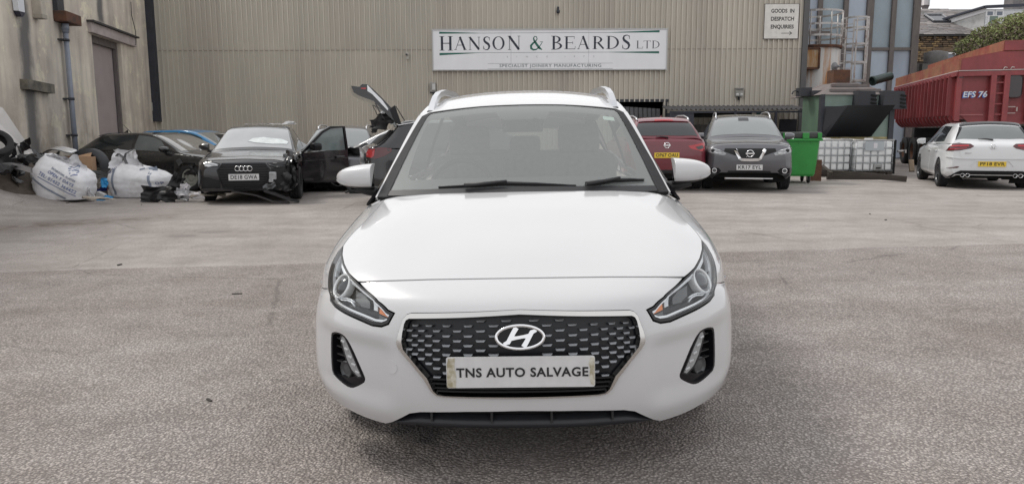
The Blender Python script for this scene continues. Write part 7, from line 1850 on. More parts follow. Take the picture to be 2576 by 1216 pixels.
# chassis and wheels
b = MB(); b.box((TWD / 2, TLN / 2, zb_ - .32), (1.1, TLN - .4, .4)); b.box((TWD / 2, .4, zb_ - .25), (TWD - .3, .3, .3)); b.box((TWD / 2, TLN / 2, .55), (TWD - .5, TLN - .6, .5)); b.build('chassis', underbody, tb)
for y in (4.2, 5.6, 7.0):
    for x in (.28, TWD - .28): wheel(tb, x - 0, y, .50, .38, .29, 'steel', rust_dark)
for y in (1.0,):
    for x in (.5, TWD - .5):
        b = MB(); b.box((x, y, .55), (.14, .14, 1.3)); b.box((x, y, .03), (.3, .3, .06)); b.build('landing_leg', dark_steel, tb)
# pipe resting on the cover's far end
p = at(2226, 195, 27.5)
t = thing('pipe', 'dark green pipe lying at the far end of the red trailer', 'pipe', p)
b = MB(); b.lathe([(.13, -.55), (.17, -.55), (.17, -.48), (.15, -.46), (.15, .25)], 18, 'X'); b.lathe([(0, -.45), (.14, -.45)], 18, 'X'); b.build('tube', mat('pipe_green', (.025, .045, .04), rough=.35), t); t.rotation_euler = (0, R(-14), R(15))

# ================================================================ green steel hopper with a black tray
HYY = 22.3
h0, h1, hm = at(2021, 290, HYY + 1.4), at(2243, 290, HYY), at(2066, 290, HYY)
hp = thing('waste_hopper', 'pale green steel hopper with grey hood and black loading tray', 'hopper', (hm.x, HYY, 0))
W_ = h1.x - hm.x; zt, zb0 = at(2150, 238, HYY).z, at(2150, 352, HYY).z
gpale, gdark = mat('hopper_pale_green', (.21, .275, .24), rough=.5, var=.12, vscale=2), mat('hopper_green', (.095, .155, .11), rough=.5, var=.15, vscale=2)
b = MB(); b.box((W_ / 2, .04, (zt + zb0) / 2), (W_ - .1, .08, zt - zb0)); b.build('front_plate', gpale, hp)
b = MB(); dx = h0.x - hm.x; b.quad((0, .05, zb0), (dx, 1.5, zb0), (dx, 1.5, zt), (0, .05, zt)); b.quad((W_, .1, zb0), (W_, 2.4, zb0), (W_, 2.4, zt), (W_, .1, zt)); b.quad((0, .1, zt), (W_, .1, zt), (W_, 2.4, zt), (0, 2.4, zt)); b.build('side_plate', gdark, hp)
for x in (0, W_ - .02):
    b = MB(); b.box((x, .0, (zt + zb0) / 2), (.14 if x else .12, .14, zt - zb0 + .02)); b.build('corner_post', dark_steel, hp)
b = MB(); b.box((W_ / 2, .8, zb0 / 2), (W_ + .3, 1.8, zb0)); b.build('base', dark_room, hp)
b = MB(); b.box((W_ / 2, -.02, zb0 + .06), (W_ - .2, .03, .06)); b.build('stain_strip', mat('yellow_grime', (.36, .30, .15), rough=.8, var=.3, vscale=8), hp)
hood = mat('hood_grey', (.17, .15, .145), rough=.7, col2=(.11, .06, .05), c2scale=2, c2pos=(.5, .75), var=.15)
zh = at(2150, 209, HYY + .9).z
b = MB(); B0 = [(-.08, -.06, zt + .0), (W_ + .06, -.06, zt), (W_ + .06, 2.4, zt), (-.08, 2.4, zt)]; T0 = [(.62, .75, zh), (W_ - .72, .75, zh), (W_ - .72, 1.7, zh), (.62, 1.7, zh)]
b.add(B0 + T0, [(0, 1, 5, 4), (1, 2, 6, 5), (2, 3, 7, 6), (3, 0, 4, 7), (4, 5, 6, 7)]); b.build('hood', hood, hp)
for f_ in (.30, .72):
    y = -.06 + .81 * f_; z = zt + (zh - zt) * f_; b = MB(); b.box((W_ / 2 - .02, y - .03, z + .02), (W_ * (1.0 - .42 * f_) - .3, .07, .07)); b.build('hood_rib', hood, hp)
b = MB(); b.tube((.86, .9, zh - .1), (.86, .9, zh + .35), .02); b.bbox((.86, 1.0, zh + .16), (.50, .5, .46), .02); b.build('feed_box', rust_dark, hp)
for x0, wd in ((.86, .62), (1.62, .70)):
    b = MB(); b.prism([(0, 0), (wd, 0), (wd - .1, .50), (.04, .52)], .34, (x0 * 1.0, -.32, zt - .42)); vb = b.build('vent_box', mat('charcoal_steel', (.035, .036, .043), rough=.55), hp)
    for k in range(4):
        b = MB(); b.box((x0 + wd - .13, -.335, zt - .36 + k * .105), (.16, .04, .05), m=Matrix.Rotation(R(10), 3, 'Y')); b.build('louvre', dark_room, vb)
y0_, y1_ = -.35, -1.05
ch = mat('charcoal_steel', (.035, .036, .043))
tz1, tz0 = at(2150, 265, HYY - .8).z, zb0 + .10
b = MB(); xl0, xr0 = at(2103, 265, HYY - .8).x - hm.x, at(2246, 265, HYY - .8).x - hm.x; xl1, xr1 = xl0 + .05, at(2205, 328, HYY - .4).x - hm.x
b.add([(xl1, -.10, tz0), (xr1, -.10, tz0), (xr0, -.95, tz1), (xl0 + .28, -.95, tz1), (xl1, -.04, tz0), (xr1, -.04, tz0), (xr0, -.88, tz1), (xl0 + .28, -.88, tz1)], [(0, 1, 2, 3), (4, 7, 6, 5), (0, 4, 5, 1), (1, 5, 6, 2), (2, 6, 7, 3), (3, 7, 4, 0)]); b.build('loading_tray', mat('black_steel', (.010, .011, .013), rough=.5), hp)
b = MB(); b.box(((xl0 + xr1) / 2, -.05, (tz0 + tz1) / 2), (xr1 - xl0 + .05, .06, tz1 - tz0)); b.build('tray_back', ch, hp)
b = MB(); b.add([(xl0 - .05, -.06, tz0 + .1), (xl1 + .05, -.10, tz0), (xl0 + .28, -.93, tz1), (xl0 - .05, -.3, tz1 - .05)], [(0, 1, 2, 3)]); b.add([(xl0 - .05, -.02, tz0 + .1), (xl1 + .05, -.06, tz0), (xl0 + .28, -.89, tz1), (xl0 - .05, -.26, tz1 - .05)], [(3, 2, 1, 0)]); b.build('tray_side', ch, hp)
b = MB(); b.bbox((-.20, .9, zt + .12), (.34, .4, .26), .01); b.bbox((.12, .7, zt + .08), (.4, .4, .14), .01); b.build('motor_cover', ch, hp)
b = MB(); b.path([(-.45 + .1 * math.cos(t), .9, zt + .06 + .1 * math.sin(t)) for t in [i * math.pi / 8 for i in range(9)]], .02, 6); b.build('lifting_eye', dark_steel, hp)

# ================================================================ green wheeled bin
p = ground_at(1998, 461, 0)
gb = thing('wheeled_bin', 'bright green four wheeled refuse bin beside the grey car', 'bin', (p.x - .02, p.y + .45, 0), R(-6))
green = mat('bin_green', (.035, .27, .052), rough=.42, var=.10, vscale=4)
rows = []
for z, w_, d in ((.17, .54, .36), (.22, .565, .385), (.6, .60, .41), (.95, .625, .43), (1.02, .63, .435)):
    rows.append([(w_ * a, d * c, z) for a, c in ((-1, -.85), (-.93, -1), (.93, -1), (1, -.85), (1, .85), (.93, 1), (-.93, 1), (-1, .85))])
b = MB(); b.grid(rows, False, True); b.add(rows[0], [tuple(range(8))]); b.build('tub', green, gb)
b = MB(); b.bbox((0, 0, 1.045), (1.36, .96, .06), .02); b.build('rim', green, gb)
b = MB(); b.bbox((0, .02, 1.15), (1.34, .94, .16), .05); b.build('lid', mat('bin_lid', (.05, .055, .05), rough=.5), gb)
for x in (-.60, -.18, .28, .60):
    b = MB(); b.bbox((x, -.46, 1.14), (.15 if abs(x) < .5 else .09, .07, .14), .015); b.build('lid_lug', green, gb)
for x in (-.42, -.14, .14, .42):
    b = MB(); b.box((x, -.42, .985), (.02, .05, .07)); b.build('gusset', green, gb)
for x in (-.44, .44):
    for y in (-.28, .28):
        e = bpy.data.objects.new('castor', None); COL.objects.link(e); e.parent = gb; e.location = (x, y, 0)
        b = MB(); b.lathe([(0, -.025), (.07, -.025), (.098, -.02), (.10, 0), (.098, .02), (.07, .025), (0, .025)], 18, 'X', (0, .02, .10)); b.build('tyre', tyre_mat, e)
        b = MB(); b.box((-.035, .01, .14), (.008, .06, .13)); b.box((.035, .01, .14), (.008, .06, .13)); b.box((0, 0, .195), (.09, .1, .02)); b.build('fork', galv, e)

# ================================================================ two white liquid containers in wire cages
tank_white = mat('tank_white', (.78, .79, .79), rough=.45, var=.05, vscale=3)
cage = mat('cage_grey', (.36, .37, .39), rough=.45, metal=.4)
wood_dark = mat('dark_timber', (.060, .050, .043), rough=.85, var=.35, vscale=4, stretch=(.5, 4, 4))
def container(px0, px1, Y, label, front_plate):
    p0, p1 = at(px0, 446, Y), at(px1, 446, Y); w_ = p1.x - p0.x
    t = thing('liquid_container', label, 'tank', ((p0.x + p1.x) / 2, Y, 0), group='caged liquid containers in front of the hopper')
    H_ = at((px0 + px1) / 2, 352, Y).z; zp = .15
    b = MB(); b.bbox((0, .5, (H_ + zp) / 2), (w_ - .06, .94, H_ - zp - .05), .06); bt = b.build('bottle', tank_white, t)
    nv, nh = (7, 5) if not front_plate else (6, 5)
    xs_ = np.linspace(-w_ / 2 + .015, w_ / 2 - .015, nv); zs_ = np.linspace(zp + .03, H_ - .02, nh)
    for i in range(nv - 1):                                   # the bottle bulges between the bars
        for j in range(nh - 1):
            b = MB(); b.bbox(((xs_[i] + xs_[i + 1]) / 2, .035, (zs_[j] + zs_[j + 1]) / 2), (xs_[i + 1] - xs_[i] - .035, .05, zs_[j + 1] - zs_[j] - .035), .024); b.build('bulge', tank_white, bt)
    for x in xs_:
        b = MB(); b.tube((x, 0, zp), (x, 0, H_), .011, n=6); b.build('cage_bar', cage, t)
    for z in zs_:
        b = MB(); b.path([(-w_ / 2, .0, z), (-w_ / 2, 1.0, z), (w_ / 2, 1.0, z), (w_ / 2, 0, z)], .012, 6, closed=True); b.build('cage_bar', cage, t)
    for y in (.3, .65, 1.0):
        for x in (-w_ / 2, w_ / 2):
            b = MB(); b.tube((x, y, zp), (x, y, H_), .011, n=6); b.build('cage_bar', cage, t)
    b = MB(); b.path([(-w_ / 2, 0, H_), (w_ / 2, 0, H_), (w_ / 2, 1, H_), (-w_ / 2, 1, H_)], .018, 6, closed=True); b.build('top_rim', galv, t)
    b = MB(); b.lathe([(0, .05), (.11, .05), (.12, 0), (.13, -.04)], 16, 'Z', (.05, .5, H_ + .0)); b.build('filler_cap', mat('cap_grey', (.5, .5, .5)), t)
    if front_plate:
        b = MB(); b.box((-.02, -.025, H_ - .16), (w_ * .5, .012, .26)); pl = b.build('label_plate', mat('label_steel', (.42, .45, .47), rough=.4, var=.06), t)
        b = MB(); b.box((.0, -.034, H_ - .15), (.10, .004, .14)); b.build('paper_label', mat('paper_white', (.66, .64, .66), rough=.6), pl)
        b = MB(); b.bbox((.1, .0, zp + .12), (.24, .10, .20), .05); b.build('valve_recess', mat('recess_grey', (.33, .34, .33), rough=.5), t); b = MB(); b.box((.1, -.06, zp + .10), (.12, .02, .04)); b.build('valve', ink_black, t)
    b = MB()
    for z in (.02, .13): 
        for k in range(5 if z > .1 else 3):
            y = .06 + k * (.22 if z > .1 else .44); b2 = MB(); b2.box((0, y, z), (w_ + .04, .12, .025)); b2.build('pallet_board', wood_dark, t)
    for x in (-w_ / 2 + .06, 0, w_ / 2 - .06):
        for y in (.06, .5, .94):
            b2 = MB(); b2.box((x, y, .075), (.12, .12, .085)); b2.build('pallet_block', wood_dark, t)
    return t
container(2037, 2138, 20.9, 'white liquid container in a wire cage next to the green bin', False)
container(2149, 2243, 20.7, 'white caged liquid container with a grey label plate at the top', True)
t = thing('plastic_sheet', 'scrap of clear plastic lying on top of the caged containers', 'sheet', at(2110, 353, 21.1))
b = MB(); b.grid([[(-.5 + .1 * i, .06 * j, .02 + .07 * abs(noise.noise(Vector((i * .8, j * .8, 4))))) for i in range(11)] for j in range(6)]); b.build('film', clear_film, t)
# timbers and a rusty plate in front
def plank(label, a, c, sec, m=wood_dark, name='timber_plank'):
    a, c = Vector(a), Vector(c); t = thing(name, label, 'plank', (a + c) / 2)
    d = c - a; t.rotation_euler = d.to_track_quat('X', 'Z').to_euler()
    b = MB(); b.bbox((0, 0, 0), (d.length, *sec), .008); b.build('board', m, t); return t
def low(px, py, Y): return at(px, py, Y)
plank('long dark timber beam sloping down in front of the caged containers', at(2068, 432, 19.4), at(2281, 450, 18.6), (.10, .14))
plank('dark timber beam lying low behind the sloping beam', at(2080, 446, 19.8), at(2236, 447, 19.6), (.12, .10))
plank('short timber end propped against the first caged container', at(2066, 421, 19.7), at(2090, 440, 19.2), (.10, .16))
p = ground_at(2048, 455, 0)
t = thing('steel_plate', 'rusty brown steel plate standing beside the green bin', 'plate', (p.x, p.y, 0), R(-8))
hpz = at(2048, 402, p.y).z; b = MB(); b.add([(-.19, 0, 0), (.17, 0, 0), (.20, .14, hpz), (-.16, .16, hpz), (-.19, .03, 0), (.17, .03, 0), (.20, .17, hpz), (-.16, .19, hpz)], [(0, 1, 2, 3), (4, 7, 6, 5), (0, 4, 5, 1), (1, 5, 6, 2), (2, 6, 7, 3), (3, 7, 4, 0)]); b.build('plate', mat('plate_rust', (.10, .048, .030), rough=.85, col2=(.17, .08, .045), c2scale=4, var=.2), t)
plank('pale timber offcut standing under the red trailer', at(2294, 431, 23.2) , at(2292, 402, 23.4), (.14, .08), mat('pale_timber', (.26, .20, .14), rough=.8, var=.3, vscale=4))
p = at(2268, 380, 22.0); t = thing('lashing_lever', 'small pale steel lever sticking out below the trailer floor', 'lever', p); b = MB(); b.tube((-.12, 0, 0), (.1, 0, .01), .03, n=8); b.box((.1, 0, .0), (.03, .1, .1)); b.build('lever', galv, t)

# ================================================================ overhanging shrub on the right
def leaf_cloud(name, parent, blobs, n, size, mats, seed=1):
    r = random.Random(seed)
    per = {}
    for k in range(n):
        c, rad, w_ = r.choices(blobs, [q[2] for q in blobs])[0]
        d = Vector((r.gauss(0, 1), r.gauss(0, 1), r.gauss(0, 1))).normalized() * (r.random() ** .45)
        p = Vector(c) + Vector((d.x * rad[0], d.y * rad[1], d.z * rad[2]))
        q = Vector((r.gauss(0, 1), r.gauss(0, 1), r.gauss(0, .9))).normalized(); u = q.orthogonal().normalized(); v = q.cross(u)
        ang = r.random() * 6.28; u, v = u * math.cos(ang) + v * math.sin(ang), v * math.cos(ang) - u * math.sin(ang)
        s_ = size * r.uniform(.6, 1.4)
        mi = r.choices(range(len(mats)), [m_[1] for m_ in mats])[0]
        if d.z > .15 and d.length > .6 and r.random() < .6: mi = 0
        vs, fs = per.setdefault(mi, ([], [])); b0 = len(vs)
        vs += [p - u * s_, p + v * s_ * .42, p + u * s_, p - v * s_ * .42]; fs.append((b0, b0 + 1, b0 + 2, b0 + 3))
    for mi, (vs, fs) in per.items():
        o = link_mesh(name, raw_mesh(name, vs, fs, mats[mi][0], False), parent); o['kind'] = 'stuff'
leaf_fresh = mat('leaf_fresh', (.27, .31, .12), rough=.6, var=.2, vscale=3); leaf_mid = mat('leaf_mid', (.19, .185, .10), rough=.65, var=.2, vscale=3); leaf_dry = mat('leaf_dry', (.235, .185, .15), rough=.8, var=.2, vscale=3)
bark = mat('bark', (.07, .058, .05), rough=.9, var=.3, vscale=6)
SY = 33.0
def sp(px, py, Y=SY): q = at(px, py, Y); return (q.x, q.y, q.z)
base = Vector((at(2560, 200, SY).x, SY + .4, 0))
sh = thing('shrub_tree', 'bushy overhanging shrub with fresh green top behind the red trailer', 'tree', base)
def rel(px, py, dy=0): return tuple(Vector(sp(px, py, SY + dy)) - base)
bl = [(rel(2545, 75), (1.1, .9, .6), 2.4), (rel(2490, 92), (.9, .8, .45), 1.8), (rel(2450, 115), (.8, .7, .38), 1.4), (rel(2425, 130), (.45, .5, .25), .5), (rel(2520, 120), (1.4, .9, .65), 2.6), (rel(2590, 100), (1.2, .9, .9), 2.2), (rel(2560, 52), (.5, .5, .35), .6), (rel(2620, 60), (1.2, .8, .7), 1.5)]
leaf_cloud('crown', sh, bl, 17000, .06, [(leaf_fresh, 2), (leaf_mid, 4), (leaf_dry, 4.5)], 3)
r = random.Random(4)
for k, (c, rad, _) in enumerate(bl):
    a = Vector((r.uniform(-.3, .3), 0, .6)); c = Vector(c); m_ = a.lerp(c, .55) + Vector((r.uniform(-.3, .3), 0, .3))
    b = MB(); b.path([Vector((0, 0, 0)), a, m_, c, c + Vector((r.uniform(-.5, .5), 0, .3))], [.16, .12, .07, .035, .01], 6); b.build('branch', bark, sh)
    for q in range(9):
        d = Vector((r.uniform(-1, 1) * rad[0], r.uniform(-1, .3) * rad[1], r.uniform(-.8, 1) * rad[2])); b = MB(); b.path([c + d * .1, c + d * .6 + Vector((0, 0, .1)), c + d * 1.0], [.016, .01, .004], 4); b.build('twig', bark, sh)
# ================================================================ rubbish along the left wall
sack_white = mat('woven_sack', (.74, .74, .76), rough=.65, col2=(.36, .34, .31), c2scale=1.3, c2pos=(.55, .85), var=.10, vscale=6, bump=.35, bscale=14)
sack_print = mat('sack_print', (.17, .21, .35), rough=.7)
sack_grey = mat('sack_tape', (.22, .25, .31), rough=.7)
def shape_sack(fn, nu=40, nv=26):
    return [[fn(2 * math.pi * i / nu, j / (nv - 1)) for i in range(nu)] for j in range(nv)]
def sack(name, label, p, rz, size, lean, seed, peak):
    t = thing('bulk_bag', label, 'bag', p, rz, group='white builders bulk bags full of rubbish')
    L_, D_, H_ = size
    def fn(a, v):
        sx, sy = math.cos(a), math.sin(a)
        e = lambda c, q: math.copysign(abs(c) ** q, c)
        bx, by = e(sx, .62), e(sy, .62)
        prof = (.86 + .14 * math.sin(min(1, v / .35) * math.pi / 2)) * (1 if v < .5 else 1 - .50 * ((v - .5) / .5) ** 2.2)
        x, y, z = bx * L_ / 2 * prof, by * D_ / 2 * prof, v * H_
        z *= 1 + peak * (bx * lean)
        n1 = noise.noise(Vector((x * 3 + seed, y * 3, z * 3))); n2 = noise.noise(Vector((x * 8 + seed, y * 8, z * 5))); cr = abs(noise.noise(Vector((x * 4.5 + seed * 2, y * 5, z * 9))))
        k = .05 * n1 + .020 * n2 - .045 * cr
        return Vector((x * (1 + k * 1.6), y * (1 + k * 1.6), max(.0, z * (1 + k * .7))))
    rows = shape_sack(fn); b = MB(); b.grid(rows, True, True); b.add(rows[0], [tuple(range(40))]); b.add(rows[-1], [tuple(range(40))]); body = b.build('sack', sack_white, t)
    bv = BVHTree.FromPolygons([tuple(v.co) for v in body.data.vertices], [tuple(f.vertices) for f in body.data.polygons])
    return t, body, bv
def on_sack(bv, x, z):
    h = bv.ray_cast(Vector((x, -3, z)), Vector((0, 1, 0))); return h[0] if h[0] is not None else Vector((x, 0, z))
def sack_band(t, bv, pts, w_, m, name='seam'):
    P = []
    for i in range(len(pts) - 1):
        for k in range(6): P.append((pts[i][0] + (pts[i + 1][0] - pts[i][0]) * k / 6, pts[i][1] + (pts[i + 1][1] - pts[i][1]) * k / 6))
    P.append(pts[-1]); up, dn = [], []
    for i, (x, z) in enumerate(P):
        a, c = np.array(P[max(0, i - 1)]), np.array(P[min(len(P) - 1, i + 1)]); d = c - a; d = d / (np.linalg.norm(d) + 1e-9); n = (-d[1] * w_ / 2, d[0] * w_ / 2)
        up.append(on_sack(bv, x + n[0], z + n[1]) + Vector((0, -.010, 0))); dn.append(on_sack(bv, x - n[0], z - n[1]) + Vector((0, -.010, 0)))
    b = MB(); b.grid([up, dn]); return b.build(name, m, t)
def sack_text(t, bv, txt, x, z, size, ang, m):
    me = text_mesh(txt, size, m, 0, .002, 1.1); ca, sa = math.cos(ang), math.sin(ang)
    for v in me.vertices:
        px, pz = x + v.co.x * ca - v.co.y * sa, z + v.co.x * sa + v.co.y * ca
        h = on_sack(bv, px, pz); v.co = h + Vector((0, -.014, 0))
    link_mesh('lettering', me, t)
# first bag: slumped, printed with the opening hours
p = at(136, 490, 13.7); s1c = Vector((p.x, 14.05, gz(p.x, 13.8)))
t, body, bv = sack('bulk_bag', 'slumped white bulk bag printed OPEN 7 DAYS lying on its side', s1c, R(4), (1.02, .85, .72), -1, 3, .16)
an = R(-33)
sack_band(t, bv, [(-.36, .42), (-.08, .20), (.18, .03)], .035, sack_grey)
sack_band(t, bv, [(-.24, .44), (.35, .07)], .014, sack_print)
sack_text(t, bv, 'TEL: 01422 364422', .075, .32, .080, an, sack_print)
sack_text(t, bv, 'OPEN 7 DAYS', .14, .395, .074, an, sack_print)
sack_text(t, bv, 'BATHROOMS, PLASTER', .18, .465, .042, an, sack_grey)
sack_text(t, bv, 'SKY', .30, .52, .115, R(-62), sack_print)
for seed, c, s_, ro in ((3, (-.05, .0, .70), (.52, .36), (R(60), R(12), 0)), (5, (.20, -.02, .62), (.34, .34), (R(30), R(-20), 0)), (8, (.45, -.12, .12), (.26, .28), (R(20), 0, R(-30)))):
    crumple('sack_fold', c, s_, sack_white, t, seed, .05, 12, ro)
b = MB(); b.path([(-.10, -.18, .63), (.08, -.22, .625), (.24, -.16, .59)], .03, sq=(.05, .02)); b.build('sack_strap', sack_grey, t)
# second bag: upright, tied at the top
p = ground_at(330, 498, .0); s2c = Vector((p.x, p.y + .46, 0))
t, body, bv = sack('bulk_bag', 'upright white bulk bag with grey straps, gathered to a peak', s2c, R(-3), (1.18, .92, .62), 1, 11, -.10)
sack_band(t, bv, [(-.36, .60), (-.35, .30), (-.33, .06)], .05, sack_grey); sack_band(t, bv, [(.32, .60), (.38, .35), (.42, .10)], .045, sack_grey)
sack_band(t, bv, [(.40, .13), (.58, .12)], .012, sack_print)
sack_text(t, bv, 'TEL', .50, .18, .085, 0, sack_print); sack_text(t, bv, 'OP', .52, .28, .07, 0, sack_print); sack_text(t, bv, 'SKY', -.46, .52, .12, R(12), sack_print)
sack_band(t, bv, [(.14, .55), (.25, .58), (.36, .54)], .03, sack_grey)
for seed, c, s_, ro in ((13, (-.24, -.02, .72), (.50, .40), (R(12), 0, 0)), (14, (-.34, -.12, .68), (.34, .34), (R(-16), R(20), R(20))), (15, (-.10, -.1, .70), (.30, .42), (R(-10), R(-30), R(-10))), (16, (-.40, .1, .60), (.4, .4), (R(20), R(20), R(50)))):
    crumple('sack_fold', c, s_, sack_white, t, seed, .06, 12, ro)
for q in ([(-.28, -.1, .72), (-.20, -.14, .86), (-.08, -.1, .93), (-.02, -.06, .98)], [(-.42, -.12, .80), (-.34, -.16, .86), (-.24, -.14, .78), (-.16, -.2, .66)]):
    b = MB(); b.path(q, .03, sq=(.055, .014)); b.build('sack_strap', mat('strap_grey', (.12, .12, .125), rough=.8), t)
soil = mat('soil', (.075, .06, .048), rough=.95, var=.35, vscale=8)
# ---------------------------------------------------------------- loose things
def lump(name, label, cat, px, py, Y, size, m, seed, rot=(0, 0, 0), amp=.05, lift=0.0, group=None, thick=.02):
    p = at(px, py, Y); t = thing(name, label, cat, (p.x, p.y, p.z + lift), group=group)
    crumple('sheet', (0, 0, 0), size, m, t, seed, amp, 8, rot); return t
bag_black = mat('black_liner', (.014, .014, .016), rough=.4, var=.2)
lump('plastic_sheet', 'black plastic liner crumpled at the foot of the upright white bag', 'sheet', 396, 489, 13.9, (.62, .30), bag_black, 2, (R(-12), R(4), 0), .07)
lump('plastic_sheet', 'grey black plastic flap hanging beside the upright white bag', 'sheet', 437, 466, 14.2, (.22, .42), black_plastic, 4, (R(-8), R(30), R(10)), .06)
lump('car_trim', 'black car floor liner behind the cardboard box', 'car part', 212, 404, 16.0, (.50, .36), black_plastic, 6, (R(-20), R(8), 0), .06)
lump('car_trim', 'dark plastic undertray lying between the two white bags', 'car part', 243, 432, 15.3, (.80, .24), black_plastic, 7, (R(-65), R(6), R(10)), .06)
lump('car_trim', 'dark crumpled trim lying low between the two bags', 'car part', 236, 452, 15.0, (.66, .24), mat('grey_scrap', (.06, .06, .062), rough=.6, var=.4, vscale=6), 8, (R(-50), 0, R(-8)), .08)
lump('cloth_rag', 'beige rag draped over the paint tin', 'rag', 232, 462, 14.5, (.34, .16), mat('rag_beige', (.33, .30, .265), rough=.9, var=.25, vscale=8), 9, (R(-20), R(-10), 0), .07)
# curved wheel arch liner
p = at(226, 404, 16.0); t = thing('wheel_arch_liner', 'curved dark grey wheel arch liner standing behind the cardboard box', 'car part', p)
b = MB(); rows = []
for k in range(13):
    a = R(-20 + 200 * k / 12); rows.append([(.36 * math.cos(a), -.10, .36 * math.sin(a) - .1), (.36 * math.cos(a), .12, .36 * math.sin(a) - .1)])
b.grid(rows); b.grid([[(q[0] * .93, q[1], (q[2] + .1) * .93 - .1) for q in rr] for rr in rows]); b.grid([[rr[0], (rr[0][0] * .72, rr[0][1] - .01, (rr[0][2] + .1) * .72 - .1)] for rr in rows]); b.build('liner', mat('liner_grey', (.045, .047, .052), rough=.55, var=.15), t)
# cardboard box
p = at(184, 412, 15.5); t = thing('cardboard_box', 'open brown cardboard box between the two white bags', 'box', p, R(12))
card = mat('cardboard', (.42, .27, .17), rough=.85, var=.08, vscale=5); card_in = mat('cardboard_shade', (.34, .215, .13), rough=.9)
b = MB(); b.box((.18, -.01, -.02), (.34, .02, .34)); b.build('side', card, t); b = MB(); b.box((-.12, .13, .01), (.30, .02, .30), R(-48)); b.build('side', card_in, t); b = MB(); b.box((.33, .15, -.02), (.02, .32, .32)); b.build('side', card, t)
b = MB(); b.box((-.02, .25, .10), (.60, .24, .012), m=Matrix.Rotation(R(-14), 3, 'Y') @ Matrix.Rotation(R(24), 3, 'X')); b.build('flap', card, t); b = MB(); b.box((.17, -.09, -.23), (.33, .16, .012), m=Matrix.Rotation(R(20), 3, 'X')); b.build('flap', card_in, t)
# paint tin with red and blue label
p = ground_at(236, 496, 0); t = thing('paint_tin', 'large dirty tin with red and blue label between the bags', 'tin', (p.x, p.y + .2, 0))
b = MB(); b.lathe([(0, 0), (.155, 0), (.16, .01), (.16, .12)], 24); b.build('base', mat('tin_dirty', (.27, .25, .23), rough=.7, var=.3, vscale=7), t)
rd, bl2 = mat('label_red', (.42, .03, .035), rough=.55, var=.2, vscale=9), mat('label_blue', (.025, .04, .25), rough=.55, var=.2, vscale=9)
for m_, a0, a1 in ((rd, 180, 275), (bl2, 275, 365), (rd, 5, 180)):
    b = MB(); b.grid([[(.162 * math.cos(R(a0 + (a1 - a0) * i / 10)), .162 * math.sin(R(a0 + (a1 - a0) * i / 10)), z) for i in range(11)] for z in (.115, .215)]); b.build('label', m_, t)
b = MB(); b.lathe([(.16, .21), (.16, .285), (.166, .29), (.166, .30), (.15, .30), (.148, .25), (0, .25)], 24); b.build('rim', mat('tin_pale', (.50, .47, .42), rough=.6, var=.3, vscale=9), t)
# blue scraps, cups, papers
blue_pl = mat('blue_plastic', (.03, .26, .55), rough=.4)
lump('plastic_bag', 'bright blue plastic scrap on the ground beside the tin', 'plastic scrap', 264, 497, 13.9, (.28, .06), blue_pl, 21, (R(-60), R(-8), 0), .03)
lump('plastic_bag', 'small blue plastic bag stuck to the upright white bag', 'plastic scrap', 262, 459, 14.0, (.12, .16), blue_pl, 22, (0, 0, 0), .03)
lump('plastic_bag', 'tiny clear and blue bottle scrap left of the tin', 'plastic scrap', 208, 493, 14.0, (.12, .12), mat('pale_blue', (.30, .42, .52), rough=.3), 23, (R(-30), 0, 0), .03)
p = ground_at(252, 499, 0); t = thing('paper_cup', 'white paper carton fallen over beside the tin', 'carton', (p.x, p.y + .05, .06)); b = MB(); b.bbox((0, 0, 0), (.16, .12, .11), .012, Matrix.Rotation(R(24), 3, 'Y')); b.build('carton', mat('carton_white', (.62, .62, .62), rough=.6), t)
for k, (px, py, sx_, sz_, m_, lb) in enumerate(((478, 491, .55, .16, 'white', 'crumpled white sheet on the ground beside the front wheel of the saloon'), (457, 487, .28, .20, 'grey', 'grey crumpled paper right of the upright bag'), (445, 497, .40, .10, 'foil', 'silvery scraps on the ground right of the upright bag'), (463, 472, .16, .12, 'white', 'small white carton leaning behind the scraps'))):
    mm = {'white': mat('paper_white', (.62, .62, .62)), 'grey': mat('paper_grey', (.33, .33, .35), rough=.8), 'foil': mat('foil', (.55, .55, .55), rough=.25, metal=.6)}[m_]
    lump('paper_scrap', lb, 'paper', px, py - 3, 14.0 + .1 * (k == 3), (sx_, sz_), mm, 30 + k, (R(-42), R(3 * k), 0), .05)
lump('cardboard_scrap', 'flat pale cardboard under the edge of the slumped bag', 'cardboard', 246, 497, 13.6, (.55, .10), mat('card_pale', (.38, .34, .29), rough=.9), 44, (R(-78), R(4), 0), .02)
lump('cardboard_scrap', 'flat torn cardboard lying in front of the black saloon wheel', 'cardboard', 520, 489, 14.0, (.70, .10), mat('card_pale', (.38, .34, .29)), 45, (R(-80), R(2), 0), .02)
# ---------------------------------------------------------------- heap of black car parts by the wall
r = random.Random(12)
heap = [(4, 380, 13.2, .50, .34, 'tall'), (26, 388, 13.6, .90, .26, 'x'), (52, 402, 13.9, .60, .24, 'x'), (14, 404, 13.3, .80, .26, 'x'), (28, 426, 13.6, .50, .28, 'x'), (8, 430, 12.8, .60, .40, 'x'), (34, 450, 13.6, .30, .20, 'x'), (20, 455, 12.9, .60, .26, 'x'), (-6, 410, 12.4, .60, .30, 'x'), (92, 388, 15.2, .60, .16, 'x'), (120, 396, 15.4, .6, .16, 'x')]
descr = ['black bumper piece at the top of the scrap heap', 'dark splash guard across the middle of the scrap heap', 'black panel sticking up behind the slumped bag', 'black grille piece low on the left of the scrap heap', 'torn dark bumper beside the slumped bag', 'black plastic cover at the foot of the scrap heap', 'dark plastic tray half under the slumped bag', 'black bracket wedged behind the slumped bag', 'black bumper end at the far left of the scrap heap', 'grey black trim behind the white door skin', 'dark scrap along the wall foot by the black hatchback']
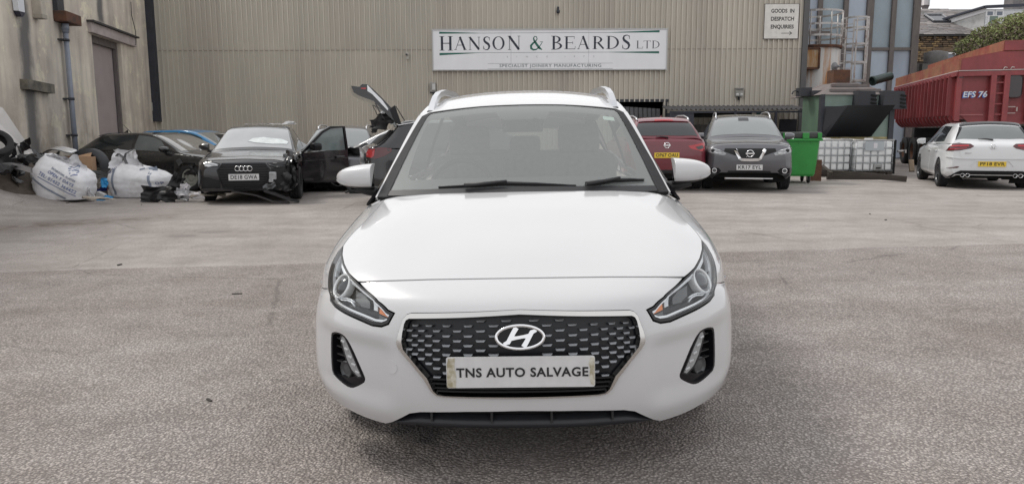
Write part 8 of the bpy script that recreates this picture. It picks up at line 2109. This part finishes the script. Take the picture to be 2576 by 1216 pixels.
for k, (px, py, Y, sx_, sz_, _) in enumerate(heap):
    Y = Y + .75 if Y < 14 else Y
    lump('car_trim', descr[k], 'car part', px, py, Y, (sx_, sz_), [black_plastic, black_paint, mat('grey_scrap', (.06, .06, .062)), black_dusty][k % 4], 60 + k, (R(r.uniform(-70, 10)), R(r.uniform(-25, 25)), R(r.uniform(-30, 30))), .10, group='black car parts heaped by the wall')
for k in range(1):
    p = at(-16, 362, 13.5); tt = thing('car_tyre', ['worn black tyre at the top of the scrap heap', 'black tyre lying under the top tyre on the heap', 'black tyre lowest in the scrap heap'][k], 'tyre', p); tt.rotation_euler = (R(48), R(12), R(35)); link_mesh('tyre', tyre_mesh(.30, .2, .19), tt, None, (0, R(90), 0))
t = thing('door_skin', 'white bent door skin lying on the heap above the slumped bag', 'car part', at(128, 387, 15.6)); rows = []
for j in range(8):
    rows.append([((i / 11 - .5) * .75, .3 * (j / 7), .10 * math.sin(i / 11 * 3.0) + .05 * j / 7 - .25 * max(0, .45 - i / 11) + .015 * noise.noise(Vector((i * .5, j * .5, 1)))) for i in range(12)])
b = MB(); b.grid(rows); b.grid([[(x, y, z - .02) for x, y, z in q] for q in rows]); b.build('skin', white_paint, t)
t = thing('door_skin', 'pale silver trim strip sticking out of the black scrap heap', 'car part', at(26, 417, 13.2)); rows = [[((i / 11 - .5) * .7, .02 * j, .06 * math.sin(i / 3) - .1 * j) for i in range(12)] for j in range(2)]
b = MB(); b.grid(rows); b.grid([[(x, y + .03, z) for x, y, z in q] for q in rows]); b.build('skin', silver_paint, t)
rows = []
for j in range(17):
    v = j / 16; rows.append([])
    for i in range(17):
        u = i / 16; x, y = -11.0 + u * 2.6, 13.0 + v * 2.3
        hgt = .62 * max(0, 1 - ((x + 9.75) / 1.1) ** 2) ** .8 * max(0, 1 - ((y - 14.15) / 1.0) ** 2) ** .8 if abs(x + 9.75) < 1.1 and abs(y - 14.15) < 1.0 else 0
        rows[-1].append((x, y, gz(x, y) - .05 + max(0, hgt) * (1 + .35 * noise.noise(Vector((x * 3, y * 3, 2))))))
b = MB(); b.grid(rows); o = b.build('rubble_mound', soil); tag(o, kind='structure')
# white board leaning on the wall
t = thing('white_board', 'dirty white board leaning against the stained wall at far left', 'board', (0, 0, 0))
P = [at(-30, 255, 14.0), at(8, 272, 14.2), at(84, 384, 14.7), at(30, 400, 13.9), at(-40, 400, 13.7)]
b = MB(); n_ = Vector((.9, -.3, .2)) * -.03; b.add(P + [q + n_ for q in P], [(0, 1, 2, 3, 4), (9, 8, 7, 6, 5)] + [(i, (i + 1) % 5, (i + 1) % 5 + 5, i + 5) for i in range(5)]); b.build('board', mat('board_white', (.60, .58, .56), rough=.5, var=.08, vscale=2, col2=(.45, .43, .40), c2scale=2, c2pos=(.55, .8)), t)
# ---------------------------------------------------------------- weeds at the wall foot
rows = []
for i in range(24):
    y = 14.2 + i * .24; rows.append([(wall_x(y) + d, y, gz(wall_x(y) + d, y) + hgt * (1 + .5 * noise.noise(Vector((y * 2, d * 3, 0)))) + .0) for d, hgt in ((-.1, .34), (.25, .30), (.5, .20), (.75, .08), (1.0, .01), (1.2, -.05))])
b = MB(); b.grid(rows); o = b.build('earth_bank', soil); tag(o, kind='structure')
def weed(label, y, d, h, n, seed, dry=.3):
    r = random.Random(seed); x = wall_x(y) + d; t = thing('weed', label, 'weed', (x, y, gz(x, y) + .25 * (1 - d))); cols = [leaf_fresh, leaf_mid, leaf_dry]
    b = MB()
    for k in range(n):
        a = r.random() * 6.28; L_ = h * r.uniform(.5, 1.1); c = Vector((math.cos(a), math.sin(a), 0)) * L_ * r.uniform(.1, .5)
        b.path([Vector((0, 0, 0)), c * .4 + Vector((0, 0, L_ * .6)), c + Vector((0, 0, L_))], [.008, .006, .002], 3)
    b.build('stem', leaf_dry if dry > .5 else leaf_mid, t)
    leaf_cloud('leaves', t, [((0, 0, h * .4), (h * .4, h * .4, h * .4), 1)], n * 14, .03, [(leaf_fresh, 5 - 4 * dry), (leaf_mid, 3), (leaf_dry, 1 + 4 * dry)], seed)
weed('tall dry weed at the foot of the stained wall', 14.9, .2, .65, 14, 1, .8)
weed('low green weed clump beside the tall dry weed', 15.4, .35, .35, 22, 2, .1)
weed('small green weed growing out of the wall near the downpipe', 16.4, .1, .30, 16, 3, .1)
weed('low straggly weed beside the white board', 14.4, .4, .4, 14, 4, .5)
# ---------------------------------------------------------------- bits lying on the yard
bits = mat('debris_dark', (.05, .045, .04), rough=.9)
for k, (px, py, sx_, lb) in enumerate(((596, 732, .10, 'thin dark twig on the chippings left of the white estate'), (170, 513, .07, 'dark scrap on the pale ground in front of the slumped bag'), (356, 493 + 22, .05, 'little dark stone in front of the upright bag'), (2228, 558, .05, 'dark speck on the pale ground on the right'), (300, 654, .07, 'dark scrap on the edge of the chippings'), (526, 1000, .06, 'short dark twig low on the left chippings'), (1090, 511, .05, 'dark pebble near the broken trim'), (2188, 540, .06, 'small dark bit in front of the white hatchback'))):
    p = ground_at(px, py, 0); z = gz(p.x, p.y); t = thing('debris', lb, 'debris', (p.x, p.y, z + .008), k * 1.1); b = MB(); b.bbox((0, 0, .0), (sx_ * .8, sx_ * .2, .012), .004); b.build('piece', bits, t)
